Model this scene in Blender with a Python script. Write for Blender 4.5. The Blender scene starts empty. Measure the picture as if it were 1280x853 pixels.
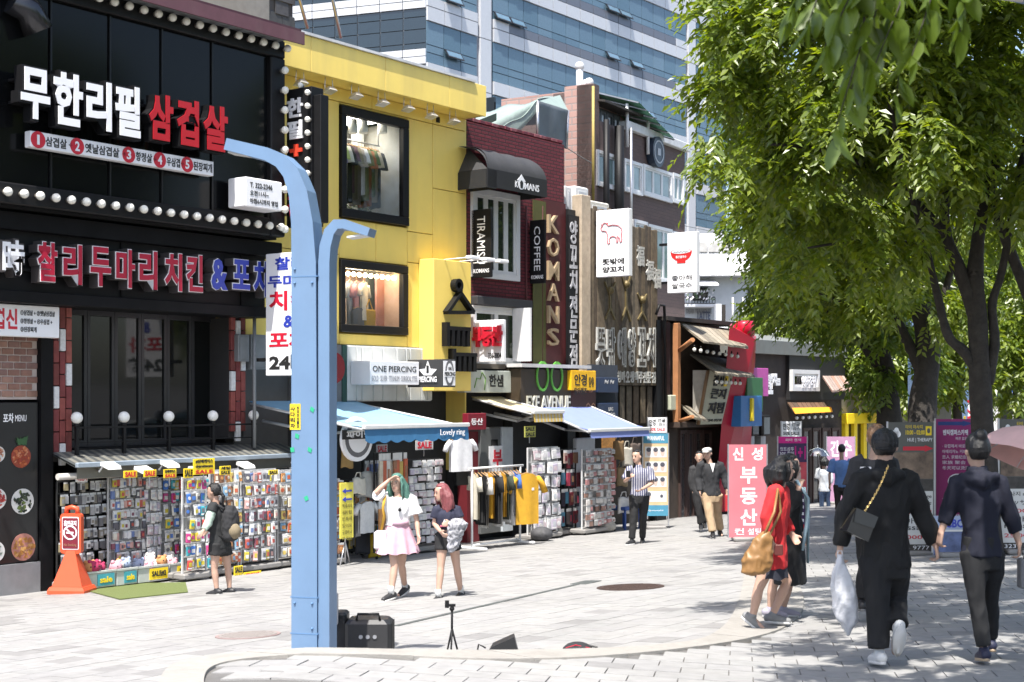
import bpy,bmesh,math,random
import numpy as np
from mathutils import Vector,Matrix
random.seed(7)
rng=np.random.default_rng(7)
R=math.radians
SC=bpy.context.scene
COL=SC.collection
cd=bpy.data.cameras.new('camera');cam=bpy.data.objects.new('camera',cd);COL.objects.link(cam)
FOC=1800.0;HOR=495.0;CAMZ=2.0
cd.sensor_width=36;cd.lens=36*FOC/1280
cd.shift_y=(HOR-426.5)/1280
cd.clip_start=.1;cd.clip_end=3000
cam.location=(0,0,CAMZ);cam.rotation_euler=(R(90),0,0)
cd.dof.use_dof=True;cd.dof.focus_distance=22;cd.dof.aperture_fstop=4.5
SC.camera=cam
SUN_DIR=Vector((-.12,-.41,.90)).normalized()
w=bpy.data.worlds.new('World');SC.world=w;w.use_nodes=True
nt=w.node_tree;bg=nt.nodes['Background']
sky=nt.nodes.new('ShaderNodeTexSky');sky.sky_type='NISHITA';sky.sun_disc=False
sky.sun_elevation=math.asin(SUN_DIR.z);sky.sun_rotation=math.atan2(SUN_DIR.x,SUN_DIR.y)
sky.air_density=1.0;sky.dust_density=2.5;sky.ozone_density=1.0
nt.links.new(sky.outputs[0],bg.inputs[0]);bg.inputs[1].default_value=.13
sd=bpy.data.lights.new('sun','SUN');sun=bpy.data.objects.new('sun',sd);COL.objects.link(sun)
sd.energy=4.2;sd.angle=R(.5);sd.color=(1,.96,.9)
sun.rotation_euler=SUN_DIR.to_track_quat('Z','Y').to_euler()
SC.view_settings.view_transform='Standard';SC.view_settings.look='None'
SC.view_settings.exposure=1.2;SC.view_settings.gamma=1
MATS={}
def M(name,rgb=(.5,.5,.5),rough=.6,metal=0.,var=.12,scale=5.,bump=0.,emit=0.,spec=.5,bscale=40.,trans=0.,dirt=0.):
 if name in MATS:return MATS[name]
 m=bpy.data.materials.new(name);m.use_nodes=True;MATS[name]=m
 n=m.node_tree.nodes;l=m.node_tree.links;b=n['Principled BSDF']
 b.inputs['Roughness'].default_value=rough;b.inputs['Metallic'].default_value=metal
 b.inputs['Specular IOR Level'].default_value=spec
 c=(*rgb,1)
 b.inputs['Base Color'].default_value=c
 geo=n.new('ShaderNodeNewGeometry')
 if var>0:
  tx=n.new('ShaderNodeTexNoise');tx.inputs['Scale'].default_value=scale;tx.inputs['Detail'].default_value=6;tx.inputs['Roughness'].default_value=.62
  l.new(geo.outputs['Position'],tx.inputs['Vector'])
  mr=n.new('ShaderNodeMapRange');mr.inputs[1].default_value=.25;mr.inputs[2].default_value=.75
  mr.inputs[3].default_value=1-var;mr.inputs[4].default_value=1+var
  l.new(tx.outputs[0],mr.inputs[0])
  mx=n.new('ShaderNodeVectorMath');mx.operation='SCALE';mx.inputs[0].default_value=rgb
  l.new(mr.outputs[0],mx.inputs['Scale']);out=mx.outputs[0]
  if dirt>0:
   t2=n.new('ShaderNodeTexNoise');t2.inputs['Scale'].default_value=.9;t2.inputs['Detail'].default_value=8
   mp=n.new('ShaderNodeVectorMath');mp.operation='MULTIPLY';mp.inputs[1].default_value=(2.2,2.2,.28);l.new(geo.outputs['Position'],mp.inputs[0]);l.new(mp.outputs[0],t2.inputs['Vector'])
   m2=n.new('ShaderNodeMapRange');m2.inputs[1].default_value=.5;m2.inputs[2].default_value=.7;m2.inputs[3].default_value=0;m2.inputs[4].default_value=dirt
   l.new(t2.outputs[0],m2.inputs[0])
   mm=n.new('ShaderNodeMix');mm.data_type='RGBA';l.new(m2.outputs[0],mm.inputs[0]);l.new(out,mm.inputs[6]);mm.inputs[7].default_value=(.16,.14,.12,1)
   out=mm.outputs[2]
  l.new(out,b.inputs['Base Color'])
 if bump>0:
  tb=n.new('ShaderNodeTexNoise');tb.inputs['Scale'].default_value=bscale;tb.inputs['Detail'].default_value=4
  l.new(geo.outputs['Position'],tb.inputs['Vector'])
  bp=n.new('ShaderNodeBump');bp.inputs['Strength'].default_value=bump;bp.inputs['Distance'].default_value=.02
  l.new(tb.outputs[0],bp.inputs['Height']);l.new(bp.outputs[0],b.inputs['Normal'])
 if emit>0:
  b.inputs['Emission Color'].default_value=c;b.inputs['Emission Strength'].default_value=emit
 if trans>0:
  b.inputs['Transmission Weight'].default_value=trans
 return m
def Misl(name,cols,rough=.7,bump=0.,noise=.12,metal=0.,stain=0.):
 """material whose colour varies from piece to piece (random per mesh island / object) through a ramp"""
 if name in MATS:return MATS[name]
 m=bpy.data.materials.new(name);m.use_nodes=True;MATS[name]=m
 n=m.node_tree.nodes;l=m.node_tree.links;b=n['Principled BSDF']
 b.inputs['Roughness'].default_value=rough;b.inputs['Metallic'].default_value=metal
 geo=n.new('ShaderNodeNewGeometry');oi=n.new('ShaderNodeObjectInfo')
 ad=n.new('ShaderNodeMath');ad.operation='ADD';l.new(geo.outputs['Random Per Island'],ad.inputs[0]);l.new(oi.outputs['Random'],ad.inputs[1])
 fr=n.new('ShaderNodeMath');fr.operation='FRACT';l.new(ad.outputs[0],fr.inputs[0])
 cr=n.new('ShaderNodeValToRGB');cr.color_ramp.interpolation='CONSTANT'
 e=cr.color_ramp.elements
 while len(e)<len(cols):e.new(.5)
 for i,c in enumerate(cols):e[i].position=i/len(cols);e[i].color=(*c,1)
 l.new(fr.outputs[0],cr.inputs[0])
 tx=n.new('ShaderNodeTexNoise');tx.inputs['Scale'].default_value=9;tx.inputs['Detail'].default_value=6
 l.new(geo.outputs['Position'],tx.inputs['Vector'])
 mr=n.new('ShaderNodeMapRange');mr.inputs[1].default_value=.3;mr.inputs[2].default_value=.7;mr.inputs[3].default_value=1-noise;mr.inputs[4].default_value=1+noise
 l.new(tx.outputs[0],mr.inputs[0])
 mx=n.new('ShaderNodeVectorMath');mx.operation='SCALE';l.new(cr.outputs[0],mx.inputs[0]);l.new(mr.outputs[0],mx.inputs['Scale'])
 out=mx.outputs[0]
 if stain>0:
  for sc_,lo,hi,st in((.55,.48,.72,stain),(3.2,.6,.75,stain*.8)):
   t4=n.new('ShaderNodeTexNoise');t4.inputs['Scale'].default_value=sc_;t4.inputs['Detail'].default_value=7;l.new(geo.outputs['Position'],t4.inputs['Vector'])
   m4=n.new('ShaderNodeMapRange');m4.inputs[1].default_value=lo;m4.inputs[2].default_value=hi;m4.inputs[3].default_value=1;m4.inputs[4].default_value=1-st;l.new(t4.outputs[0],m4.inputs[0])
   s4=n.new('ShaderNodeVectorMath');s4.operation='SCALE';l.new(out,s4.inputs[0]);l.new(m4.outputs[0],s4.inputs['Scale']);out=s4.outputs[0]
  vo=n.new('ShaderNodeTexVoronoi');vo.inputs['Scale'].default_value=2.6;l.new(geo.outputs['Position'],vo.inputs['Vector'])
  m5=n.new('ShaderNodeMapRange');m5.inputs[1].default_value=.045;m5.inputs[2].default_value=.065;m5.inputs[3].default_value=.62;m5.inputs[4].default_value=1;l.new(vo.outputs['Distance'],m5.inputs[0])
  s5=n.new('ShaderNodeVectorMath');s5.operation='SCALE';l.new(out,s5.inputs[0]);l.new(m5.outputs[0],s5.inputs['Scale']);out=s5.outputs[0]
 l.new(out,b.inputs['Base Color'])
 if bump>0:
  bp=n.new('ShaderNodeBump');bp.inputs['Strength'].default_value=bump;bp.inputs['Distance'].default_value=.01
  t3=n.new('ShaderNodeTexNoise');t3.inputs['Scale'].default_value=60;l.new(geo.outputs['Position'],t3.inputs['Vector'])
  l.new(t3.outputs[0],bp.inputs['Height']);l.new(bp.outputs[0],b.inputs['Normal'])
 return m
def Mglass(name,rgb=(.02,.025,.03),rough=.04,spec=.8):
 return M(name,rgb,rough,0,.1,2,spec=spec)
def Mclear(name,tint=(.9,.95,.95),alpha=.25):
 if name in MATS:return MATS[name]
 m=bpy.data.materials.new(name);m.use_nodes=True;MATS[name]=m
 n=m.node_tree.nodes;l=m.node_tree.links
 for x in list(n):
  if x.type=='BSDF_PRINCIPLED':n.remove(x)
 tr=n.new('ShaderNodeBsdfTransparent');tr.inputs[0].default_value=(*tint,1)
 gl=n.new('ShaderNodeBsdfGlossy');gl.inputs['Roughness'].default_value=.03
 mx=n.new('ShaderNodeMixShader');fr=n.new('ShaderNodeFresnel');fr.inputs[0].default_value=1.5
 ad=n.new('ShaderNodeMath');ad.operation='ADD';ad.inputs[1].default_value=alpha;l.new(fr.outputs[0],ad.inputs[0])
 g_=n.new('ShaderNodeNewGeometry');iv=n.new('ShaderNodeMath');iv.operation='SUBTRACT';iv.inputs[0].default_value=1;l.new(g_.outputs['Backfacing'],iv.inputs[1]);mu=n.new('ShaderNodeMath');mu.operation='MULTIPLY';l.new(ad.outputs[0],mu.inputs[0]);l.new(iv.outputs[0],mu.inputs[1])
 l.new(mu.outputs[0],mx.inputs[0]);l.new(tr.outputs[0],mx.inputs[1]);l.new(gl.outputs[0],mx.inputs[2])
 l.new(mx.outputs[0],n['Material Output'].inputs[0])
 return m
class Frame:
 """a flat working frame: x along a frontage, y into it, z up"""
 def __init__(s,ox,oy,dx,dy):
  L=math.hypot(dx,dy);s.o=(ox,oy);s.d=(dx/L,dy/L);s.ang=math.atan2(dy,dx)
 def W(s,u,y,z):
  d=s.d;return Vector((s.o[0]+u*d[0]-y*d[1],s.o[1]+u*d[1]+y*d[0],z))
 def q(s,px,py,n=0.):
  """survey: the point of the frontage (n metres in front of it) seen at photo pixel px, py -> (u, z)"""
  k=(px-640)/FOC;d=s.d;nx,ny=d[1],-d[0]
  c=s.o[0]*nx+s.o[1]*ny+n
  Y=c/(nx*k+ny);X=k*Y
  return((X-s.o[0])*d[0]+(Y-s.o[1])*d[1],CAMZ+(HOR-py)/FOC*Y)
 def inv(s,x,y):
  d=s.d;return((x-s.o[0])*d[0]+(y-s.o[1])*d[1],-(x-s.o[0])*d[1]+(y-s.o[1])*d[0])
WF=Frame(0,0,1,0)
FF=Frame(-6.98,21.66,.74,1)
def P(x,y):
 return .30-.043*y+.04*x
def plat(x,y):
 return P(x,y)+.33*min(1,max(0,(2.5-x)/4))
def gp(px,py):
 k=(px-640)/FOC
 Y=1.7/((py-HOR)/FOC-.043+.04*k)
 return Vector((k*Y,Y,P(k*Y,Y)))
def at(px,py,Y):
 return Vector(((px-640)/FOC*Y,Y,CAMZ+(HOR-py)/FOC*Y))
class MB:
 def __init__(s):s.v=[];s.f=[];s.m=[];s.sm=[]
 def add(s,vs,fs,mi=0,smooth=False):
  b=len(s.v);s.v+=[tuple(p)for p in vs]
  for f in fs:s.f.append(tuple(b+i for i in f));s.m.append(mi);s.sm.append(smooth)
  return s
 def box(s,x0,x1,y0,y1,z0,z1,mi=0):
  if x0>x1:x0,x1=x1,x0
  if y0>y1:y0,y1=y1,y0
  if z0>z1:z0,z1=z1,z0
  return s.add([(x0,y0,z0),(x1,y0,z0),(x1,y1,z0),(x0,y1,z0),(x0,y0,z1),(x1,y0,z1),(x1,y1,z1),(x0,y1,z1)],[(0,3,2,1),(4,5,6,7),(0,1,5,4),(1,2,6,5),(2,3,7,6),(3,0,4,7)],mi)
 def bevbox(s,x0,x1,y0,y1,z0,z1,b=.01,mi=0):
  """box with chamfered upright and front edges"""
  vs=[]
  for z,i in((z0,b),(z0+b,0),(z1-b,0),(z1,b)):
   vs+=[(x0+i+b,y0+i,z),(x1-i-b,y0+i,z),(x1-i,y0+i+b,z),(x1-i,y1-i-b,z),(x1-i-b,y1-i,z),(x0+i+b,y1-i,z),(x0+i,y1-i-b,z),(x0+i,y0+i+b,z)]
  fs=[tuple(range(7,-1,-1)),tuple(range(24,32))]
  for k in range(3):
   for j in range(8):fs.append((k*8+j,k*8+(j+1)%8,k*8+8+(j+1)%8,k*8+8+j))
  return s.add(vs,fs,mi)
 def tube(s,p,q,r0,r1=None,n=8,mi=0,cap=True):
  return s.path([p,q],[r0,r0 if r1 is None else r1],n,mi,cap)
 def path(s,pts,rad,n=8,mi=0,cap=True,ell=None):
  pts=[Vector(p)for p in pts]
  if not isinstance(rad,(list,tuple)):rad=[rad]*len(pts)
  vs=[];fs=[];prev=None
  for i,p in enumerate(pts):
   t=(pts[min(i+1,len(pts)-1)]-pts[max(i-1,0)])
   t=t.normalized()if t.length>1e-9 else Vector((0,0,1))
   if prev is None:
    a=t.cross(Vector((0,0,1))if abs(t.z)<.9 else Vector((1,0,0))).normalized()
   else:
    a=(prev-t*prev.dot(t)).normalized()
   prev=a;b=t.cross(a)
   for j in range(n):
    an=2*math.pi*j/n
    vs.append(p+a*(math.cos(an)*rad[i])+b*(math.sin(an)*rad[i]*(ell or 1)))
  for i in range(len(pts)-1):
   for j in range(n):
    fs.append((i*n+j,i*n+(j+1)%n,(i+1)*n+(j+1)%n,(i+1)*n+j))
  s.add(vs,fs,mi,n>5)
  if cap:
   b=len(s.v)-len(vs);k=(len(pts)-1)*n
   s.f.append(tuple(b+j for j in range(n-1,-1,-1)));s.m.append(mi);s.sm.append(False)
   s.f.append(tuple(b+k+j for j in range(n)));s.m.append(mi);s.sm.append(False)
  return s
 def prism(s,poly,y0,y1,mi=0):
  """outline in x,z extruded from y0 to y1"""
  n=len(poly)
  vs=[(x,y0,z)for x,z in poly]+[(x,y1,z)for x,z in poly]
  fs=[tuple(range(n)),tuple(range(2*n-1,n-1,-1))]+[(i+n,(i+1)%n+n,(i+1)%n,i)for i in range(n)]
  return s.add(vs,fs,mi)
 def prismz(s,poly,z0,z1,mi=0):
  n=len(poly)
  zf=(lambda z,x,y:z(x,y)if callable(z)else z)
  vs=[(x,y,zf(z0,x,y))for x,y in poly]+[(x,y,zf(z1,x,y))for x,y in poly]
  fs=[tuple(range(n-1,-1,-1)),tuple(range(n,2*n))]+[(i,(i+1)%n,(i+1)%n+n,i+n)for i in range(n)]
  return s.add(vs,fs,mi)
 def prismx(s,poly,x0,x1,mi=0):
  """outline in y,z extruded along x"""
  n=len(poly)
  vs=[(x0,y,z)for y,z in poly]+[(x1,y,z)for y,z in poly]
  fs=[tuple(range(n)),tuple(range(2*n-1,n-1,-1))]+[(i+n,(i+1)%n+n,(i+1)%n,i)for i in range(n)]
  return s.add(vs,fs,mi)
 def sphere(s,c,r,n=10,m=6,mi=0,sz=1.):
  c=Vector(c);vs=[c+Vector((0,0,r*sz))]
  for i in range(1,m):
   t=math.pi*i/m
   for j in range(n):
    a=2*math.pi*j/n
    vs.append(c+Vector((r*math.sin(t)*math.cos(a),r*math.sin(t)*math.sin(a),r*sz*math.cos(t))))
  vs.append(c-Vector((0,0,r*sz)));fs=[]
  for j in range(n):fs.append((0,1+j,1+(j+1)%n))
  for i in range(m-2):
   for j in range(n):
    a=1+i*n+j;b=1+i*n+(j+1)%n;fs.append((a,a+n,b+n,b))
  k=1+(m-2)*n
  for j in range(n):fs.append((len(vs)-1,k+(j+1)%n,k+j))
  return s.add(vs,fs,mi,True)
 def lathe(s,prof,c=(0,0,0),n=16,mi=0,smooth=True):
  c=Vector(c);vs=[];fs=[]
  for r,z in prof:
   for j in range(n):
    a=2*math.pi*j/n;vs.append(c+Vector((r*math.cos(a),r*math.sin(a),z)))
  for i in range(len(prof)-1):
   for j in range(n):fs.append((i*n+j,i*n+(j+1)%n,(i+1)*n+(j+1)%n,(i+1)*n+j))
  fs.append(tuple(range(n-1,-1,-1)));fs.append(tuple((len(prof)-1)*n+j for j in range(n)))
  return s.add(vs,fs,mi,smooth)
 def quad(s,a,b,c,d,mi=0):return s.add([a,b,c,d],[(0,1,2,3)],mi)
 def sheet(s,fn,nu,nv,mi=0,smooth=True,thick=0.):
  """grid fn(a,b) -> point, a,b in 0..1; optional thickness"""
  g=[[Vector(fn(i/nu,j/nv))for j in range(nv+1)]for i in range(nu+1)]
  vs=[p for r in g for p in r];k=nv+1
  fs=[(i*k+j,(i+1)*k+j,(i+1)*k+j+1,i*k+j+1)for i in range(nu)for j in range(nv)]
  if thick:
   N=len(vs);nr=[]
   for i in range(nu+1):
    for j in range(nv+1):
     a=g[min(i+1,nu)][j]-g[max(i-1,0)][j];b=g[i][min(j+1,nv)]-g[i][max(j-1,0)]
     c=a.cross(b);nr.append(c.normalized()if c.length>1e-9 else Vector((0,0,1)))
   vs2=[p-q*thick for p,q in zip(vs,nr)]
   fs=fs+[tuple(N+i for i in reversed(f))for f in fs]
   ed=[i*k for i in range(nu+1)]+[nu*k+j for j in range(1,nv+1)]+[i*k+nv for i in range(nu-1,-1,-1)]+[j for j in range(nv-1,0,-1)]
   for i in range(len(ed)):
    a,b=ed[i],ed[(i+1)%len(ed)];fs.append((b,a,N+a,N+b))
   vs+=vs2
  return s.add(vs,fs,mi,smooth)
 def mesh(s,name,mats,org=(0,0,0)):
  me=bpy.data.meshes.new(name)
  o=org
  me.from_pydata([(x-o[0],y-o[1],z-o[2])for x,y,z in s.v],[],s.f)
  for m in(mats if isinstance(mats,(list,tuple))else[mats]):me.materials.append(m)
  me.polygons.foreach_set('material_index',s.m);me.polygons.foreach_set('use_smooth',s.sm)
  me.update();return me
INFO={}
def tag(o,label=None,cat=None,group=None,kind=None):
 if label:o['label']=label
 if cat:o['category']=cat
 if group:o['group']=group
 if kind:o['kind']=kind
 return o
def thing(name,label,cat,org,fr=WF,group=None,kind=None):
 o=bpy.data.objects.new(name,None);o.empty_display_size=.2;COL.objects.link(o)
 o.location=fr.W(*org);o.rotation_euler=(0,0,fr.ang);INFO[o]=(Vector(org),fr)
 return tag(o,label,cat,group,kind)
def solo(name,mb,mats,label,cat,org,fr=WF,group=None,kind=None):
 o=bpy.data.objects.new(name,mb.mesh(name,mats,org));COL.objects.link(o)
 o.location=fr.W(*org);o.rotation_euler=(0,0,fr.ang);INFO[o]=(Vector(org),fr)
 return tag(o,label,cat,group,kind)
def part(name,mb,mats,parent,label=None,kind=None):
 """a part (or sub-part): geometry given in the frame of its thing"""
 org=INFO[parent][0]
 o=bpy.data.objects.new(name,mb.mesh(name,mats,org));COL.objects.link(o)
 o.parent=parent;INFO[o]=INFO[parent]
 return tag(o,label,None,None,kind)
def inst(name,me,parent,loc,rot=(0,0,0),scale=(1,1,1)):
 """a part sharing a mesh; loc in the frame of its thing"""
 o=bpy.data.objects.new(name,me);COL.objects.link(o);o.parent=parent
 o.location=Vector(loc)-INFO[parent][0];o.rotation_euler=rot;o.scale=scale;INFO[o]=INFO[parent]
 return o
def copy_tree(o,parent=None):
 c=o.copy();COL.objects.link(c)
 if parent:c.parent=parent
 INFO[c]=INFO.get(o)
 for ch in list(o.children):copy_tree(ch,c)
 return c
DG=None
TXC={}
def glyphs(body,bold=0.,ext=.01,space=1.):
 key=(body,bold,ext,space)
 if key in TXC:return TXC[key]
 c=bpy.data.curves.new('t','FONT');c.body=body;c.resolution_u=2;c.offset=bold;c.extrude=ext
 c.space_line=space;c.align_x='CENTER'
 o=bpy.data.objects.new('t',c);me=o.to_mesh()
 v=np.empty(len(me.vertices)*3,'f');me.vertices.foreach_get('co',v);v=v.reshape(-1,3).copy()
 f=[tuple(p.vertices)for p in me.polygons]
 o.to_mesh_clear();bpy.data.objects.remove(o);bpy.data.curves.remove(c)
 TXC[key]=(v,f);return TXC[key]
def tx(mb,body,x0,x1,z0,z1,y,dep=.01,bold=0.,mi=0,shear=0.,space=1.,rot90=False):
 """lettering filling the box x0..x1, z0..z1, its face at y, standing dep deep, facing -y"""
 v,f=glyphs(body,bold,.05,space)
 if len(v)==0:return mb
 if rot90:v=np.stack([v[:,1],-v[:,0],v[:,2]],1)
 a=v.min(0);b=v.max(0);e=np.maximum(b-a,1e-6)
 X=x0+(v[:,0]-a[0])/e[0]*(x1-x0);Z=z0+(v[:,1]-a[1])/e[1]*(z1-z0);Y=y+dep*(1-(v[:,2]-a[2])/e[2])
 if shear:X=X+(Z-z0)*shear
 b0=len(mb.v);mb.v+=list(zip(X.tolist(),Y.tolist(),Z.tolist()))
 for q in f:mb.f.append(tuple(b0+i for i in q));mb.m.append(mi);mb.sm.append(False)
 return mb
def setco(me,co,faces_quads,mats,smooth=False):
 """big meshes from arrays: co (N,3), quads (M,4)"""
 co=np.ascontiguousarray(co,'f');fq=np.ascontiguousarray(faces_quads,'i')
 k=fq.shape[1]
 me.vertices.add(len(co));me.vertices.foreach_set('co',co.ravel())
 me.loops.add(fq.size);me.loops.foreach_set('vertex_index',fq.ravel())
 me.polygons.add(len(fq));me.polygons.foreach_set('loop_start',np.arange(0,fq.size,k,dtype='i'))
 me.polygons.foreach_set('use_smooth',np.full(len(fq),smooth))
 for m in mats:me.materials.append(m)
 me.update(calc_edges=True);return me
BLK=lambda:M('black paint',(.009,.009,.010),.5,var=.2,spec=.25)
WHT=lambda:M('white paint',(.8,.8,.8),.5,var=.04)
# ground
def ground_sheet():
 mb=MB()
 xs=[-90,-30,-14]+[-10+i for i in range(0,31)]+[26,40,90];ys=[-12,0,4,8]+[9+i for i in range(0,40)]+[55,70,100,160]
 vs=[(x,y,max(P(x,y),-3.4)-.012)for x in xs for y in ys];k=len(ys)
 mb.add(vs,[(i*k+j,(i+1)*k+j,(i+1)*k+j+1,i*k+j+1)for i in range(len(xs)-1)for j in range(len(ys)-1)])
 return mb
solo('ground',ground_sheet(),M('joint sand',(.12,.115,.11),.95,var=.2,bump=.2),None,None,(0,0,0),kind='structure')
def kerb_pt(px,py,raised):
 k=(px-640)/FOC
 for _ in range(1):
  Y=12.
 for _ in range(40):
  x=k*Y;z=plat(x,Y)if raised else P(x,Y)
  Y=.5*Y+.5*(CAMZ-z)/((py-HOR)/FOC)
 return(k*Y,Y)
far_pts=[kerb_pt(px,py,True)for px,py in((196,862),(203,843),(214,832),(240,824),(290,818),(370,813),(480,813),(600,815),(700,814),(800,810),(860,804),(890,796),(912,778),(924,752),(930,725),(932,700),(932,678))]
near_pts=[kerb_pt(px,py,True)for px,py in((256,866),(254,848),(262,835),(290,827),(340,822),(410,820),(500,821),(600,826),(700,825),(770,821),(850,813),(920,803),(960,794),(985,783),(1002,769),(1006,753),(1000,733),(985,708),(970,690),(962,678))]
def inside(poly,x,y):
 c=False;n=len(poly)
 for i in range(n):
  x0,y0=poly[i];x1,y1=poly[(i+1)%n]
  if(y0>y)!=(y1>y)and x<(x1-x0)*(y-y0)/(y1-y0)+x0:c=not c
 return c
kroot=thing('kerb',None,None,(0,12,0),kind='structure')
kmat=M('kerb granite',(.29,.275,.25),.75,var=.12,scale=14,bump=.25,bscale=90,dirt=.25)
def smooth_line(pl,it=3):
 for _ in range(it):
  q=[pl[0]]
  for a,b in zip(pl[:-1],pl[1:]):
   q+=[(a[0]*.75+b[0]*.25,a[1]*.75+b[1]*.25),(a[0]*.25+b[0]*.75,a[1]*.25+b[1]*.75)]
  pl=q+[pl[-1]]
 return pl
def evenly(pl,n):
 d=[0]
 for a,b in zip(pl[:-1],pl[1:]):d.append(d[-1]+math.hypot(b[0]-a[0],b[1]-a[1]))
 out=[];j=0
 for i in range(n+1):
  t=d[-1]*i/n
  while j<len(d)-2 and d[j+1]<t:j+=1
  f=(t-d[j])/max(1e-9,d[j+1]-d[j]);out.append((pl[j][0]+(pl[j+1][0]-pl[j][0])*f,pl[j][1]+(pl[j+1][1]-pl[j][1])*f))
 return out
FARL,NEARL=smooth_line(far_pts),smooth_line(near_pts)
NS=22;fe,ne=evenly(FARL,NS*8),evenly(NEARL,NS*8)
plat_poly=[(NEARL[0][0],4)]+NEARL+[(NEARL[-1][0]+.2,30),(40,30),(40,4)]
apron=FARL+NEARL[::-1]
for i in range(NS):
 A=ne[i*8:i*8+9];B=fe[i*8:i*8+9];e=.05
 A=[(A[0][0]+(A[1][0]-A[0][0])*e,A[0][1]+(A[1][1]-A[0][1])*e)]+A[1:];B=[(B[0][0]+(B[1][0]-B[0][0])*e,B[0][1]+(B[1][1]-B[0][1])*e)]+B[1:]
 dz=random.uniform(0,.003)
 part('kerb_stone',MB().prismz(A+B[::-1],lambda x,y:P(x,y)-.1,lambda x,y:plat(x,y)+.013+dz),kmat,kroot)
PAV=Misl('paver stone',[tuple(.535*c for c in q)for q in[(.50,.49,.475),(.52,.51,.49),(.48,.47,.46),(.51,.50,.485),(.53,.52,.50),(.49,.485,.47),(.505,.495,.48),(.50,.49,.48),(.51,.50,.485),(.525,.515,.50),(.49,.48,.47),(.515,.505,.49),(.50,.49,.475),(.51,.5,.48),(.52,.51,.5),(.40,.39,.38)]],.8,.2,.09,stain=.13)
def paving(fr,wu,wv,u0,u1,v0,v1,ok,zf,gap):
 """running bond: list of (centre u, v) in frame fr"""
 out=[]
 j=0;v=v0
 while v<v1:
  u=u0+(wu/2 if j%2 else 0)
  while u<u1:
   p=fr.W(u,v,0)
   if ok(p.x,p.y):out.append((u,v))
   u+=wu
  v+=wv;j+=1
 return out
def tilt(fr,u,v,zf):
 p=fr.W(u,v,0);z=zf(p.x,p.y);a=fr.W(u+.1,v,0);b=fr.W(u,v+.1,0)
 return z,(zf(a.x,a.y)-z)/.1,(zf(b.x,b.y)-z)/.1
def stone_mesh(wu,wv,gap,h=.02):
 return MB().box(-wu/2+gap,wu/2-gap,-wv/2+gap,wv/2-gap,-h,0)
def pave(parent,fr,cells,wu,wv,gap,zf,keep=300):
 cells.sort(key=lambda c:(fr.W(c[0],c[1],0)).length)
 me=stone_mesh(wu,wv,gap).mesh('paver',PAV)
 for u,v in cells[:keep]:
  z,a,b=tilt(fr,u,v,zf)
  o=bpy.data.objects.new('paver',me);COL.objects.link(o);o.parent=parent
  o.location=(u,v,z+random.uniform(-.0015,.0015));o.rotation_euler=(math.atan(b),-math.atan(a),0)
 rest=cells[keep:]
 if rest:
  co=[];fq=[]
  for i,(u,v)in enumerate(rest):
   z,a,b=tilt(fr,u,v,zf);z+=random.uniform(-.0015,.0015)
   for sx,sy,dz in((-1,-1,-.02),(1,-1,-.02),(1,1,-.02),(-1,1,-.02),(-1,-1,0),(1,-1,0),(1,1,0),(-1,1,0)):
    du=sx*(wu/2-gap);dv=sy*(wv/2-gap);co.append((u+du,v+dv,z+a*du+b*dv+dz))
   k=i*8;fq+=[(k+4,k+5,k+6,k+7),(k,k+1,k+5,k+4),(k+1,k+2,k+6,k+5),(k+2,k+3,k+7,k+6),(k+3,k,k+4,k+7)]
  me2=setco(bpy.data.meshes.new('paving'),np.array(co),np.array(fq),[PAV])
  o=bpy.data.objects.new('paving',me2);COL.objects.link(o);o.parent=parent;tag(o,kind='stuff')
def seen(x,y,m=1.0):
 return 9.3<y and abs(x)<y*.3556+m
FP=Frame(0,0,1,-.16)
bank=MB()
for i in range(-16,56):
 for j in range(17,100):
  x0,y0=i*.3,j*.3
  if inside(plat_poly,x0+.15,y0+.15):
   bank.add([(x,y,plat(x,y)-.011)for x,y in((x0,y0),(x0+.3,y0),(x0+.3,y0+.3),(x0,y0+.3))],[(0,1,2,3)])
pv=solo('pavement',bank,M('joint sand'),None,None,(0,0,0),kind='structure')
pvg=thing('paving_stones',None,None,(0,0,0),FP,kind='structure');pvg.name='raised_pavement'
cellsA=paving(FP,.345,.285,-12,16,6,32,lambda x,y:seen(x,y)and inside(plat_poly,x,y),plat,.004)
pave(pvg,FP,cellsA,.345,.285,.0045,plat)
sq=thing('plaza',None,None,(0,0,0),FF,kind='structure')
def plaza_ok(x,y):
 u,v=FF.inv(x,y);return seen(x,y,.6)and y<48 and v<.9 and(not inside(plat_poly,x-.3,y)or inside(apron,x,y))
cellsB=paving(FF,.36,.30,-16,40,-22,1,plaza_ok,P,.004)
pave(sq,FF,cellsB,.36,.30,.0028,lambda x,y:P(x,y)-.003)
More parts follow.
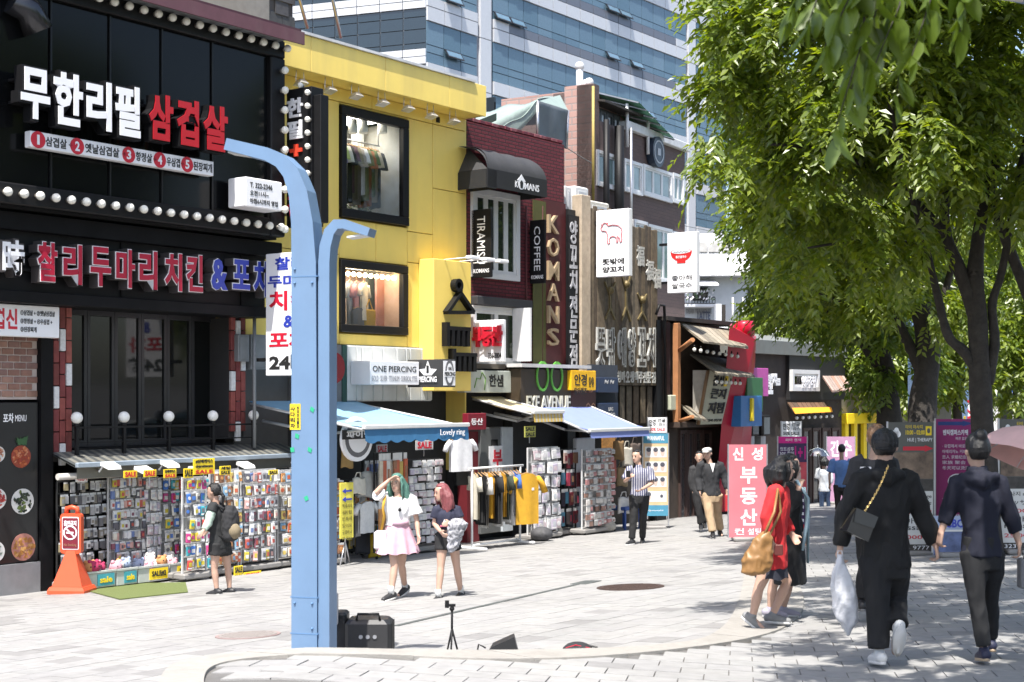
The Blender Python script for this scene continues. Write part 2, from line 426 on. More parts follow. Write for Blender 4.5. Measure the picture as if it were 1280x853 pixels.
# helpers on the frontage
def U(px,n=0.,fr=FF):return fr.q(px,0,n)[0]
def Z(px,py,n=0.,fr=FF):return fr.q(px,py,n)[1]
def rc(px0,px1,pt,pb,n=0.,fr=FF):
 """u0,u1,z0,z1 of a frontage rectangle whose left edge runs from pt down to pb"""
 return U(px0,n,fr),U(px1,n,fr),Z(px0,pb,n,fr),Z(px0,pt,n,fr)
def n_at(u,px,fr=FF):
 """how far in front of the frontage a point at u must stand to be seen at px"""
 a=fr.W(u,0,0);d=fr.d;nx,ny=d[1],-d[0];k=(px-640)/FOC
 return(k*a.y-a.x)/(nx-k*ny)
def blade(u):
 a=FF.W(u,0,0);return Frame(a.x,a.y,FF.d[1],-FF.d[0])
def letters(parent,chars,n,dep,face,side,bold=.03,outline=.03,fr=FF,omat=None,name='letter'):
 """channel letters: chars = [(glyph, px0, px1, pt, pb)]; face plate in front of a bolder dark body"""
 for ch,a,b,t,bt in chars:
  u0,u1,z0,z1=rc(a,b,t,bt,n,fr)
  e=outline*(z1-z0)
  body=MB();tx(body,ch,u0-e,u1+e,z0-e,z1+e,-(n-.012),dep,bold+outline,0)
  o=part(name,body,[side],parent)
  if omat:
   f0=MB();tx(f0,ch,u0-e*.55,u1+e*.55,z0-e*.55,z1+e*.55,-(n+.004),.012,bold+outline*.6,0);part('letter_rim',f0,omat,o)
  f=MB();tx(f,ch,u0,u1,z0,z1,-(n+.016),.016,bold,0);part('letter_face',f,face,o)
RED=M('sign red',(.52,.012,.035),.4,var=.05);NAVY=M('sign blue',(.03,.05,.36),.4,var=.05)
SIGNW=M('sign white',(.82,.82,.84),.35,var=.03);INK=M('print black',(.02,.02,.02),.5,var=0)
REDP=M('print red',(.55,.02,.04),.5,var=0);GREYP=M('print grey',(.3,.3,.32),.5,var=0);YEL=M('sign yellow',(.85,.62,.02),.45,var=.03)
STEEL=M('brushed steel',(.5,.5,.52),.35,.8,var=.1,scale=20)
GREY=M('grey metal',(.22,.23,.24),.5,.2,var=.15,dirt=.2)
DARKW=Mglass('dark window glass',(.008,.009,.009),.06,.45)
BLACKM=M('black cladding',(.007,.007,.008),.55,var=.35,scale=3,spec=.15)
BRK=Misl('red brick',[(.20,.045,.04),(.24,.06,.05),(.17,.035,.035),(.27,.075,.06),(.15,.035,.03)],.75,.3,.2)
BRW=M('white brick',(.62,.62,.62),.7,var=.2,scale=20)
def bulb_mesh(r,nm='bulb'):
 m=MB().sphere((0,-r*1.35,0),r,12,8,0);m.path([(0,0,0),(0,-r*.55,0)],[r*.62,r*.5],10,1)
 return m.mesh(nm,[M('opal bulb',(.82,.8,.72),.25,var=.03),M('socket',(.25,.23,.2),.4,.5)])
# black barbecue restaurant
N1=.9
b1=thing('restaurant','black two storey restaurant with bulb framed upper floor and big Korean lettering','building',(0,0,-.9),FF)
u0=U(-60,N1);u1=U(357,N1);zt=Z(357,52,N1);zb=Z(357,297,N1)
mb=MB().box(u0-3,u1-.08,-N1+.12,7,zb+.12,zt-.05)
part('upper_floor',mb,BLACKM,b1)
bw=.30
part('border',MB().bevbox(u0,u1,-N1,-N1+.2,zt-bw,zt,.02),BLK(),b1)
part('border',MB().bevbox(u0,u1-.34,-N1,-N1+.2,zb,zb+bw,.02),BLK(),b1)
part('border',MB().bevbox(u1-.33,u1,-N1,-N1+.2,zb,zt-bw-.003,.02),BLK(),b1)
part('soffit',MB().box(u0,u1-.01,-N1+.21,.2,zb-.03,zb+.1),BLK(),b1)
px_=[-40,66,140,205,268,337]
for a,b in zip(px_[:-1],px_[1:]):
 ua,ub=U(a,N1)+.012,U(b,N1)-.012
 if b==337:ub=u1-.34
 m=MB();m.box(ua,ub,-N1+.10,-N1+.115,zb+bw+.01,zt-bw-.01,0)
 m.box(ua,ua+.03,-N1+.07,-N1+.0995,zb+bw+.01,zt-bw-.01,1)
 part('mesh_screen',m,[Mglass('smoked glass',(.005,.0055,.006),.16,.22),M('screen mesh',(.014,.014,.015),.4,.3)],b1)
m=MB();a=FF.q(40,38,N1)
m.path([(a[0]-.35,-N1-.02,a[1]+.35),(a[0]-.1,-N1-.06,a[1]+.25),(a[0]+.05,-N1-.08,a[1]-.02)],[.2,.2,.22],14)
part('duct',m,M('duct metal',(.06,.06,.065),.25,.7),b1)
bm=bulb_mesh(.065)
def bulbs(pa,pb,cnt,n,parent,me):
 (ua,za),(ub,zb_)=FF.q(*pa,n),FF.q(*pb,n)
 for i in range(cnt):
  t=i/(cnt-1);inst('bulb',me,parent,(ua+(ub-ua)*t,-n,za+(zb_-za)*t))
zc=Z(357,62,N1)
for i in range(25):inst('bulb',bm,b1,(U(356,N1)-.275*i-.02,-N1-.001,zt-.14))
for i in range(27):inst('bulb',bm,b1,(U(347,N1)-.262*i,-N1-.001,zb+.15))
for i in range(9):
 inst('bulb',bm,b1,(u1-.1,-N1-.001,zt-.52-.335*i))
sg=thing('barbecue_sign','large white and red Korean channel letters on the black upper screen','sign',(u0+1,-N1-.1,5.5),FF)
rail=MB()
for z in(Z(30,100,1.02),Z(30,128,1.02)):
 rail.box(U(20,1.0),U(286,1.0),-N1-.05,-N1+.09,z-.02,z+.02)
part('mounting_rail',rail,BLK(),sg)
letters(sg,[('무',26,62,82,146),('한',67,103,88,154),('리',108,139,98,160),('필',144,175,104,168)],1.2,.18,SIGNW,BLK(),.035,.04)
letters(sg,[('삼',186,216,115,173),('겹',221,248,122,180),('살',254,284,129,186)],1.2,.18,M('letter red',(.42,.012,.02),.35,var=.05),BLK(),.035,.03)
ua,ub,za,zbb=rc(36,265,163.5,184,1.0)
ms=thing('menu_strip_sign','long white strip sign with five red numbered circles under the big letters','sign',(ua,-1.0,za),FF)
part('board',MB().bevbox(ua,ub,-1.04,-.9,za,zbb,.008),SIGNW,ms)
m=MB();L=ub-ua;items=[('①','삼겹살'),('②','옛날삼겹살'),('③','항정살'),('④','우삼겹'),('⑤','된장찌개')]
pos=[(.02,.073,.178),(.215,.272,.452),(.488,.543,.634),(.662,.718,.796),(.822,.876,.99)]
mr=MB();mw=MB();h=zbb-za
for(c,t),(p0,p1,p2)in zip(items,pos):
 cx=ua+L*(p0+.016);cz=za+h*.5
 ring=[(cx+.12*math.cos(i*math.pi/10),cz+.12*math.sin(i*math.pi/10))for i in range(20)]
 mr.prism(ring[::-1],-1.046,-1.0405)
 tx(mw,str(items.index((c,t))+1),cx-(.02 if c=='①' else .04),cx+(.02 if c=='①' else .04),cz-.07,cz+.07,-1.052,.004,.03)
 tx(m,t,ua+L*p1,ua+L*p2,za+h*.2,za+h*.8,-1.046,.004,.02)
for p in(.2,.483,.652,.812):tx(m,'+',ua+L*(p-.011),ua+L*(p+.006),za+h*.38,za+h*.62,-1.046,.004,.03)
part('lettering',m,INK,ms);part('number_disc',mr,REDP,ms);part('numeral',mw,SIGNW,ms)
ua,ub,za,zbb=rc(309,353,221,258,1.35)
hs=thing('opening_hours_lightbox','small white lightbox with phone number and opening hours on the bulb border','sign',(ua,-1.35,za),FF)
part('box',MB().bevbox(ua-.03,ub,-1.35,-.93,za,zbb,.015),SIGNW,hs)
m=MB()
for i,(t,f)in enumerate((('T. 322-2346',.72),('오전11시~',.6),('아침6시까지 영업',.9))):
 zz=zbb-(zbb-za)*(.16+.27*i);tx(m,t,ua+.06,ua+.06+(ub-ua-.1)*f,zz-(zbb-za)*.18,zz,-1.356,.004,.015)
part('lettering',m,INK,hs)
N2=.5
ua,ub=U(-60,N2),U(331,N2);zt2=Z(331,318,N2);zb2=Z(88,380,N2)
part('sign_band',MB().box(ua-2,ub,-N2,.3,zb2+.14,zb-.06),BLK(),b1)
part('beam',MB().bevbox(ua-2,ub+.05,-N2-.14,.1,zb2-.04,zb2+.137,.012),BLACKM,b1)
part('beam',MB().bevbox(ua-2,ub+.3,-N2-.12,.1,zb-.32,zb-.06,.012),BLACKM,b1)
for px in(150,300):part('panel_joint',MB().box(U(px,N2),U(px,N2)+.03,-N2-.02,-N2+.01,zb2+.14,zb-.33),BLACKM,b1)
cs=thing('chicken_sign','red and blue Korean channel letters with white rims on the black band','sign',(0,-N2,3.5),FF)
m=MB()
for z in(Z(44,318,N2+.1),Z(44,338,N2+.1)):m.box(U(-10),U(338,N2),-N2-.07,-N2,z-.02,z+.02)
part('mounting_rail',m,BLK(),cs)
LR=M('chicken letter red',(.40,.012,.04),.35,var=.05);LS=M('letter return',(.10,.09,.09),.4,.3)
letters(cs,[('찰',47,71,302,351),('리',79,102,305,355),('두',113,138,308,357),('마',145,168,311,359),('리',174,196,313,361),('치',206,227,316,363),('킨',233,253,318,364)],.78,.2,LR,LS,.03,.035,omat=SIGNW)
letters(cs,[('&',264,284,323,362),('포',291,312,324,361),('차',317,337,326,370)],.78,.2,NAVY,LS,.03,.035,omat=SIGNW)
letters(cs,[('時',3,30,299,343)],.78,.2,SIGNW,LS,.025,.05)
zg=-1.15
part('wall',MB().box(-9,U(306),.9,7,zg,zb2),BLACKM,b1)
def upright_bricks(px0,px1,z0,z1,n):
 ua,ub=U(px0,n),U(px1,n)
 pl=part('brick_pillar',MB().box(ua+.004,ub-.004,-n+.03,.9,z0,z1),M('mortar dark',(.03,.028,.028),.9),b1)
 m1=None;wd=(ub-ua)/3
 me={}
 for mt,nm in((BRK,'r'),(BRW,'w')):
  me[nm]=MB().bevbox(-wd/2+.008,wd/2-.008,-.03,.03,-.165,.165,.006).mesh('brick',mt)
 for c in range(3):
  z=z0+.12-(.17 if c%2 else 0);r=0
  while z<z1-.1:
   if z-.16>z0-.3:
    w_=(r+c*2)%5==2
    inst('brick',me['w' if w_ else 'r'],pl,(ua+wd*(c+.5),-n+(.0 if not w_ else-.008),z+.16))
   z+=.345;r+=1
upright_bricks(65,89,Z(65,578,.12),zb2-.04,.12)
upright_bricks(287,306,Z(287,548,.12),zb2-.04,.12)
ua,ub=U(91),U(287);zs=Z(91,540,0)
part('bay_floor',MB().box(ua,ub,-.1,.9,zs-.9,zs-.25),BLACKM,b1)
n_=6
for i in range(n_):
 a=ua+(ub-ua)*i/n_;b=ua+(ub-ua)*(i+1)/n_
 f=MB();f.box(a+.004,a+.06,.35,.42,zs-.25,zb2);f.box(b-.06,b-.004,.35,.42,zs-.25,zb2);f.box(a+.06,b-.06,.35,.42,zb2-.1,zb2-.001);f.box(a+.06,b-.06,.35,.42,zs-.25,zs-.15)
 w_=part('window',f,M('window frame black',(.02,.02,.022),.35),b1)
 part('pane',MB().box(a+.06,b-.06,.38,.395,zs-.149,zb2-.101),DARKW,w_)
rl=thing('balcony_railing','black balcony railing with white globe lamps in front of the dark bay','railing',(ua,-.1,zs-.3),FF)
gl=MB().lathe([(.03,0),(.045,.01),(.04,.05)],(0,0,0),10,1).sphere((0,0,.135),.09,14,9,0).mesh('globe_lamp',[M('opal globe',(.8,.8,.77),.3,var=.02),BLK()])
zr=Z(150,535,.3)
gx=[U(p,.3)for p in(96,155,211,266,317)]
for i in range(5):
 part('post',MB().box(gx[i]-.025,gx[i]+.025,-.325,-.275,zr-1.0,zr),BLK(),rl)
 inst('globe_lamp',gl,rl,(gx[i],-.3,zr+.03))
part('top_rail',MB().box(gx[0]-.03,gx[-1]+.05,-.33,-.27,zr,zr+.03),BLK(),rl)
for k in(.2,.42,.75):part('rail',MB().box(gx[0],gx[-1]+.02,-.315,-.285,zr-k-.02,zr-k),BLK(),rl)
ua,ub,za,zbb=rc(-40,49,424,498,.12)
pb=part('brick_panel',MB().box(ua,ub,-.09,.5,za-.02,zbb+.1),M('mortar pale',(.5,.42,.38),.9),b1)
PB=Misl('brown brick',[(.23,.12,.09),(.27,.15,.11),(.19,.10,.08),(.30,.17,.13),(.21,.12,.1)],.8,.3,.2)
bme=MB().bevbox(-.096,.096,-.012,.02,-.043,.043,.006).mesh('brick',PB)
r=0;z=za+.02
while z<zbb+.05:
 x=ub-.1-(.105 if r%2 else 0)
 while x>ua:inst('brick',bme,pb,(x,-.095,z+.045));x-=.21
 z+=.103;r+=1
part('post',MB().box(U(49,.15),U(64,.15),-.2,.9,zg,Z(49,424,.15)),BLACKM,b1)
mnu=thing('menu_board','tall black menu board with photos of food dishes below the brown brick panel','menu board',(U(20,.15),-.15,Z(49,722,.15)),FF)
ua,ub=U(-40,.15),U(48,.15);za,zbb=Z(49,722,.15),Z(49,503,.15)
part('board',MB().bevbox(ua,ub,-.15,-.06,za+.25,zbb,.01),M('menu black',(.012,.012,.013),.3,var=.2),mnu)
part('plinth',MB().box(ua,ub,-.2,.0,zg,za+.24),GREY,mnu)
m=MB();tx(m,'포차',U(4,.155),U(17,.155),Z(4,529,.155),Z(4,517,.155),-.157,.005,.02);tx(m,'MENU',U(19,.155),U(33,.155),Z(19,527,.155),Z(19,519,.155),-.157,.005,.0)
part('lettering',m,SIGNW,mnu)
def dish(px,py,rx,cols,seed,plate):
 u,z=FF.q(px,py,.15);r_=random.Random(seed);rad=rx/85.
 d=MB();d.prism([(u+rad*math.cos(-a*math.pi/14),z+rad*math.sin(-a*math.pi/14))for a in range(28)],-.158,-.151)
 o=part('dish_photo',d,plate,mnu)
 c=MB()
 for i in range(46):
  a=r_.uniform(0,6.28);q=rad*.82*math.sqrt(r_.random());s=r_.uniform(.05,.13)*rad*2
  x,zz=u+q*math.cos(a),z+q*math.sin(a);k=r_.randint(4,6);t=r_.uniform(0,6);el=r_.uniform(.35,.8)
  yy=-.1585-i*.0002
  c.add([(x+s*math.cos(t)*math.cos(g*6.283/k)-s*el*math.sin(t)*math.sin(g*6.283/k),yy,zz+s*math.sin(t)*math.cos(g*6.283/k)+s*el*math.cos(t)*math.sin(g*6.283/k))for g in range(k)],[tuple(range(k-1,-1,-1))],r_.randrange(len(cols)))
 part('food',c,[M('food %d %d'%(seed,i),q,.5,var=.25,scale=40)for i,q in enumerate(cols)],o)
WP=M('plate',(.6,.6,.58),.3)
dish(26,571,14,[(.35,.07,.02),(.45,.12,.04),(.3,.04,.02),(.5,.2,.1)],1,M('plate red',(.25,.04,.02),.3))
dish(28,627,16,[(.02,.03,.02),(.04,.06,.03),(.01,.015,.012),(.1,.14,.03)],2,WP)
dish(29,684,17,[(.5,.25,.06),(.4,.18,.04),(.58,.33,.11),(.35,.14,.04)],3,M('plate rose',(.45,.2,.16),.3))
dish(-3,568,10,[(.5,.3,.2),(.3,.1,.06)],4,WP);dish(-4,624,13,[(.45,.06,.04),(.3,.03,.03)],5,WP);dish(-6,690,13,[(.2,.25,.2),(.4,.42,.38)],6,WP)
g_=MB()
for i in range(12):g_.add([(U(26,.15)+.05*math.sin(i*2.1)-.06+.01*i,-.171-i*.0003,Z(26,552,.15)+.02*math.cos(i)),(U(26,.15)+.12*math.cos(i*1.7),-.171-i*.0003,Z(26,545+(i%4),.15)),(U(26,.15)+.08*math.cos(i*1.1+2),-.171-i*.0003,Z(26,557,.15))],[(0,1,2)])
part('food',g_,M('greens',(.03,.09,.03),.5),mnu)
ua,ub,za,zbb=rc(-30,73,381,421,.42)
ws=thing('white_menu_sign','white signboard with red Korean word and numbered menu lines beside the brick pillar','sign',(ua,-.42,za),FF)
part('board',MB().bevbox(ua,ub,-.45,-.3,Z(73,423,.42),Z(73,384,.42),.01),SIGNW,ws)
zA,zB=Z(73,423,.42),Z(73,384,.42);hh=zB-zA
m=MB();tx(m,'겹신',U(-8,.46),U(22,.46),zA+hh*.22,zA+hh*.86,-.456,.004,.03);part('lettering',m,REDP,ws)
m=MB()
for i,(t,f)in enumerate((('①삼겹살 + ②옛날삼겹살',1),('③항정살 + ④우삼겹 +',.92),('⑤된장찌개',.46))):
 z=zB-hh*(.16+.26*i);tx(m,t,U(26,.46),U(26,.46)+(U(69,.46)-U(26,.46))*f,z-hh*.17,z,-.456,.004,.02)
part('lettering',m,INK,ws)
mr_=thing('awning_cassette','maroon folded awning fixed above the bulb border of the black restaurant','awning',(U(200,1.2),-1.2,zt),FF)
ua=U(150,1.2);ub=U(374,1.2);za=Z(374,45,1.2)
m=MB().prismx([(-1.25,za),(-1.25,za+.1),(-.9,za+.2),(-.3,za+.22),(-.3,za)],ua-3,ub);part('cassette',m,M('maroon fabric',(.06,.02,.03),.7,var=.15,dirt=.2),mr_)
m=MB().box(ua-3,ub+.04,-1.29,-1.255,za-.16,za+.05);part('valance',m,M('maroon pale',(.12,.05,.06),.6,dirt=.3),mr_)
part('bar',MB().box(ua-3,ub-.2,-1.1,-.9,za-.1,za-.003),GREY,mr_)
# yellow clothes shop
YW=M('yellow cladding',(.90,.67,.16),.42,var=.06,scale=1.1,bump=.03,dirt=.15)
YR=M('yellow backing',(.45,.30,.03),.7)
b2=thing('clothes_shop','two storey yellow clad clothes shop with overhanging eave and black framed windows','building',(U(480),0,-1.2),FF)
uL,uR=U(306)+.01,U(582);zE=Z(582,164,0)
nO=n_at(uR,608);zF0=Z(608,146,nO);zF1=Z(608,108,nO)
zP=Z(427,431,0)
part('wall',MB().box(uL,uR,.05,6,zP,zF1-.2),YR,b2)
part('side_wall',MB().box(uR-.02,uR+.02,.0,6,zP-2.5,zF0),YW,b2)
for a,b in((306,389),(389,482),(482,562),(562,608)):
 a_=U(a,nO)if a>306 else uL;b_=U(b,nO)if b<608 else uR
 part('eave_panel',MB().bevbox(a_+.004,b_-.004,-nO,-nO+.06,zF0,zF1,.006),YW,b2)
part('soffit',MB().box(uL,uR,-nO+.06,.05,zF0+.01,zF0+.05),YW,b2)
part('parapet_cap',MB().prismx([(-nO-.04,zF1+.003),(-nO-.04,zF1+.05),(.9,zF1+.5),(.9,zF1+.003)],uL-1.2,uR-.4),M('white flashing',(.6,.6,.6),.5,dirt=.3),b2)
W1=rc(427,511,131,271,.05);W2=rc(426,510,324,415,.05)
xs=[uL,U(404),W1[0]-.01,W1[1]+.01,U(541),uR]
def pan(a,b,z0,z1):part('cladding_panel',MB().bevbox(a+.008,b-.008,-.004*random.random(),.05,z0+.008,z1-.008,.005),YW,b2)
zr1=Z(582,164,0);
rows=[zP,Z(427,416,0),W2[3]+.09,W1[2]-.09,Z(545,208,0),W1[3]+.06,zF0]
pan(xs[0],xs[1],rows[0],rows[2]);pan(xs[0],xs[1],rows[2],rows[5]);pan(xs[1],xs[2],rows[0],rows[2]);pan(xs[1],xs[2],rows[2],rows[5])
pan(xs[2],U(470),W2[3]+.02,W1[2]-.02);pan(U(470),xs[3],W2[3]+.02,W1[2]-.02)
pan(xs[2],xs[3],zP,W2[2]-.02)
pan(xs[3],xs[4],rows[0],rows[2]);pan(xs[3],xs[4],rows[2],rows[3]);pan(xs[3],xs[4],rows[3],rows[5])
pan(xs[4],xs[5],rows[0],rows[2]);pan(xs[4],xs[5],rows[2],Z(545,236,0));pan(xs[4],xs[5],Z(545,236,0),rows[5])
for a,b in((uL,U(404)),(U(404),U(465)),(U(465),U(541)),(U(541),uR)):pan(a,b,rows[5],zF0+.01)
pan(xs[2],xs[3],W1[3]+.02,rows[5])
part('vent_hole',MB().box(U(545),U(549),-.02,.02,Z(545,153),Z(545,146)),BLK(),b2)
CLEAR=Mclear('shop glass',(.95,.97,.97),.0)
def shopwin(w,fw,depth,rm,label):
 u0,u1,z0,z1=w
 f=MB()
 f.bevbox(u0,u1,-.07,.06,z1-fw,z1,.01);f.bevbox(u0,u1,-.07,.06,z0,z0+fw,.01)
 f.bevbox(u0,u0+fw*.8,-.068,.06,z0+fw+.001,z1-fw-.001,.01);f.bevbox(u1-fw,u1,-.068,.06,z0+fw+.001,z1-fw-.001,.01)
 wd=part('window',f,BLK(),b2)
 part('pane',MB().box(u0+fw*.8,u1-fw,.0,.012,z0+fw,z1-fw),CLEAR,wd)
 r=MB()
 a,b,c,d=u0+.02,u1-.02,z0+.02,z1-.02
 r.quad((a,depth,c),(b,depth,c),(b,depth,d),(a,depth,d));r.quad((a,.06,c),(a,depth,c),(a,depth,d),(a,.06,d));r.quad((b,.06,c),(b,depth,c),(b,depth,d),(b,.06,d))
 r.quad((a,.06,c),(b,.06,c),(b,depth,c),(a,depth,c));r.quad((a,.06,d),(b,.06,d),(b,depth,d),(a,depth,d))
 part('room',r,rm,wd);return wd
bpy.data.objects.remove([o for o in b2.children if o.name.split('.')[0]=='wall'][0])
w=MB();a0,a1=W1[0]+.02,W1[1]-.02;b0_,b1_=W2[0]+.02,W2[1]-.02
w.box(uL,a0,.05,6,zP,zF1-.2);w.box(a1,uR-.03,.05,6,zP,zF1-.2)
w.box(a0+.001,a1-.001,.05,6,W1[3]-.02,zF1-.2);w.box(a0+.001,a1-.001,.05,6,W2[3]-.02,W1[2]+.02);w.box(a0+.001,a1-.001,.05,6,zP,W2[2]+.02)
part('wall',w,YR,b2)
RM=M('shop room',(.62,.62,.60),.8,var=.1)
FILLG=M('shop fill glow',(1,.93,.82),.5,var=0,emit=7)  # added glowing panels that brighten the shop rooms, no real fixtures
wA=shopwin(W1,.17,1.5,RM,'');wB=shopwin(W2,.15,1.2,M('shop room warm',(.5,.34,.26),.8),'')
for w__,W_,d_ in((wA,W1,1.1),(wB,W2,.85)):part('fill_panel',MB().box(W_[0]+.25,W_[1]-.35,.35,d_,W_[3]-.05,W_[3]-.035),FILLG,w__)
def shirt_poly(w,h,sl,neck=.18):
 return[(-neck*w,h),(-.5*w,h*.93),(-.5*w-sl,h*.66),(-.5*w-sl*.55,h*.58),(-.43*w,h*.72),(-.45*w,0),(.45*w,0),(.43*w,h*.72),(.5*w+sl*.55,h*.58),(.5*w+sl,h*.66),(.5*w,h*.93),(neck*w,h),(.1*w,h*.96),(-.1*w,h*.96)]
def garment(mb,org,ax,w,h,sl,thick,seed,mi=0):
 """a shirt hanging from org (its collar), width along the horizontal direction ax, folds in it"""
 r=random.Random(seed);pl=shirt_poly(w,h,sl);ax=Vector(ax).normalized();pr=Vector((-ax.y,ax.x,0));o=Vector(org)
 N=8;rowsz=[i/N for i in range(N+1)]
 ph=r.uniform(0,6);left=[];g=[]
 for t in rowsz:
  half=.45*w if t<.7 else .45*w+(.5*w-.45*w)*(t-.7)/.23 if t<.93 else .5*w-(.5-.18)*w*(t-.93)/.07
  row=[]
  for j in range(7):
   s=-1+2*j/6;fold=math.sin(s*5+ph)*.02*(1-t*.8)+math.sin(s*9+ph*2)*.01*(1-t)
   row.append((s*half,(h*t-h),fold))
  g.append(row)
 vs=[];fs=[]
 for sd in(-1,1):
  b=len(vs)
  for i,row in enumerate(g):
   for x,z,f in row:
    bl=thick*.5*math.sqrt(max(0,1-(x/(w*.5+1e-6))**2))+.004
    vs.append(o+ax*x+pr*(f+sd*bl)+Vector((0,0,z)))
  for i in range(N):
   for j in range(6):
    q=(b+i*7+j,b+i*7+j+1,b+i*7+j+8,b+i*7+j+7)
    fs.append(q if sd<0 else q[::-1])
 mb.add(vs,fs,mi,True)
 if sl>0:
  for sd in(-1,1):
   mb.path([o+ax*(sd*w*.44)+Vector((0,0,-h*.09)),o+ax*(sd*(w*.5+sl*.4))+Vector((0,0,-h*.22)),o+ax*(sd*(w*.5+sl*.75))+Vector((0,0,-h*.38))],[h*.085,h*.08,h*.085],8,mi,True,max(.3,thick/(h*.17)))
 mb.path([o+ax*(-w*.4)+Vector((0,0,-h*.05)),o+Vector((0,0,.02)),o+ax*(w*.4)+Vector((0,0,-h*.05))],.008,5,1)
 mb.path([o+Vector((0,0,.02)),o+Vector((0,0,.06)),o+pr*.02+Vector((0,0,.09))],.005,4,1)
WOOD_H=M('hanger wood',(.5,.3,.14),.5)
def cloth(nm,rgb):return M('cloth '+nm,rgb,.85,var=.12,scale=12,bump=.12,bscale=120)
def hang(nm,label,rgb,org,ax,w,h,sl,th,seed,fr,group,cat='shirt',name='hanging_shirt'):
 mb=MB();garment(mb,org,ax,w,h,sl,th,seed)
 return solo(name,mb,[cloth(nm,rgb),WOOD_H],label,cat,tuple(org),fr,group)
zr=Z(440,176,-.5)
rl_=thing('clothes_rail','clothes rail with hanging shirts behind the upper shop window','clothes rail',(U(470,-.5),.5,zr),FF)
part('rail',MB().tube((W1[0]+.1,.5,zr),(W1[1]-.25,.5,zr),.015),STEEL,rl_)
for i,x in enumerate((W1[0]+.12,W1[1]-.28)):part('bracket',MB().tube((x,.5,zr),(x,.5,W1[3]-.02),.012),STEEL,rl_)
cols=[('pale blue',(.45,.5,.6)),('lilac',(.42,.38,.48)),('grey violet',(.25,.23,.33)),('lime',(.5,.58,.2)),('cream',(.6,.58,.5)),('black',(.02,.02,.02)),('plum',(.12,.06,.08)),('khaki',(.22,.19,.12)),('taupe',(.3,.26,.22)),('white check',(.6,.6,.6)),('olive',(.16,.17,.08)),('rust',(.3,.1,.04)),('moss',(.1,.14,.06)),('sand',(.45,.38,.27)),('charcoal',(.05,.05,.055))]
for i,(nm,c)in enumerate(cols):
 x=W1[0]+.2+(W1[1]-W1[0]-.58)*i/(len(cols)-1)
 hang(nm,'%s shirt hanging on the rail in the upper window of the yellow shop'%nm,c,(x,.5,zr-.09),(.25,1,0),.42,.95+.1*(i%3),.16,.07,i,FF,'shirts on the rail in the upper shop window')
for i,px in enumerate((443,456,480)):
 u,z=FF.q(px,158,-.3)
 m=MB().path([(u,.35,z+.13),(u,.33,z-.13)],[.09,.09],12).tube((u,.35,z+.12),(u,.35,W1[3]-.02),.012)
 o=part('spot_lamp',m,M('lamp white',(.75,.75,.72),.4),wA)
part('column',MB().box(U(448,-1),U(455,-1),1.0,1.2,W1[2]+.03,W1[3]-.03),RM,wA)
part('shelf',MB().box(U(470,-1),U(490,-1),.9,1.3,W1[3]-.6,W1[3]-.1),M('dark shelf',(.04,.04,.04),.6),wA)
pl_=MB();r=random.Random(3)
for i in range(260):
 a=r.uniform(0,6.28);u=U(450,-.9)+r.gauss(0,.28);y=.9+r.gauss(0,.12);z=W1[2]+.12+abs(r.gauss(.2,.17));s=r.uniform(.04,.1)
 pl_.add([(u,y,z),(u+s*math.cos(a),y+.03,z+s*.7),(u+1.8*s*math.cos(a),y,z+s*.3),(u+s*math.cos(a+.5),y-.03,z)],[(0,1,2,3)])
solo('indoor_plant',pl_,M('plant leaf',(.06,.1,.04),.6),'leafy green plant below the shirts in the upper shop window','plant',(U(450,-.9),.9,W1[2]+.1),FF)
zr=Z(433,342,-.25)
me=MB().sphere((0,0,0),.045,10,7).mesh('lit_bulb',M('lit bulb',(1,.72,.36),.4,var=0,emit=14))
m2=MB().tube((W2[0]+.08,.25,zr+.08),(W2[1]-.1,.25,zr+.08),.012)
st=thing('bulb_string','row of nine lit bulbs along the top of the lower shop window','lights',(W2[0],.25,zr),FF);part('cable',m2,BLK(),st)
for i in range(9):inst('bulb',me,st,(U(435+57*i/8,-.25),.25,zr))
for i,(nm,c,px,h)in enumerate((('grey stripe',(.4,.4,.42),437,.9),('pink',(.5,.22,.25),446,.85),('white crochet',(.65,.6,.52),455,.75))):
 hang(nm,'%s top hanging behind the glass of the lower shop window'%nm,c,(U(px,-.5),.5,Z(433,350,-.4)),(1,.5,0),.42,h,.12,.08,30+i,FF,'tops in the lower shop window')
m=MB();u=U(462,-.45);z=Z(433,398,-.45);m.bevbox(u-.16,u+.16,.42,.5,z-.2,z+.2,.02);m.path([(u-.1,.46,z+.2),(u,.46,z+.4),(u+.1,.46,z+.2)],.012,5)
solo('mustard_bag',m,cloth('mustard',(.5,.28,.02)),'mustard bag beside the tops in the lower shop window','bag',(u,.46,z-.2),FF)
m=MB();garment(m,(U(447,-.42),.42,Z(433,384,-.42)),(1,.3,0),.5,.55,0,.1,55)
solo('check_skirt',m,[cloth('check',(.09,.09,.11)),WOOD_H],'dark checked skirt below the tops in the lower shop window','skirt',(U(447,-.42),.42,Z(433,384,-.42)),FF)
part('dark_curtain',MB().box(U(459,-.7),U(470,-.7),.7,.74,W2[2]+.03,W2[3]-.03),M('curtain dark',(.04,.045,.03),.8),wB)
part('poster_wall',MB().box(U(471,-.55),U(505,-.55),.55,.6,W2[2]+.03,W2[3]-.2),M('poster pink',(.48,.22,.17),.7,var=.25,scale=3),wB)
u,z=FF.q(487,371,-.5);nt_=part('notice',MB().box(u,u+.2,.53,.54,z-.16,z+.08),SIGNW,wB)
part('lettering',MB().box(u+.04,u+.16,.524,.529,z-.05,z),REDP,nt_)
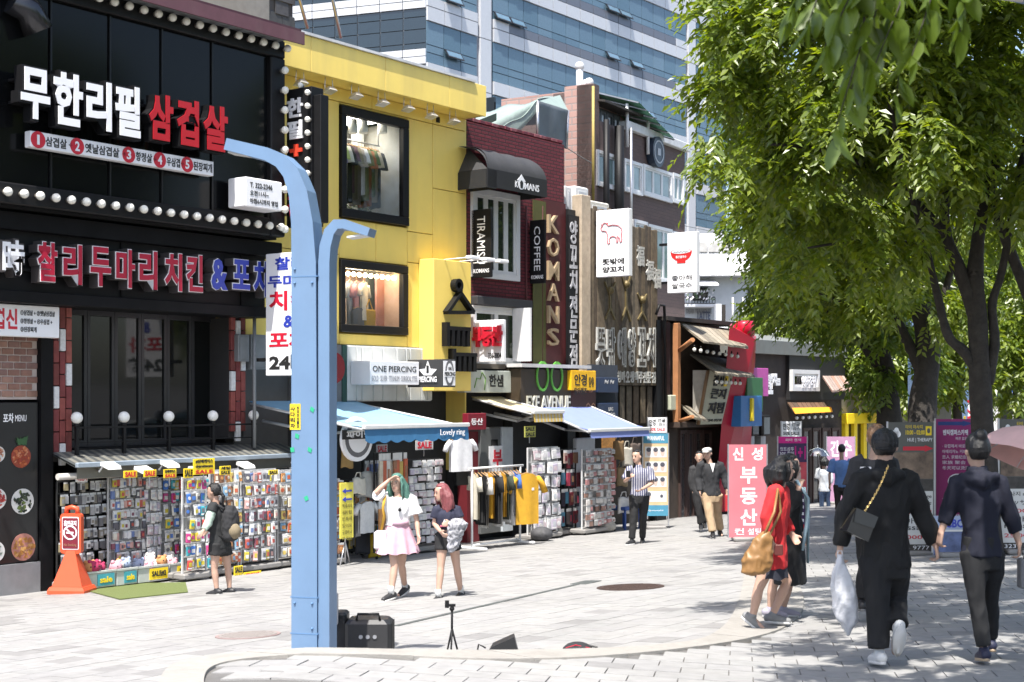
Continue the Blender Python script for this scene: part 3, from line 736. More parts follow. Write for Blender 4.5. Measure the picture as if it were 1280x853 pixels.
def eave_lamp(i,px,py):
 u,z=FF.q(px,py+4,nO*.75);y=-nO*.75
 o=thing('eave_spotlight','small silver spotlight number %d'%i,'spotlight',(u,y,zF0),FF,'spotlights under the yellow eave')
 m=MB()
 for s in(-1,1):m.path([(u+s*.09,y,zF0+.01),(u+s*.1,y,zF0-.12),(u+s*.1,y,z+.02)],.007,5)
 part('bracket',m,STEEL,o)
 m=MB();m.add([(u-.10,y-.13,z-.01),(u+.10,y-.13,z-.01),(u+.12,y+.06,z-.06),(u-.12,y+.06,z-.06),(u-.06,y-.07,z+.055),(u+.06,y-.07,z+.055),(u+.07,y+.02,z+.035),(u-.07,y+.02,z+.035)],[(0,1,5,4),(1,2,6,5),(2,3,7,6),(3,0,4,7),(4,5,6,7),(3,2,1,0)]);part('lamp_head',m,M('lamp silver',(.62,.6,.55),.35,.5),o)
 return o
ordn=['first from the dark bulb frame','second from the dark bulb frame','third, above the left window frame edge','fourth, above the middle of the upper window','fifth, right above the window corner','sixth, beside the square black vent hole','last, nearest the red brick cafe']
for i,(px,py)in enumerate(((375,100),(411,109),(444,116),(477,125),(509,132),(538,141),(566,148))):
 o=eave_lamp(i,px,py);o['label']='silver spotlight under the yellow eave, '+ordn[i]
nB=n_at(U(523),542)
ua=U(523);ub=U(589,nB);zt_,zb_=Z(542,323,nB),Z(542,489,nB)
hb=thing('hanger_sign_box','tall yellow projecting box with a black hanger emblem and block letters','sign',(ua,-nB,zb_),FF)
part('box',MB().bevbox(ua,ub,-nB,-.005,zb_,zt_,.012),YW,hb)
u,z=FF.q(570,357,nB+.05);m=MB()
ring=MB();ro_,ri_=.105,.055
for i in range(20):
 a,b=i*math.pi/10,(i+1)*math.pi/10
 p=[(u+r_*1.25*math.cos(t),z+r_*1.25*math.sin(t))for r_,t in((ri_,a),(ro_,a),(ro_,b),(ri_,b))]
 ring.prism(p[::-1],-nB-.14,-nB-.005)
part('hook_ring',ring,BLK(),hb)
a,b,c=FF.q(554,391,nB),FF.q(587,391,nB),FF.q(570,367,nB);c=((a[0]+b[0])/2,c[1])
def bar(mb,p,q,t,y0,y1):
 d=Vector((q[0]-p[0],q[1]-p[1]));n_=Vector((-d.y,d.x)).normalized()*t/2
 mb.prism([(p[0]+n_.x,p[1]+n_.y),(q[0]+n_.x,q[1]+n_.y),(q[0]-n_.x,q[1]-n_.y),(p[0]-n_.x,p[1]-n_.y)],y0,y1)
m=MB();bar(m,a,b,.07,-nB-.14,-nB-.003);bar(m,b,c,.07,-nB-.139,-nB-.004);bar(m,c,a,.07,-nB-.138,-nB-.005);m.box(c[0]-.05,c[0]+.05,-nB-.12,-nB-.004,c[1]-.02,z-.05)
part('hanger_emblem',m,BLK(),hb)
for(x0,x1,t,bt)in((553,583,403,433),(561,591,436,465)):
 u0_,u1_,z0_,z1_=rc(x0,x1,t,bt,nB+.02);w_=u1_-u0_;m=MB()
 m.box(u0_,u0_+w_*.12,-nB-.14,-nB-.003,z0_,z1_);m.box(u0_+w_*.121,u1_,-nB-.139,-nB-.004,z0_+(z1_-z0_)*.68,z0_+(z1_-z0_)*.84)
 for j in range(4):m.box(u0_+w_*(.22+j*.215),u0_+w_*(.33+j*.215),-nB-.138,-nB-.005,z0_+.01,z0_+(z1_-z0_)*.679)
 part('block_letter',m,BLK(),hb)
m=MB()
for dx in(0,.5,.95):
 u_=U(556,nB)+dx;m.tube((u_,-nB+.02,zt_+.0),(u_+.15,-nB-.55,zt_+.03),.012,n=6)
part('lamp_arm',m,SIGNW,hb)
for dx in(0,.5,.95):
 u_=U(556,nB)+dx+.15;part('lamp_head',MB().bevbox(u_-.16,u_+.16,-nB-.66,-nB-.52,zt_-.02,zt_+.05,.015),SIGNW,hb)
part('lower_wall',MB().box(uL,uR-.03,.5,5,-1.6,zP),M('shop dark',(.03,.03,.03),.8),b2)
zc0=Z(434,502,.12);u0_,u1_=U(434,.12),U(541,.12)
wp=part('ribbed_panel',MB().box(u0_,u1_,-.06,.3,zc0,zP-.004),M('panel white',(.55,.57,.56),.5,var=.08,dirt=.15),b2)
edges=[434,446,453,467,479,496,508,513,527,535,541]
for a,b in zip(edges[:-1],edges[1:]):
 part('slat',MB().bevbox(U(a,.12)+.006,U(b,.12)-.006,-.115,-.06,zc0+.01,zP-.02,.012),M('panel white'),wp)
part('green_post',MB().box(U(428,.12),U(434,.12)-.004,-.12,.3,zc0-.05,zP-.01),M('dark green',(.01,.06,.05),.5),b2)
part('grey_panel',MB().box(U(380,.1),U(428,.1)-.004,-.1,.3,zc0-.1,zP-.008),M('panel grey',(.16,.16,.165),.6),b2)
u,z=FF.q(416,460,.35)
ap=thing('pomegranate_sign','dark red pomegranate shaped sign on the grey panel behind the blue pole','sign',(u,-.3,z),FF)
m=MB();m.prism([(u+.25*math.cos(-t*.4488)*(1 if math.cos(t*.4488)>0 else .95),z+.28*math.sin(-t*.4488))for t in range(14)],-.42,-.2);part('fruit',m,M('dark red gloss',(.22,.008,.015),.25),ap)
m=MB()
for s in(-1,0,1):m.add([(u-.15+s*.08-.04,-.43,z+.27),(u-.15+s*.08+.04,-.43,z+.27),(u-.15+s*.16,-.46,z+.4),(u-.15+s*.08,-.38,z+.27)],[(0,1,2),(1,3,2),(3,0,2)])
part('crown_tip',m,M('dark red gloss'),ap)
part('bracket',MB().box(u-.03,u+.03,-.2,-.08,z-.03,z+.03),BLK(),ap)
nS=.62;ua,ub,za,zz_=rc(463,524,451,481,nS)
op=thing('piercing_lightbox','white lightbox reading ONE PIERCING mounted on the ribbed white panel','sign',(ua,-nS,za),FF)
part('box',MB().bevbox(ua,ub,-nS,-.13,za,zz_,.01),SIGNW,op)
m=MB();tx(m,'ONE PIERCING',ua+.06,ub-.09,za+.24,zz_-.09,-nS-.005,.005,.006);part('lettering',m,INK,op)
m=MB();tx(m,'GOLD · SILVER · TITANIUM · SURGICAL STEEL',ua+.04,ub-.05,za+.07,za+.17,-nS-.005,.005,0);part('lettering',m,GREYP,op)
nF=n_at(U(523,.62),551);uS=U(524,nS)+.03
sb=thing('star_sign_box','black and white corner box sign with a star and an oval piercing emblem','sign',(uS,-nF,Z(551,484,nF)),FF)
uE=U(569.5,nF);za,zz_=Z(551,484,nF),Z(551,449,nF)
part('box',MB().bevbox(uS,uE,-nF,-.3,za,zz_,.006),M('sign charcoal',(.04,.04,.042),.4),sb)
f=MB().box(uS+.02,uE-.02,-nF-.008,-nF-.001,za+.03,zz_-.03);part('front_face',f,SIGNW,sb)
BFr=blade(uS)
def blade_text(parent,uS_,items):
 """print on a face that stands square to the frontage: geometry turned into the frontage frame"""
 for nm,mb,mt in items:
  m=MB();m.f,m.m,m.sm=mb.f,mb.m,mb.sm;m.v=[(uS_+y,-x,z)for x,y,z in mb.v];part(nm,m,mt,parent)
cx=(nF+.45)/2;cz=(za+zz_)/2;rr=(zz_-za)*.45
st_=MB();st_.prism([(cx+(rr if i%2==0 else rr*.45)*math.sin(-i*math.pi/5),cz+(rr if i%2==0 else rr*.45)*math.cos(i*math.pi/5))for i in range(10)],-.008,-.002)
t1=MB();tx(t1,'1',cx-.03,cx+.03,cz+.0,cz+.15,-.012,.003,.02)
t2=MB();tx(t2,'PIERCING',cx-rr*.95,cx+rr*.95,cz-.17,cz-.06,-.014,.003,.02)
t3=MB().box(cx-rr*1.02,cx+rr*1.02,-.0105,-.0085,cz-.19,cz-.04)
blade_text(sb,uS,[('star',st_,SIGNW),('numeral',t1,INK),('lettering_band',t3,M('sign charcoal')),('lettering',t2,SIGNW)])
cx=(uS+uE)/2;m=MB();m.prism([(cx+.13*math.cos(-t*.4),cz+.26*math.sin(-t*.4))for t in range(16)],-nF-.013,-nF-.009);part('emblem',m,M('emblem grey',(.12,.12,.13),.5),sb)
m=MB();m.prism([(cx+.09*math.cos(-t*.4),cz+.19*math.sin(-t*.4))for t in range(16)],-nF-.016,-nF-.0135);m.box(cx-.17,cx+.17,-nF-.019,-nF-.0165,cz-.07,cz+.04);part('emblem_field',m,SIGNW,sb)
m=MB();tx(m,'PIERCING',cx-.16,cx+.16,cz-.055,cz+.025,-nF-.023,.003,.02);tx(m,'ONE',cx-.05,cx+.05,cz+.06,cz+.12,-nF-.023,.003,.01);part('lettering',m,INK,sb)
def blade_box(name,label,u,px0,px1,py0,py1,thick,mats,cat='sign'):
 """box sign square to the frontage at u, seen from px0 to px1; py0, py1 at its left edge"""
 f=blade(u);x0,z1=f.q(px0,py0);z0=f.q(px0,py1)[1];x1=f.q(px1,py0)[0]
 t=thing(name,label,cat,(x0,0,z0),f)
 part('box',MB().bevbox(x0,x1,0,thick,z0,z1,.01),mats,t)
 part('bracket',MB().box(x0-.25,x0,.03,thick-.03,z1-.3,z1-.24).box(x0-.25,x0,.03,thick-.03,z0+.24,z0+.3),BLK(),t)
 return t,f,x0,x1,z0,z1
uB=U(357,N1)+.15
t,f,x0,x1,z0,z1=blade_box('vertical_blade_sign','tall black blade sign with bulbs and white Korean letters beside the yellow wall',uB,358,389,113,285,.3,BLK())
m=MB();w_=x1-x0
for ch,a,b in(('한',123,147),('필',151,174)):tx(m,ch,x0+w_*.06,x0+w_*.68,f.q(370,b)[1],f.q(370,a)[1],-.03,.028,.03)
part('lettering',m,SIGNW,t)
m=MB();tx(m,'+',x0+w_*.18,x0+w_*.66,f.q(370,196)[1],f.q(370,181)[1],-.03,.028,.05);part('lettering',m,M('plus red',(.7,.06,.03),.4),t)
m=MB();tx(m,'삼',x0+w_*.06,x0+w_*.68,f.q(370,240)[1],f.q(370,214)[1],-.03,.028,.03);tx(m,'겹',x0+w_*.06,x0+w_*.68,f.q(370,270)[1],f.q(370,244)[1],-.03,.028,.03);part('lettering',m,RED,t)
part('side_board',MB().bevbox(x1+.005,x1+.17,.05,.25,z0+.05,z1-.15,.01),BLK(),t)
sm_=bulb_mesh(.05)
for i in range(10):inst('bulb',sm_,t,(x1-.02,-.001,z1-.12-i*(z1-z0-.2)/9.5))
inst('bulb',sm_,t,(x0+.3,.1,z1+.05))
uC=U(306)-.35
t,f,x0,x1,z0,z1=blade_box('chicken_blade_sign','white vertical blade sign with blue and red Korean words behind the blue pole',uC,332,392,318,470,.18,SIGNW)
H_=z1-z0;W_=x1-x0;m=MB();r_=MB();o_=MB()
tx(m,'찰리',x0+.2*W_,x0+.8*W_,z1-.14*H_,z1-.035*H_,-.006,.005,.03);tx(m,'두마리',x0+.05*W_,x0+.95*W_,z1-.28*H_,z1-.18*H_,-.006,.005,.03)
tx(r_,'치킨',x0+.08*W_,x0+.92*W_,z1-.47*H_,z1-.31*H_,-.006,.005,.03);tx(m,'&',x0+.38*W_,x0+.62*W_,z1-.61*H_,z1-.51*H_,-.006,.005,.03)
tx(r_,'포차',x0+.08*W_,x0+.92*W_,z1-.78*H_,z1-.64*H_,-.006,.005,.03);tx(o_,'24時',x0+.08*W_,x0+.95*W_,z0+.04*H_,z0+.18*H_,-.006,.005,.04)
part('lettering',m,NAVY,t);part('lettering',r_,RED,t);part('lettering',o_,INK,t)
for i,(a,b,t_,bt,n_,lab)in enumerate(((298,312,418,452,.25,'small grey meter box with a cover beside the brick pillar'),(314,333,418,462,.2,'larger grey meter box behind the vertical white blade sign'))):
 u0_,u1_,z0_,z1_=rc(a,b,t_,bt,n_)
 o=thing('meter_box',lab,'meter box',(u0_,-n_,z0_),FF);part('box',MB().bevbox(u0_,u1_,-n_,-.02,z0_,z1_,.01),GREY,o);part('door',MB().bevbox(u0_+.03,u1_-.03,-n_-.015,-n_-.001,z0_+.04,z1_-.04,.004),GREY,o)
 part('pipe',MB().tube(((u0_+u1_)/2,-.1,z0_),((u0_+u1_)/2,-.1,z0_-1.2),.025),GREY,o)
part('side_wall',MB().box(U(306)+.02,U(380,.1)-.01,.3,.8,-1.6,zP-.01),M('gap wall',(.1,.1,.1),.8,dirt=.3),b2)
m=MB();u=U(318,.4);m.tube((u,-.4,Z(318,392,.4)),(u,-.4,Z(318,560,.4)),.03)
solo('drain_pipe',m,GREY,'grey upright pipe standing between the brick pillar and the white blade sign','pipe',(u,-.4,Z(318,560,.4)),FF)
# brick wall material (too small to pick apart): relief and colour by piece
def Mbrick(name,c1,c2,mortar,bw,bh,mw=.012,rough=.8):
 if name in MATS:return MATS[name]
 m=M(name,c1,rough,0,0);n=m.node_tree.nodes;l=m.node_tree.links;b=n['Principled BSDF']
 tc=n.new('ShaderNodeTexCoord');sp=n.new('ShaderNodeSeparateXYZ');cb=n.new('ShaderNodeCombineXYZ');ad=n.new('ShaderNodeMath');ad.operation='ADD'
 l.new(tc.outputs['Object'],sp.inputs[0]);l.new(sp.outputs['X'],ad.inputs[0]);l.new(sp.outputs['Y'],ad.inputs[1]);l.new(ad.outputs[0],cb.inputs[0]);l.new(sp.outputs['Z'],cb.inputs[1])
 t=n.new('ShaderNodeTexBrick');t.inputs['Scale'].default_value=1;t.inputs['Brick Width'].default_value=bw;t.inputs['Row Height'].default_value=bh;t.inputs['Mortar Size'].default_value=mw
 t.inputs['Color1'].default_value=(*c1,1);t.inputs['Color2'].default_value=(*c2,1);t.inputs['Mortar'].default_value=(*mortar,1)
 l.new(cb.outputs[0],t.inputs['Vector']);l.new(t.outputs['Color'],b.inputs['Base Color'])
 bp=n.new('ShaderNodeBump');bp.inputs['Strength'].default_value=.6;bp.inputs['Distance'].default_value=.015;bp.invert=True
 l.new(t.outputs['Fac'],bp.inputs['Height']);l.new(bp.outputs[0],b.inputs['Normal']);return m
KB=Mbrick('cafe brick',(.115,.014,.022),(.16,.022,.032),(.045,.012,.015),.24,.075)
KBW=M('cafe red board',(.075,.012,.014),.6,var=.2,scale=6)
WFR=M('white frame',(.68,.68,.68),.4,var=.06)
GLS=Mglass('cafe glass',(.03,.04,.03),.03,.9)
# red brick cafe
uK0,uK1=U(582)+.04,U(705);zK0=-1.9
b3=thing('brick_cafe','dark red brick cafe with two black dome awnings and gold vertical letters','building',(U(640),0,-1.5),FF)
zk=Z(582,151)
part('wall',MB().box(uK0,uK1,.0,5,Z(640,455),zk),KB,b3)
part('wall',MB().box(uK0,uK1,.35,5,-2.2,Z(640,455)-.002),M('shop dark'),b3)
cp=part('coping',MB().box(uK0+.01,uK1-.01,.05,.3,zk,zk+.03),KBW,b3)
cbm=MB().bevbox(-.1,.1,-.06,.06,0,.07,.008).mesh('brick',Misl('coping brick',[(.13,.02,.03),(.09,.015,.02),(.2,.06,.07)],.6,.3,.2))
k=int((uK1-uK0)/.22)
for i in range(k):
 o=inst('brick',cbm,cp,(uK0+.12+i*.22,.07,zk+.025));o.rotation_euler=(0,random.uniform(-.03,.03),random.uniform(-.08,.08))
def dome(u0,u1,zt,zb,vh,dep,lab,txt,org):
 t=thing('dome_awning',lab,'awning',((u0+u1)/2,-.3,zb),FF,'black dome awnings on the red cafe')
 N=10
 def fn(a,b):
  ang=b*math.pi/2;s=math.sin(ang);c=1-math.cos(ang)
  inset=(1-s)*.0+(1-math.sqrt(max(0,1-(1-s)**2)))*.0
  e_=.32 if u1-u0>1 else .0;x0=u0+e_*(1-b**.6);x1=u1-e_*(1-b**.6)
  sag=.035*math.sin(a*math.pi*3)**2*math.sin(b*math.pi)
  return(x0+(x1-x0)*a,-dep*math.sin(ang*.999)**.9-.01,zb+vh+(zt-zb-vh)*math.cos(ang)-sag)
 FAB=M('awning black',(.035,.035,.037),.75,var=.15,bump=.1)
 part('canopy',MB().sheet(fn,12,10),FAB,t)
 for x,y in((u0,u0+.32),(u1,u1-.32))if u1-u0>1 else():
  part('end_panel',MB().add([(y,-.01,zt),(x,-dep,zb+vh),(x,-.01,zb+vh)]if x==u1 else[(y,-.01,zt),(x,-.01,zb+vh),(x,-dep,zb+vh)],[(0,1,2)]),FAB,t)
 VF=M('valance black',(.016,.016,.017),.7,var=.1)
 m=MB().box(u0,u1,-dep-.015,-dep,zb,zb+vh+.01).box(u0,u0+.015,-dep+.001,-.01,zb,zb+vh).box(u1-.015,u1,-dep+.001,-.01,zb,zb+vh);part('valance',m,VF,t)
 m=MB();c=u0+(u1-u0)*txt
 if txt<.3:return
 tx(m,'K',c-.36,c-.26,zb+vh*.25,zb+vh*.62,-dep-.02,.004,.01);tx(m,'MANS',c-.02,c+.5,zb+vh*.22,zb+vh*.62,-dep-.02,.004,.01)
 part('lettering',m,SIGNW,t)
 m=MB();cx=c-.14;cz=zb+vh*.5
 rr=[(cx+.12*math.cos(-i*.3142),cz+.12*math.sin(-i*.3142))for i in range(20)];m.prism(rr,-dep-.02,-dep-.0155)
 m.prism([(cx-.15,cz+.06),(cx,cz+.2),(cx+.15,cz+.06)],-dep-.0215,-dep-.0156);part('logo',m,SIGNW,t)
 m=MB();m.prism([(cx-.035,cz-.09),(cx-.055,cz+.03),(cx,cz+.08),(cx+.055,cz+.03),(cx+.035,cz-.09)][::-1],-dep-.026,-dep-.022);part('logo_mark',m,VF,t)
dz0=Z(609,236,.75);dz1=Z(609,190,0)
dome(U(609,.75),U(683,.75),Z(602,189,0),Z(609,233,.75),.36,.75,'right black dome awning over the tall white cafe window',.62,None)
dome(U(583,0)+.03,U(610.5,.75)-.05,Z(602,189,0)-.02,Z(609,233,.75)-.02,.36,.75,'left black dome awning partly cut off by the yellow wall',.1,None)
def framewin(parent,u0,u1,z0,z1,n,cols,fw,pane,y=0,name='window',fm=None):
 f=MB();fm=fm or WFR
 f.box(u0,u1,y-n,y+.04,z1-fw,z1).box(u0,u1,y-n,y+.04,z0,z0+fw).box(u0,u0+fw,y-n,y+.04,z0+fw+.001,z1-fw-.001).box(u1-fw,u1,y-n,y+.04,z0+fw+.001,z1-fw-.001)
 w_=part(name,f,fm,parent);a=u0+fw;L=(u1-u0-2*fw)/cols
 for i in range(cols):
  s=MB();b=a+i*L;g=fw*.6
  s.box(b+.002,b+g,y-n*.6,y+.03,z0+fw+.002,z1-fw-.002).box(b+L-g,b+L-.002,y-n*.6,y+.03,z0+fw+.002,z1-fw-.002).box(b+g,b+L-g,y-n*.6+.002,y+.03,z0+fw+.002,z0+fw+g).box(b+g,b+L-g,y-n*.6+.002,y+.03,z1-fw-g,z1-fw-.002)
  part('sash',s,fm,w_);part('pane',MB().box(b+g,b+L-g,y-n*.3,y-n*.3+.01,z0+fw+g,z1-fw-g),pane,w_)
 return w_
u0,u1=U(588),U(647);framewin(b3,u0,u1,Z(588,346),Z(588,234),.07,4,.12,GLS,-.001)
part('ledge',MB().bevbox(U(588),U(658),-.18,-.002,Z(588,381),Z(588,370),.015),M('ledge grey',(.045,.045,.047),.7),b3)
framewin(b3,U(588),U(648),Z(588,456),Z(588,381.5),.07,2,.1,GLS,-.001)
f=MB();a=FF.q(636,386);part('open_sash',MB().box(0+U(637),U(637)+.05,-.55,-.08,Z(637,452),Z(637,386)),WFR,b3)
for px in(655,675):part('down_pipe',MB().tube((U(px),-.06,Z(px,258)),(U(px),-.06,Z(px,455)),.022),KBW,b3)
part('wall_board',MB().box(U(676),uK1-.02,-.06,-.001,Z(676,455),Z(676,250)),KBW,b3)
part('olive_banner',MB().box(U(663),U(679),-.075,-.061,Z(663,455),Z(663,250)),M('olive cloth',(.085,.085,.02),.7,var=.15),b3)
GOLD=M('gold letters',(.42,.31,.19),.5,.1,var=.2)
for ch,t,bt in(('K',268,291),('O',297,320),('M',326,350),('A',354,376),('N',382,404),('S',410,432)):
 u0,u1,z0,z1=rc(685,698,t,bt,.1);m=MB();tx(m,ch,u0,u1,z0,z1,-.13,.07,.006);part('letter',m,GOLD,b3)
for nm,lab,px,x0,x1,t,bt,word in(('tiramisu_banner','black vertical banner reading TIRAMISU in front of the white cafe window',588,589,614,263,348,'TIRAMISU'),('coffee_banner','black vertical banner reading COFFEE hung beside the gold letters',660,662,681,276,355,'COFFEE')):
 t_,f,a,b,z0,z1=blade_box(nm,lab,U(px)-.0,x0,x1,t,bt,.06,BLK(),'banner');H_=z1-z0;W_=b-a
 m=MB();tx(m,word,a+W_*.3,a+W_*.7,z0+H_*.2,z1-H_*.1,-.006,.005,.0,rot90=True);tx(m,'KOMANS',a+W_*.12,a+W_*.9,z0+H_*.07,z0+H_*.13,-.006,.005,.01);part('lettering',m,SIGNW,t_)
t_,f,a,b,z0,z1=blade_box('estate_agent_sign','white sign with thick red Korean letters in front of the lower cafe window',U(590),592,629,401,453,.1,SIGNW);H_=z1-z0;W_=b-a
m=MB();tx(m,'부동산',a+.04*W_,b-.01*W_,z0+.36*H_,z0+.86*H_,-.1,.1,.05);part('lettering',m,RED,t_);m=MB();tx(m,'336-3804',a+.5*W_,b-.06*W_,z0+.08*H_,z0+.22*H_,-.006,.005,.03);part('lettering',m,INK,t_)
part('wood_strip',MB().box(U(582),U(632,.1),-.1,.0,Z(640,462),Z(640,456)),M('grey wood',(.12,.1,.08),.8),b3)
u0,u1,z0,z1=rc(592,639,463,491,.25)
t_=thing('tree_sign','pale grey sign with a green sketch and two Korean letters below the red lettered sign','sign',(u0,-.25,z0),FF);part('board',MB().bevbox(u0-.3,u1,-.25,-.05,z0,z1,.01),M('sign pale grey',(.42,.46,.43),.5),t_)
m=MB();tx(m,'한샘',u0+(u1-u0)*.4,u0+(u1-u0)*.78,z0+.12,z1-.08,-.256,.005,.03);part('lettering',m,INK,t_)
m=MB();m.path([(u0+.02,-.255,z0+.1),(u0+.1,-.255,z0+.3),(u0+.22,-.255,z0+.28),(u0+.28,-.255,z0+.42),(u0+.4,-.255,z0+.3),(u0+.36,-.255,z0+.05)],.012,5);part('sketch',m,M('green line',(.12,.25,.05),.6),t_)
part('black_column',MB().box(uK1+.005,U(724)-.3,-.1,3,-2,Z(706,262)),M('column black',(.012,.012,.013),.5),b3)
lt=MB();z=Z(715,272)
cw=U(724)-.31
wl=thing('vertical_neon_letters','black column strip with worn white outline characters beside the gold cafe letters','sign',(uK1+.3,-.1,0),FF)
part('board',MB().box(U(709,.12),U(723,.12),-.16,-.101,Z(709,458),Z(709,270)),BLK(),wl)
for i,ch in enumerate('양꼬치전문점'):
 zz=Z(709,272+i*31,.16);m=MB();tx(m,ch,U(712,.16),U(721,.16),zz-.58,zz-.05,-.18,.018,.02);part('letter',m,M('weathered white',(.4,.4,.42),.6,var=.5,scale=14),wl)
# timber fronted restaurant
TIM=Misl('weathered timber',[(.125,.095,.06),(.095,.07,.047),(.15,.115,.075),(.11,.09,.065),(.08,.063,.045),(.165,.13,.09)],.85,.4,.25)
b4=thing('timber_restaurant','restaurant front of weathered upright planks with white outline letters','building',(U(775),0,-1.8),FF)
uT0,uT1=U(737,.15),U(821,.15);zT=Z(787,281,.15)
part('wall',MB().box(U(724),uT1+.2,-.0,4,-2.2,zT-.3),M('timber back',(.03,.025,.02),.9),b4)
part('post',MB().bevbox(U(726,.2),U(738,.2)-.01,-.22,.05,Z(726,520,.2),Z(726,243,.2),.015),M('pale timber',(.42,.34,.25),.8,var=.2,scale=8),b4)
k=20;w_=(uT1-uT0)/k;tm=MB().bevbox(-w_/2+.004,w_/2-.004,-.02,.02,-.5,.5,.006).mesh('plank',TIM)
zTb=Z(790,482,.15)
for i in range(k):
 z1_=zT+random.uniform(-.05,.05)+(.25 if i<9 else 0);z0_=zTb
 o=inst('plank',tm,b4,(uT0+w_*(i+.5),-.15-random.uniform(0,.015),(z0_+z1_)/2),(0,0,0),(1,1,z1_-z0_))
for i in range(7):
 a=U(773,.1)+i*.32;z0_,z1_=Z(785,530,.1),zTb-.02;inst('plank',tm,b4,(a+.15,-.1,(z0_+z1_)/2),(0,0,0),(1.5,1,z1_-z0_))
WOUT=M('outline white',(.45,.45,.42),.6,var=.2)
def outline_letter(ch,x0,x1,t,bt,n,mat,parent,thick=.05):
 u0,u1,z0,z1=rc(x0,x1,t,bt,n);e=thick
 m=MB();tx(m,ch,u0,u1,z0,z1,-n,.05,.045);o=part('letter',m,mat,parent)
 m=MB();tx(m,ch,u0+e,u1-e,z0+e*.8,z1-e*.8,-n-.004,.01,.0);part('letter_core',m,M('letter core',(.06,.05,.04),.7),o)
for ch,a,b in(('뜻',746,757),('밖',759,770),('에',773,783),('양',786,795),('꼬',798,808),('치',810,820)):outline_letter(ch,a,b,409,459,.22,WOUT,b4)
m=MB()
for i,ch in enumerate('양갈비꼬치칭따오생맥주전문점'):m=MB();tx(m,ch,U(746+i*5.4,.22),U(746+i*5.4+4.4,.22),Z(746,478,.22),Z(746,463,.22),-.2,.04,.03);part('letter',m,WOUT,b4)
BRZ=M('bronze relief',(.16,.12,.05),.5,.3)
for(px,py,h)in((763,376,46),(783,372,60),(803,384,34)):
 u,z=FF.q(px,py,.2);s=h/1800*34/2;m=MB()
 m.sphere((u,-.2,z+s*.55),.1,8,6);bar(m,(u,z+s*.5),(u,z-s*.5),.06,-.21,-.17);bar(m,(u-.22,z+s),(u,z+s*.3),.05,-.212,-.172);bar(m,(u+.22,z+s),(u,z+s*.3),.05,-.214,-.174);bar(m,(u-.2,z-s),(u,z-s*.4),.05,-.216,-.176);bar(m,(u+.2,z-s),(u,z-s*.4),.05,-.218,-.178)
 part('relief_figure',m,BRZ,b4)
for(px,py)in((801,320),(813,338),(822,348)):
 u,z=FF.q(px,py,.2);m=MB();tx(m,'福',u-.18,u+.18,z-.25,z+.25,-.2,.04,.02);part('letter',m,WOUT,b4)
part('side_post',MB().box(U(821,.2)+.01,U(833,.2),-.2,.5,-2.2,Z(821,400,.2)),BLK(),b4)
m=MB();m.path([(U(820,.25),-.25,Z(820,395)),(U(822,.25),-.3,Z(822,383)),(U(828,.25),-.3,Z(828,384)),(U(831,.25),-.25,Z(831,400)),(U(832,.25),-.25,Z(832,520))],.04,6);part('cable',m,BLK(),b4)
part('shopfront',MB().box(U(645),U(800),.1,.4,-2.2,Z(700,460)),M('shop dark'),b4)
part('flat_roof',MB().box(U(650,.55),U(737,.55),-.6,-.2,Z(690,460,.55),Z(690,458,.55)+.04),M('white flashing'),b4)
u0,u1,z0,z1=rc(651,714,461,516,.5)
t_=thing('glasses_shop_sign','dark brown board with green spectacle rings and the word AVENUE','sign',(u0,-.5,z0),FF);part('board',MB().bevbox(u0,u1,-.5,-.1,z0,z1,.01),M('sign brown',(.045,.032,.02),.45),t_)
m=MB()
for s in(-.27,.27):
 for i in range(18):
  a,b=i*math.pi/9,(i+1)*math.pi/9;c=(u0+u1)/2+.1+s
  m.prism([(c+r_*.23*math.cos(t),z0+.78+r_*.33*math.sin(t))for r_,t in((.84,a),(1,a),(1,b),(.84,b))][::-1],-.53,-.501)
part('spectacle_ring',m,M('lime green',(.12,.4,.06),.4),t_)
m=MB();tx(m,'EYE AVENUE',u0+.2,u1-.06,z0+.06,z0+.36,-.53,.028,.01);part('lettering',m,M('cream letters',(.62,.6,.48),.5),t_)
u0,u1,z0,z1=rc(714,745,463,488,.6)
t_=thing('yellow_optician_sign','yellow sign with black Korean letters beside the brown AVENUE board','sign',(u0,-.6,z0),FF);part('board',MB().bevbox(u0,u1,-.6,-.45,z0,z1,.01),M('sign orange yellow',(.85,.47,.01),.45),t_)
m=MB();tx(m,'안경',u0+.12,u0+(u1-u0)*.62,z1-.34,z1-.08,-.606,.005,.02);tx(m,'알타렌즈',u0+.12,u0+(u1-u0)*.62,z1-.54,z1-.38,-.606,.005,.01);tx(m,'OO',u0+(u1-u0)*.7,u1-.1,z1-.32,z1-.14,-.606,.005,0);tx(m,'안경',u0+(u1-u0)*.7,u1-.1,z0+.08,z0+.26,-.606,.005,0);part('lettering',m,INK,t_)
u0,u1,z0,z1=rc(714,745,489,516,.5)
t_=thing('maroon_sign','maroon board with faded gold lettering under the yellow sign','sign',(u0,-.5,z0),FF);part('board',MB().bevbox(u0,u1,-.5,-.3,z0,z1,.01),M('sign maroon',(.06,.014,.012),.5),t_)
m=MB();tx(m,'GRAND',u0+.15,u1-.1,z0+.45,z0+.65,-.506,.005,0);tx(m,'OO',u1-.42,u1-.02,z0-.05,z0+.22,-.506,.005,0);part('lettering',m,M('faded gold',(.35,.17,.1),.5),t_)
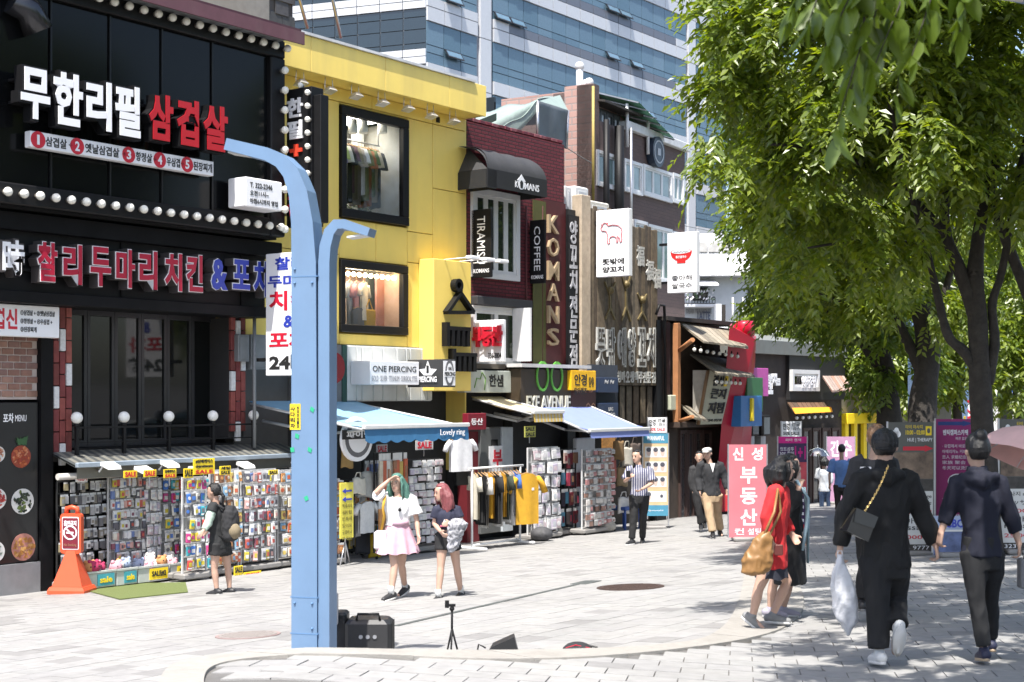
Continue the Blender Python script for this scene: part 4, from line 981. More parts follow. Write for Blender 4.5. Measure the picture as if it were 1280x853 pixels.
for i,(t0,b0_,word)in enumerate(((472,491,''),(504,524,'BAG\nSTUDIO'))):
 u0,u1,z0,z1=rc(747,773,t0,b0_,.5)
 t_=thing('navy_sign',('navy blue blank board above the bag shop board','navy board reading BAG STUDIO below the timber planks')[i],'sign',(u0,-.5,z0),FF);part('board',MB().bevbox(u0,u1,-.5,-.3,z0,z1,.01),M('sign navy',(.015,.03,.075),.4,var=.2),t_)
 if word:m=MB();tx(m,word,u0+(u1-u0)*.42,u1-.15,z0+.05,z1-.1,-.506,.005,0);part('lettering',m,M('pale blue letters',(.4,.5,.6),.5),t_)
 else:m=MB();tx(m,'~ ~',u0+.3,u1-.2,z0+.2,z0+.3,-.506,.005,0);part('lettering',m,M('pale blue letters'),t_)
 part('backing',MB().box(u0-.02,u1+.3,-.29,-.1,z0-.4,z1+.3),M('grey slate board',(.05,.06,.08),.6),t_)
t_,f,a,b,z0,z1=blade_box('lamb_skewer_sign','white projecting sign with a pink lamb outline and black Korean letters',U(735),745,786,264,347,.16,SIGNW);W_=b-a;H_=z1-z0
m=MB();tx(m,'뜻밖에',a+.2*W_,a+.86*W_,z0+.18*H_,z0+.27*H_,-.006,.005,.03);tx(m,'양꼬치',a+.2*W_,a+.86*W_,z0+.06*H_,z0+.15*H_,-.006,.005,.03);part('lettering',m,INK,t_)
lam=[(.15,.73),(.2,.76),(.22,.79),(.27,.81),(.33,.8),(.36,.77),(.4,.76),(.5,.77),(.6,.765),(.7,.75),(.78,.71),(.8,.66),(.78,.6),(.8,.54),(.78,.505),(.74,.51),(.72,.57),(.66,.6),(.68,.53),(.66,.5),(.63,.51),(.62,.58),(.55,.6),(.45,.59),(.42,.56),(.43,.5),(.38,.49),(.36,.51),(.37,.57),(.36,.63),(.32,.68),(.26,.69),(.2,.69),(.15,.73)]
m=MB();m.path([(a+x*W_,-.006,z0+y*H_)for x,y in lam],.014,5);m.path([(a+.16*W_,-.006,z0+.79*H_),(a+.22*W_,-.006,z0+.775*H_)],.014,5);m.path([(a+.33*W_,-.006,z0+.79*H_),(a+.38*W_,-.006,z0+.8*H_)],.014,5)
part('lamb_outline',m,M('print pink red',(.5,.12,.14),.5,var=0),t_)
t_,f,a,b,z0,z1=blade_box('noodle_sign','white projecting sign with a red noodle bowl emblem above Korean letters',U(826),834,871,292,367,.16,SIGNW);W_=b-a;H_=z1-z0
m=MB();tx(m,'좋아해',a+.16*W_,a+.84*W_,z0+.2*H_,z0+.29*H_,-.006,.005,0);tx(m,'쌀국수',a+.16*W_,a+.84*W_,z0+.07*H_,z0+.16*H_,-.006,.005,0);part('lettering',m,INK,t_)
cx,cz=a+.48*W_,z0+.68*H_;rw=.36*W_;m=MB();m.prism([(cx+rw*math.cos(-t*math.pi/12),cz+.16*H_*math.sin(-t*math.pi/12))for t in range(13)],-.009,-.002);m.prism([(cx+rw*math.cos(t*math.pi/12),cz+.05*H_*math.sin(t*math.pi/12))for t in range(24)][::-1],-.012,-.004);m.box(cx-rw*.4,cx+rw*.4,-.0085,-.002,cz-.19*H_,cz-.12*H_);part('bowl',m,M('bowl red',(.62,.02,.02),.5,var=0),t_)
m=MB();m.prism([(cx+rw*.9*math.cos(t*math.pi/12),cz+.005+.038*H_*math.sin(t*math.pi/12))for t in range(24)][::-1],-.015,-.013);m.prism([(cx-.3*rw+.3*rw*math.cos(t*math.pi/8),cz+.05*H_+.06*H_*math.sin(t*math.pi/8))for t in range(16)][::-1],-.018,-.0155);tx(m,'좋은쌀국수',cx-rw*.5,cx+rw*.5,cz-.11*H_,cz-.065*H_,-.015,.004,.02);part('noodles',m,SIGNW,t_)
m=MB();m.path([(cx-rw*.7+i*rw*.14,-.0195,cz+.012*H_*(1 if i%2 else-1))for i in range(11)],.008,4);part('noodle_line',m,GREYP,t_)
# dark timber snack restaurant with stacked canopies and the giant red toy brick
b5=thing('snack_restaurant','dark wooden restaurant front with two plank canopies and a big slanted cream board','building',(U(870),0,-1.9),FF)
u0,u1=U(822,-.4),U(900);zt_=Z(840,402)
part('wall',MB().box(U(836),u1,.0,4,-2.2,zt_-.05),M('dark wood wall',(.05,.035,.025),.8,var=.3,scale=6),b5)
part('corrugated_side',MB().box(U(827),U(836)-.01,-.05,.6,Z(830,500),zt_-.02),M('rusty purple sheet',(.12,.07,.075),.7,var=.25,scale=8),b5)
part('roof_edge',MB().box(U(824),U(918),-.25,3,zt_,zt_+.1),M('dark edge',(.03,.025,.022),.8),b5)
def plank_row(name,parent,p0,p1,q0,q1,k,th,mesh,lab=None):
 """sloping canopy: top edge p0-p1, lower edge q0-q1, k planks side by side"""
 p0,p1,q0,q1=map(Vector,(p0,p1,q0,q1));o=part(name,MB().add([p0+Vector((0,0,-th-.004)),p1+Vector((0,0,-th-.004)),q1+Vector((0,0,-th-.004)),q0+Vector((0,0,-th-.004))],[(0,1,2,3)]),mesh,parent,lab)
 for i in range(k):
  a,b=(i+.04)/k,(i+.96)/k;A,B,C_,D=p0.lerp(p1,a),p0.lerp(p1,b),q0.lerp(q1,b),q0.lerp(q1,a);dz=Vector((0,0,th+random.uniform(-.006,.006)));s=(C_-B)*random.uniform(-.02,.03);C_=C_+s;D=D+s
  m=MB().add([A,B,C_,D,A-dz,B-dz,C_-dz,D-dz],[(3,2,1,0),(4,5,6,7),(0,1,5,4),(1,2,6,5),(2,3,7,6),(3,0,4,7)]);part('plank',m,mesh,o)
 return o
TIMP=Misl('pale plank',[(.26,.23,.17),(.21,.185,.14),(.30,.26,.2),(.18,.155,.12)],.85,.3,.2)
def F3(px,py,n):u,z=FF.q(px,py,n);return(u,-n,z)
nc=1.3
plank_row('canopy',b5,F3(848,402,.05),F3(913,411,.05),F3(879,426,nc),F3(936,434,nc),9,.05,TIMP)
plank_row('canopy',b5,F3(862,442,.05),F3(917,450,.05),F3(896,466,nc),F3(944,470,nc),9,.05,TIMP)
plank_row('canopy',b5,F3(850,505,.05),F3(868,510,.05),F3(866,521,.9),F3(885,525,.9),6,.05,TIMP)
plank_row('canopy',b5,F3(908,505,.05),F3(925,510,.05),F3(915,522,.7),F3(931,525,.7),5,.05,TIMP)
ORW=M('orange timber',(.38,.17,.07),.7,var=.15)
part('frame_post',MB().bevbox(U(845,.3),U(849,.3),-.35,-.2,Z(845,528,.3),Z(845,404,.3),.01),ORW,b5)
m=MB();m.tube(F3(848,439,.3),F3(866,425,1.1),.06,n=6);m.tube(F3(848,527,.3),F3(866,521,.9),.05,n=6);part('brace',m,ORW,b5)
part('beam',MB().bevbox(U(845,.3),U(907,.3),-.4,-.05,Z(845,535,.3),Z(845,528,.3),.01),M('dark beam',(.06,.04,.03),.8),b5)
lb=MB().sphere((0,0,-.06),.05,8,6).tube((0,0,-.02),(0,0,.05),.02,n=6,mi=1).mesh('bulb',[M('opal bulb'),BLK()])
for i in range(8):a,b=Vector(F3(868,428,nc-.15)),Vector(F3(922,437,nc-.15));inst('bulb',lb,b5,a.lerp(b,i/7)-Vector((0,0,.12)))
for i in range(6):a,b=Vector(F3(896,472,nc-.1)),Vector(F3(925,474,nc-.1));inst('bulb',lb,b5,a.lerp(b,i/5)-Vector((0,0,.05)))
q=[F3(887,463,.75),F3(917,466,1.0),F3(902,530,.75),F3(875,531,.5)]
sb_=thing('slanted_board','big slanted cream signboard with black Korean brush letters under the canopies','sign',F3(890,530,.6),FF)
qs=[Vector(p)for p in q];bk=[p+Vector((0,.12,0))for p in qs]
part('board',MB().add(qs+bk,[(3,2,1,0),(4,5,6,7),(0,1,5,4),(1,2,6,5),(2,3,7,6),(3,0,4,7)]),M('cream board',(.50,.48,.36),.6,var=.12),sb_)
def on_board(ch,a0,a1,b0,b1,mat,nm='lettering',bold=.03):
 v,f=glyphs(ch,bold,.05);mn,mx=v.min(0),v.max(0);m=MB();vs=[]
 for x,y,z in v:
  s=a0+(x-mn[0])/(mx[0]-mn[0])*(a1-a0);t=b0+(y-mn[1])/(mx[1]-mn[1])*(b1-b0)
  p=(qs[3]*(1-s)+qs[2]*s)*(1-t)+(qs[0]*(1-s)+qs[1]*s)*t;vs.append(p+Vector((0,-.015-.02*(z>0),0)))
 m.add(vs,f);part(nm,m,mat,sb_)
on_board('감시',.2,.62,.72,.92,INK);on_board('큰지',.2,.85,.48,.68,INK);on_board('지짐',.2,.9,.2,.42,INK);on_board('지짐이 전문점',.15,.9,.05,.1,INK,bold=0)
on_board('!',.68,.8,.72,.93,YEL)
part('side_board',MB().add([F3(866,463,.4),F3(884,463,.7),F3(873,530,.5),F3(866,520,.3)],[(3,2,1,0)]),M('pale dusty board',(.36,.34,.3),.7,var=.2),sb_)
part('edge_post',MB().tube(F3(885,463,.76),F3(873,531,.52),.05,n=6),M('edge brown',(.2,.12,.06),.7),sb_)
for i,(a,b)in enumerate(((848,857),(858,866),(867,876),(877,888))):framewin(b5,U(a),U(b),-1.75,Z(a,538),.06,1,.06,Mglass('shopfront glass',(.05,.05,.05),.06,.9),-.001,fm=M('brown frame',(.06,.035,.03),.6))
part('meter',MB().bevbox(U(834,.2),U(844,.2),-.3,.0,Z(834,513,.2),Z(834,494,.2),.02),M('pale green box',(.45,.47,.36),.6),b5)
LRD=M('toy red',(.45,.008,.03),.3,var=.05,scale=1)
rb=thing('toy_brick_front','giant red toy brick building front with round studs leaning beside the canopies','building',F3(910,640,.4),FF)
A,B,C_,D=[Vector(F3(*p))for p in((912,407,1.0),(944,424,1.2),(915,640,.5),(893,640,.5))]
dv=Vector((1.6,.35,0));dv2=Vector((1.25,.6,.12))
part('block',MB().add([A,B,C_,D,A+dv2,B+dv2,C_+dv,D+dv],[(3,2,1,0),(4,5,6,7),(0,1,5,4),(1,2,6,5),(2,3,7,6),(3,0,4,7)]),LRD,rb)
for t in(.3,.75):
 c=A.lerp(B,.55).lerp(A.lerp(B,.55)+dv2,t);part('stud',MB().lathe([(.26,-.1),(.26,.24),(.22,.27)],c,16),LRD,rb)
def slab(p,n,w_,h,mat,nm,par):u,z=FF.q(p[0],p[1],n);part(nm,MB().bevbox(u,u+w_,-n-.05,-n+.5,z-h,z,.01),mat,par)
slab((937,460),.95,1.0,.75,M('toy magenta',(.5,.08,.35),.4),'magenta_brick',rb);slab((932,472),1.0,.9,.9,M('toy green',(.03,.14,.05),.4),'green_brick',rb);slab((924,495),1.05,1.2,.8,M('toy blue',(.03,.16,.4),.4),'blue_brick',rb);slab((938,498),1.12,.12,.6,M('sign yellow'),'yellow_brick',rb)
# dark restaurant with orange awning, yellow shop beyond
b6=thing('dark_restaurant','dark brown two storey restaurant with white cluster sign and orange lit awning','building',(U(990),0,-2),FF)
part('wall',MB().box(U(922),U(1052),.0,5,-2.4,Z(940,442)),M('dark brick',(.035,.026,.022),.8,var=.3,scale=4,bump=.4),b6)
part('upper_wall',MB().box(U(982),U(1052),-.12,-.001,Z(985,500),Z(985,436)),M('charcoal wall',(.02,.019,.02),.6),b6)
part('roof',MB().prismx([(-.2,Z(940,442)),(-.2,Z(940,425)),(3,Z(940,425)+.5),(3,Z(940,442))],U(930),U(1052)),M('grey green roof',(.16,.17,.16),.6,dirt=.3),b6)
part('white_roof',MB().prismx([(1,Z(960,425)),(3,Z(960,398)+0),(5,Z(960,425))],U(930),U(1010)),M('white sheet roof',(.6,.62,.64),.5),b6)
cl=thing('white_cluster_sign','jagged cluster of white Korean block letters on the dark brown wall','sign',F3(955,482,.1),FF)
for i,(ch,a,t,b)in enumerate((('거',947,475,489),('꾸',952,472,486),('로',957,470,484),('꼬',961,469,493),('치',966,467,482),('집',970,473,482))):
 u0,u1,z0,z1=rc(a,a+5.5,t,b,.2);m=MB();tx(m,ch,u0,u1,z0,z1,-.2,.18,.05);part('letter',m,SIGNW,cl)
framewin(b6,U(988,.15),U(1022,.15),Z(988,489,.15),Z(988,462,.15),.1,1,.12,DARKW,-.125)
m=MB()
for i in range(6):m=MB();tx(m,'인생막걸리집'[i],U(1001+i*3,.2),U(1003.6+i*3,.2),Z(1000,485,.2),Z(1000,470,.2),-.24,.02,.03);part('letter',m,SIGNW,b6)
OR=M('orange fabric',(.75,.32,.02),.6,emit=0)
plank_row('awning',b6,F3(984,503,.15),F3(1033,503,.15),F3(994,517,.9),F3(1041,515,.9),9,.03,Misl('awning plank',[(.10,.055,.03),(.13,.07,.04),(.08,.05,.03)],.8))
part('awning_lip',MB().add([F3(990,510,.75),F3(1039,509,.75),F3(1041,515,.93),F3(994,517.5,.93)],[(3,2,1,0)]),OR,b6)
for i in range(7):a,b=Vector(F3(996,520,.85)),Vector(F3(1040,518,.85));inst('bulb',lb,b6,a.lerp(b,i/6))
for i in range(5):framewin(b6,U(985+i*12),U(995+i*12),-2.0,Z(985+i*12,535),.06,1,.07,Mglass('shopfront glass'),-.13,fm=M('brown frame'))
for a in(934,948):
 o=part('lamp_box',MB().bevbox(U(a,.3),U(a+9,.3),-.45,-.05,Z(a,545,.3),Z(a,519,.3),.02),BLK(),b6);part('speaker_face',MB().box(U(a+1,.3),U(a+8,.3),-.456,-.452,Z(a,543,.3),Z(a,522,.3)),M('lamp glass',(.1,.12,.13),.2),o)
 part('pale_pillar',MB().box(U(a+1,.2),U(a+7,.2),-.25,-.01,-2.2,Z(a,546,.3)),M('pale pillar',(.4,.4,.4),.5),b6)
u0,u1=U(1052),U(1085)
b7=thing('yellow_shopfront','narrow yellow shop front beyond the dark restaurant','building',(u0,0,-2.4),FF)
part('wall',MB().box(u0,u1+8,.1,4,-2.6,Z(1052,455)),M('shop wall pale',(.3,.28,.24),.8),b7);part('fascia',MB().bevbox(u0,u1+2,-.2,.09,Z(1055,530),Z(1055,517),.01),M('sign yellow'),b7)
for p in(1053,1064,1076):part('frame',MB().box(U(p),U(p)+.25,-.1,.09,-2.4,Z(1055,530)),M('sign yellow'),b7)
part('pane',MB().box(u0+.25,u1,.0,.05,-2.4,Z(1055,531)),DARKW,b7)
plank_row('tile_roof',b7,F3(1028,470,.2),F3(1055,470,.2),F3(1040,488,1.2),F3(1066,487,1.2),8,.05,Misl('roof tile',[(.3,.17,.12),(.26,.2,.17),(.34,.24,.2)],.8))
# glass office tower
yT=100.;TF=Frame((533-640)/FOC*yT,yT,.74,1);TL=Frame((533-640)/FOC*yT,yT,.937,-.35)
tw=thing('office_tower','tall office tower with blue glass bands and white panel bands behind the shops','office building',(0,0,0),TF)
TG=Misl('tower blue glass',[(.11,.18,.24),(.125,.2,.26),(.105,.175,.235),(.13,.205,.265),(.115,.19,.25),(.095,.165,.22)],.14,0,.08);TGD=Mglass('tower dark glass',(.012,.022,.03),.03,1.);TWH=M('tower white panel',(.56,.57,.59),.35,.1,.05);TGR=M('tower spandrel',(.15,.16,.19),.35,.2,.06)
TJ=M('tower joint',(.22,.24,.28),.6)
zk=lambda y:TF.q(700,y)[1]
per=zk(18)-zk(80);du=(U(717,0,TF)-U(700,0,TF))
z_lo=zk(80)-per*4;z_hi=zk(80)+per*4.2;uEnd=U(905,0,TF)
ncol=int(uEnd/du)+1;uEnd=ncol*du
part('frame',MB().box(0.05,uEnd,.12,30,-3,z_hi),TJ,tw)
tl_d=TL.d
ca=TL.ang-TF.ang;c_,s_=math.cos(ca),math.sin(ca)
def LFm(mb):
 mb.v=[(x*c_-y*s_,x*s_+y*c_,z)for x,y,z in mb.v];return mb
LW=16.
part('frame',LFm(MB().box(-LW,-.04,.12,20,-3,z_hi)),TJ,tw)
gap=.03
pane_me={}
def cell(nm,u,w_,z0,z1,mt,y0=0.,y1=.11,left=False):
 key=(nm,round(w_,3),round(z1-z0,3),left)
 if key not in pane_me:
  m=MB().box(gap,w_-gap,y0,y1,gap,z1-z0-gap)
  pane_me[key]=(LFm(m)if left else m).mesh(nm,mt)
 loc=(u*c_,u*s_,z0)if left else(u,0,z0)
 return inst(nm,pane_me[key],tw,loc)
upil=[U(605,0,TF),U(863,0,TF)]
rest=MB();cnt=0;opens=0;orr=random.Random(11)
for k in range(-3,4):
 zb_=zk(80)+per*k
 zw=zb_+per*.26;zg_=zw+per*.18
 for c in range(ncol):
  u=c*du;px=640+FOC*(TF.W(u+du/2,0,0).x/TF.W(u+du/2,0,0).y)
  if px>885 and k>1:continue
  if any(abs(u+du/2-q)<du*.5 for q in upil):
   cell('white_panel',u+du*.15,du*.7,zb_,zb_+per,TWH,-.1);continue
  cell('white_panel',u,du,zb_,zw,TWH,-.1)
  grey=637<px<842 and k>=0
  cell('spandrel',u,du,zw,zg_,TGR,-.08)if grey else(rest.box(u+gap,u+du-gap,0,.11,zw+gap,zg_-gap)if k<0 else cell('white_panel',u,du,zw,zg_,TWH,-.1))
  za=zg_;zb2_=zg_+per*.14;zc_=zb_+per
  vis=-8<(640-640)or True
  is_open=orr.random()<.17 and 540<px<860
  for(a,b)in((za,zb2_),(zb2_,zc_)):
   if a==za and is_open:
    m=MB();h=(b-a)*1.2;th=.55
    m.box(-du*.48,du*.48,-.03,.03,-h,0,0).box(-du*.42,du*.42,-.035,-.0305,-h+.1,-.1,1)
    o=part('open_window',m,[M('window frame black'),TG],tw);o.data.transform(Matrix.Translation((u+du/2,-.05,b))@Matrix.Rotation(-th,4,'X'));opens+=1
    rest.box(u+.05,u+du-.05,.02,.1,a,b-.03)
   elif cnt<299:cell('pane',u,du,a,b,TG);cnt+=1
   else:rest.box(u+gap,u+du-gap,0,.11,a+gap,b-gap)
for k in range(0,3):
 zb_=zk(80)+per*(k-0);n2=9;w2=LW/n2
 zb_=TL.q(533,80)[1]+per*(k)
 for c in range(n2):
  u=-LW+c*w2
  cell('white_panel',u,w2,zb_,zb_+per*.14,TWH,-.1,left=True);cell('white_panel',u,w2,zb_+per*.14,zb_+per*.28,TWH,-.1,left=True)
  for a,b in((.28,.38),(.38,.63),(.63,.85),(.85,1)):cell('dark_pane',u,w2,zb_+per*a,zb_+per*b,TGD,left=True)
tag(part('panes',rest,[TG],tw),kind='stuff')
# slate roofed building behind the restaurant
sl=thing('slate_building','dark slate clad block behind the maroon awning','building',(U(340,-5),5,0),FF)
u0,u1=U(337,-5),U(391,-5)-.6;zt_=Z(391,-60,-5)
part('wall',MB().box(u0,u1,5.05,12,3,zt_),M('slate wall',(.05,.05,.055),.7),sl)
part('concrete_wall',MB().box(u0-5,u0-.01,5.0,12,3,zt_),M('concrete',(.2,.2,.2),.8,var=.15,dirt=.2),sl)
shm=MB().add([(-.2,-.012,0),(.2,-.012,0),(.2,-.035,-.34),(-.2,-.035,-.34),(-.2,0,0),(.2,0,0),(.2,0,-.34),(-.2,0,-.34)],[(3,2,1,0),(0,1,5,4),(1,2,6,5),(2,3,7,6),(3,0,4,7)]).mesh('slate',Misl('slate',[(.05,.05,.055),(.07,.07,.075),(.04,.042,.045),(.09,.09,.09)],.6,.2,.2))
zz=Z(391,-5,-5);r=0
while zz>Z(391,75,-5):
 x=u0+.2+(.2 if r%2 else 0)
 while x<u1-.1:inst('slate',shm,sl,(x,5.04,zz));x+=.41
 zz-=.31;r+=1
part('steel_strut',MB().tube((u0+.3,4.9,zt_),(u0+1.1,4.9,Z(391,40,-5)),.04).tube((u0+1.6,4.9,zt_),(u0+2.2,4.9,Z(391,40,-5)),.04),STEEL,sl)
# brown brick office building
yB=39.;BR=Frame((742-640)/FOC*yB,yB,.572,1);BL=Frame(BR.o[0],BR.o[1],1,-.572)
bb=thing('brown_brick_building','brown brick building with white framed windows and a pink brick stair tower','building',(0,0,-2),BR)
PINK=Mbrick('pink brick',(.42,.26,.22),(.36,.21,.18),(.30,.24,.22),.42,.19,.02)
BRN=Mbrick('brown tile',(.105,.072,.066),(.12,.08,.072),(.085,.062,.056),.3,.1,.006)
caB=BL.ang-BR.ang;cb_,sb__=math.cos(caB),math.sin(caB)
def BLm(mb):
 mb.v=[(x*cb_-y*sb__,x*sb__+y*cb_,z)for x,y,z in mb.v];return mb
def bz(px,py,n=0):return BR.q(px,py,n)[1]
uB1=U(856,0,BR);zP_=bz(790,166)
part('wall',MB().box(.02,uB1,.0,9,-2,zP_),BRN,bb)
part('cornice',MB().bevbox(U(784,.1,BR),uB1+.1,-.15,.3,zP_+.003,zP_+.25,.02),M('white flashing'),bb)
lx0=BL.q(706,100)[0];zt_=BL.q(730,106)[1]
part('stair_tower',BLm(MB().box(lx0,-.01,-.02,.3,-2,zt_)),PINK,bb)
part('dark_strip',MB().box(-.02,.28,-.03,.5,2,zt_-.01),BRN,bb)
lx1=BL.q(600,100)[0];zt2_=BL.q(690,104)[1]
part('rear_wing',BLm(MB().box(lx1,lx0-.01,1.2,5,-2,zt2_)),PINK,bb)
part('wing_return',BLm(MB().box(lx0-.6,lx0-.015,.45,1.19,4,zt2_-.2)),BRN,bb)
wl=BL.q(612,128);part('window',BLm(MB().box(BL.q(610,130,-1.2)[0],BL.q(620,130,-1.2)[0],1.1,1.19,wl[1]-.5,wl[1]+.4)),DARKW,bb)
pz0,pz1=bz(745,158),bz(745,128)
part('penthouse',MB().box(.29,U(783,0,BR),.2,5,zP_-1,pz1-.02),M('window frame black'),bb)
a=.32
for i in range(4):
 b=a+(U(782,0,BR)-.36)/4;framewin(bb,a,b-.03,pz0,pz1-.08,.04,1,.08,M('milky glass',(.42,.46,.5),.3),.199,fm=M('window frame black'));a=b
part('roof_sheet',MB().prismx([(-.25,pz1),(-.25,pz1+.06),(.5,pz1+.2),(.5,pz1+.14)],.2,U(783,0,BR)+.6),M('dark edge'),bb)
CURT=M('curtained glass',(.24,.31,.32),.12,0,.3,2,spec=.8);GRN=M('office glass',(.20,.28,.28),.1,0,.3,1.5,spec=.8)
def bwin(p0,p1,t,b_,cols,pane):framewin(bb,U(p0,0,BR),U(p1,0,BR),bz(p0,b_),bz(p0,t),.08,cols,.09,pane,-.001)
bwin(744,771,187,232,2,GRN);bwin(778,801,198,239,2,CURT);bwin(802,838,205,244,3,CURT);bwin(839,853,216,253,2,GRN)
bwin(790,807,274,345,2,GRN);bwin(808,838,280,350,3,GRN);bwin(839,854,289,355,2,GRN)
u,z=BR.q(814,191)
ds=thing('cafe_roundel','black round coffee shop roundel on the brown brick wall above the office windows','sign',(u,-.2,z),BR)
m=MB();m.prism([(u+.42*math.cos(-t*.3142),z+.45*math.sin(-t*.3142))for t in range(20)],-.25,-.02);part('disc',m,M('roundel navy',(.02,.03,.05),.35),ds)
m=MB()
for t in range(20):
 a,b=t*.31416,(t+1)*.31416;m.prism([(u+q*math.cos(w_),z+q*math.sin(w_))for q,w_ in((.3,a),(.34,a),(.34,b),(.3,b))][::-1],-.262,-.251)
m.box(u-.1,u+.1,-.263,-.2515,z-.1,z+.1);part('ring',m,M('roundel grey',(.4,.42,.45),.5),ds)
for(px,r_,mt,t,b)in((741.5,.04,M('gas pipe yellow',(.36,.27,.07),.6),108,262),(758,.09,BLK(),150,330),(774,.14,BLK(),158,330),(789,.04,STEEL,160,330)):
 u,z1=BR.q(px,t,.2);z0=BR.q(px,b,.2)[1];part('pipe',MB().tube((u,-.2,z0),(u,-.2,z1),r_,n=8),mt,bb)
gc=thing('green_canopy','translucent green roof canopy on white posts above the brown brick building','canopy',(U(790,0,BR),1,zP_),BR)
a0,a1=U(778,0,BR),U(806,0,BR);m=MB();zc0_=bz(785,128);m.add([(a0,-.5,zc0_-.1),(a1+1.0,-.5,zc0_-.75),(a1+1.0,.9,zc0_-.25),(a0,.9,zc0_+.35)],[(0,1,2,3)]);part('sheet',m,M('green plastic',(.16,.42,.28),.4,var=.3,scale=1.5),gc)
for a in(a0+.1,a1):part('post',MB().tube((a,-.1,zP_-.5),(a,-.1,zc0_-.1),.05),WFR,gc)
for i in range(6):part('rafter',MB().tube((a0+(a1+1.0-a0)*i/5,-.5,zc0_-.13-.13*i),(a0+(a1+1.0-a0)*i/5,.9,zc0_+.32-.12*i),.025,n=5),STEEL,gc)
for i,px in enumerate((712,719,724)):
 u,z=BL.q(px,103);m=MB().tube((u,.6,z-.5),(u,.6,z+(.55,.05,.1)[i]),.1,n=8).sphere((u,.6,z+(.55,.05,.1)[i]),.14,8,5);part('roof_vent',BLm(m),M('white flashing'),bb)
TARP=M('tarp green',(.24,.30,.27),.6,var=.15,bump=.2,bscale=12);TARPG=M('tarp grey',(.085,.095,.10),.6,var=.15)
tt=thing('roof_tent','green and grey tarpaulin tent on the roof of the red brick cafe','tent',(U(680,-2.5),2.5,zT),FF)
def f2(px,py,n):u,z=FF.q(px,py,n);return Vector((u,-n,z))
A,B,C_,D=f2(586,168,-1.2),f2(672,126,-1.0),f2(700,119,-3.2),f2(600,140,-5)
def tent(a,b):
 p=A.lerp(B,a).lerp(D.lerp(C_,a),b);return p+Vector((0,0,-.22*math.sin(a*math.pi)*(1-b)+.05*math.sin(a*14+b*3)))
part('roof_sheet',MB().sheet(tent,16,8,thick=.02),TARP,tt)
E_,F_=f2(672,180,-1.0),f2(708,186,-2.0);G_=f2(710,138,-2.0)
part('side_sheet',MB().sheet(lambda a,b:(B.lerp(G_,a)).lerp(E_.lerp(F_,a),b)+Vector((0,.06*math.sin(a*9)*math.sin(b*3),0)),10,10,thick=.015),TARPG,tt)
part('gable',MB().add([B,G_,C_],[(0,1,2)]),TARP,tt)
for p,q_ in((B,E_),(A,A-Vector((0,0,1.5))),(G_,F_)):part('pole',MB().tube(p,q_,.04,n=6),STEEL,tt)
part('front_flap',MB().sheet(lambda a,b:A.lerp(B,a)+Vector((0,.02,-b*(.25+.35*math.sin(a*math.pi)))),12,4,thick=.01),TARP,tt)
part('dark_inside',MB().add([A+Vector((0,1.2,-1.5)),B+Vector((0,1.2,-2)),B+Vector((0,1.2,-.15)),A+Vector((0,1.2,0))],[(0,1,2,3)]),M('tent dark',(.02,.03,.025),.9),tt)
for i,(x0,x1,t,b,n_,lab)in enumerate(((706,716,232,268,-.3,'narrow white cabinet right of the red cafe wall'),(719,736,232,266,-.2,'white framed box unit above the pale timber post'),(737,762,250,300,-.4,'cream cabinet behind the lamb sign'))):
 u0,u1,z0,z1=rc(x0,x1,t,b,n_);o=thing('roof_cabinet',lab,'cabinet',(u0,-n_,z0),FF);part('body',MB().bevbox(u0,u1,-n_,-n_+.8,z0,z1,.03),M(('white flashing','white frame','cream box')[i],(.6,.57,.5)),o);part('panel',MB().box(u0+.12,u1-.12,-n_-.02,-n_-.002,z0+.12,z1-.12),M('panel pale',(.5,.52,.55),.4),o)
for i,(a,b)in enumerate((((640,205,36),(905,292,55)),((700,180,37),(860,250,46)))):
 p,q_=at(*a),at(*b);pts=[p.lerp(q_,t/8)-Vector((0,0,.25*math.sin(t/8*math.pi)))for t in range(9)]
 solo('overhead_wire',MB().path(pts,.014,4),GREY,('thin grey cable crossing in front of the brown brick building','second thin cable sagging below the office windows')[i],'cable',tuple(p))
# white house further down
wh=thing('white_house','white rendered house with curved roof band and balcony behind the snack restaurant','building',tuple(at(900,440,62)),WF)
WR=M('white render',(.62,.63,.65),.8,var=.06,dirt=.1)
def wb(px0,px1,pt,pb,y0,y1):a=at(px0,pt,y0);b=at(px1,pb,y0);return(a.x,b.x,y0,y1,b.z,a.z)
part('wall',MB().box(*wb(855,975,338,470,62,70)),WR,wh)
part('upper_wall',MB().box(*wb(858,940,312,337.5,62.6,70)),WR,wh)
ZR=wb(850,945,325,345,61.2,62);m=MB().prismx([(61.2,ZR[4]),(62.4,ZR[5]+.5),(63,ZR[5]+.5),(63,ZR[4])],ZR[0],ZR[1]);part('roof_band',m,WR,wh)
tme=MB().prismx([(-.07,-.01),(0,.0),(1.25,1.21),(1.2,1.25)],-.12,.12).mesh('roof_tile',Misl('white tile',[(.6,.6,.6),(.5,.5,.5),(.66,.66,.66)],.7,0,.1))
for i in range(13):inst('roof_tile',tme,wh,(ZR[0]+.15+i*.255,61.2,ZR[4]+.03))
part('parapet',MB().box(*wb(872,935,300,318,62.2,62.5)),WR,wh)
for i,(a,b)in enumerate(((874,884),(886,900),(903,918))):part('parapet_panel',MB().box(*wb(a,b,303,315,62.1,62.19)),M('pale stained',(.45,.44,.42),.8,var=.35,scale=2),wh)
part('roof_room',MB().box(*wb(855,905,292,312,66,69)),WR,wh)
part('window',MB().box(*wb(866,885,359,376,61.9,61.99)),DARKW,wh);part('awning',MB().prismx([(60.6,at(0,360,62).z),(60.7,at(0,358,62).z),(61.98,at(0,350,62).z),(61.98,at(0,352,62).z)],at(862,0,62).x,at(893,0,62).x),M('awning white',(.6,.6,.62),.6),wh)
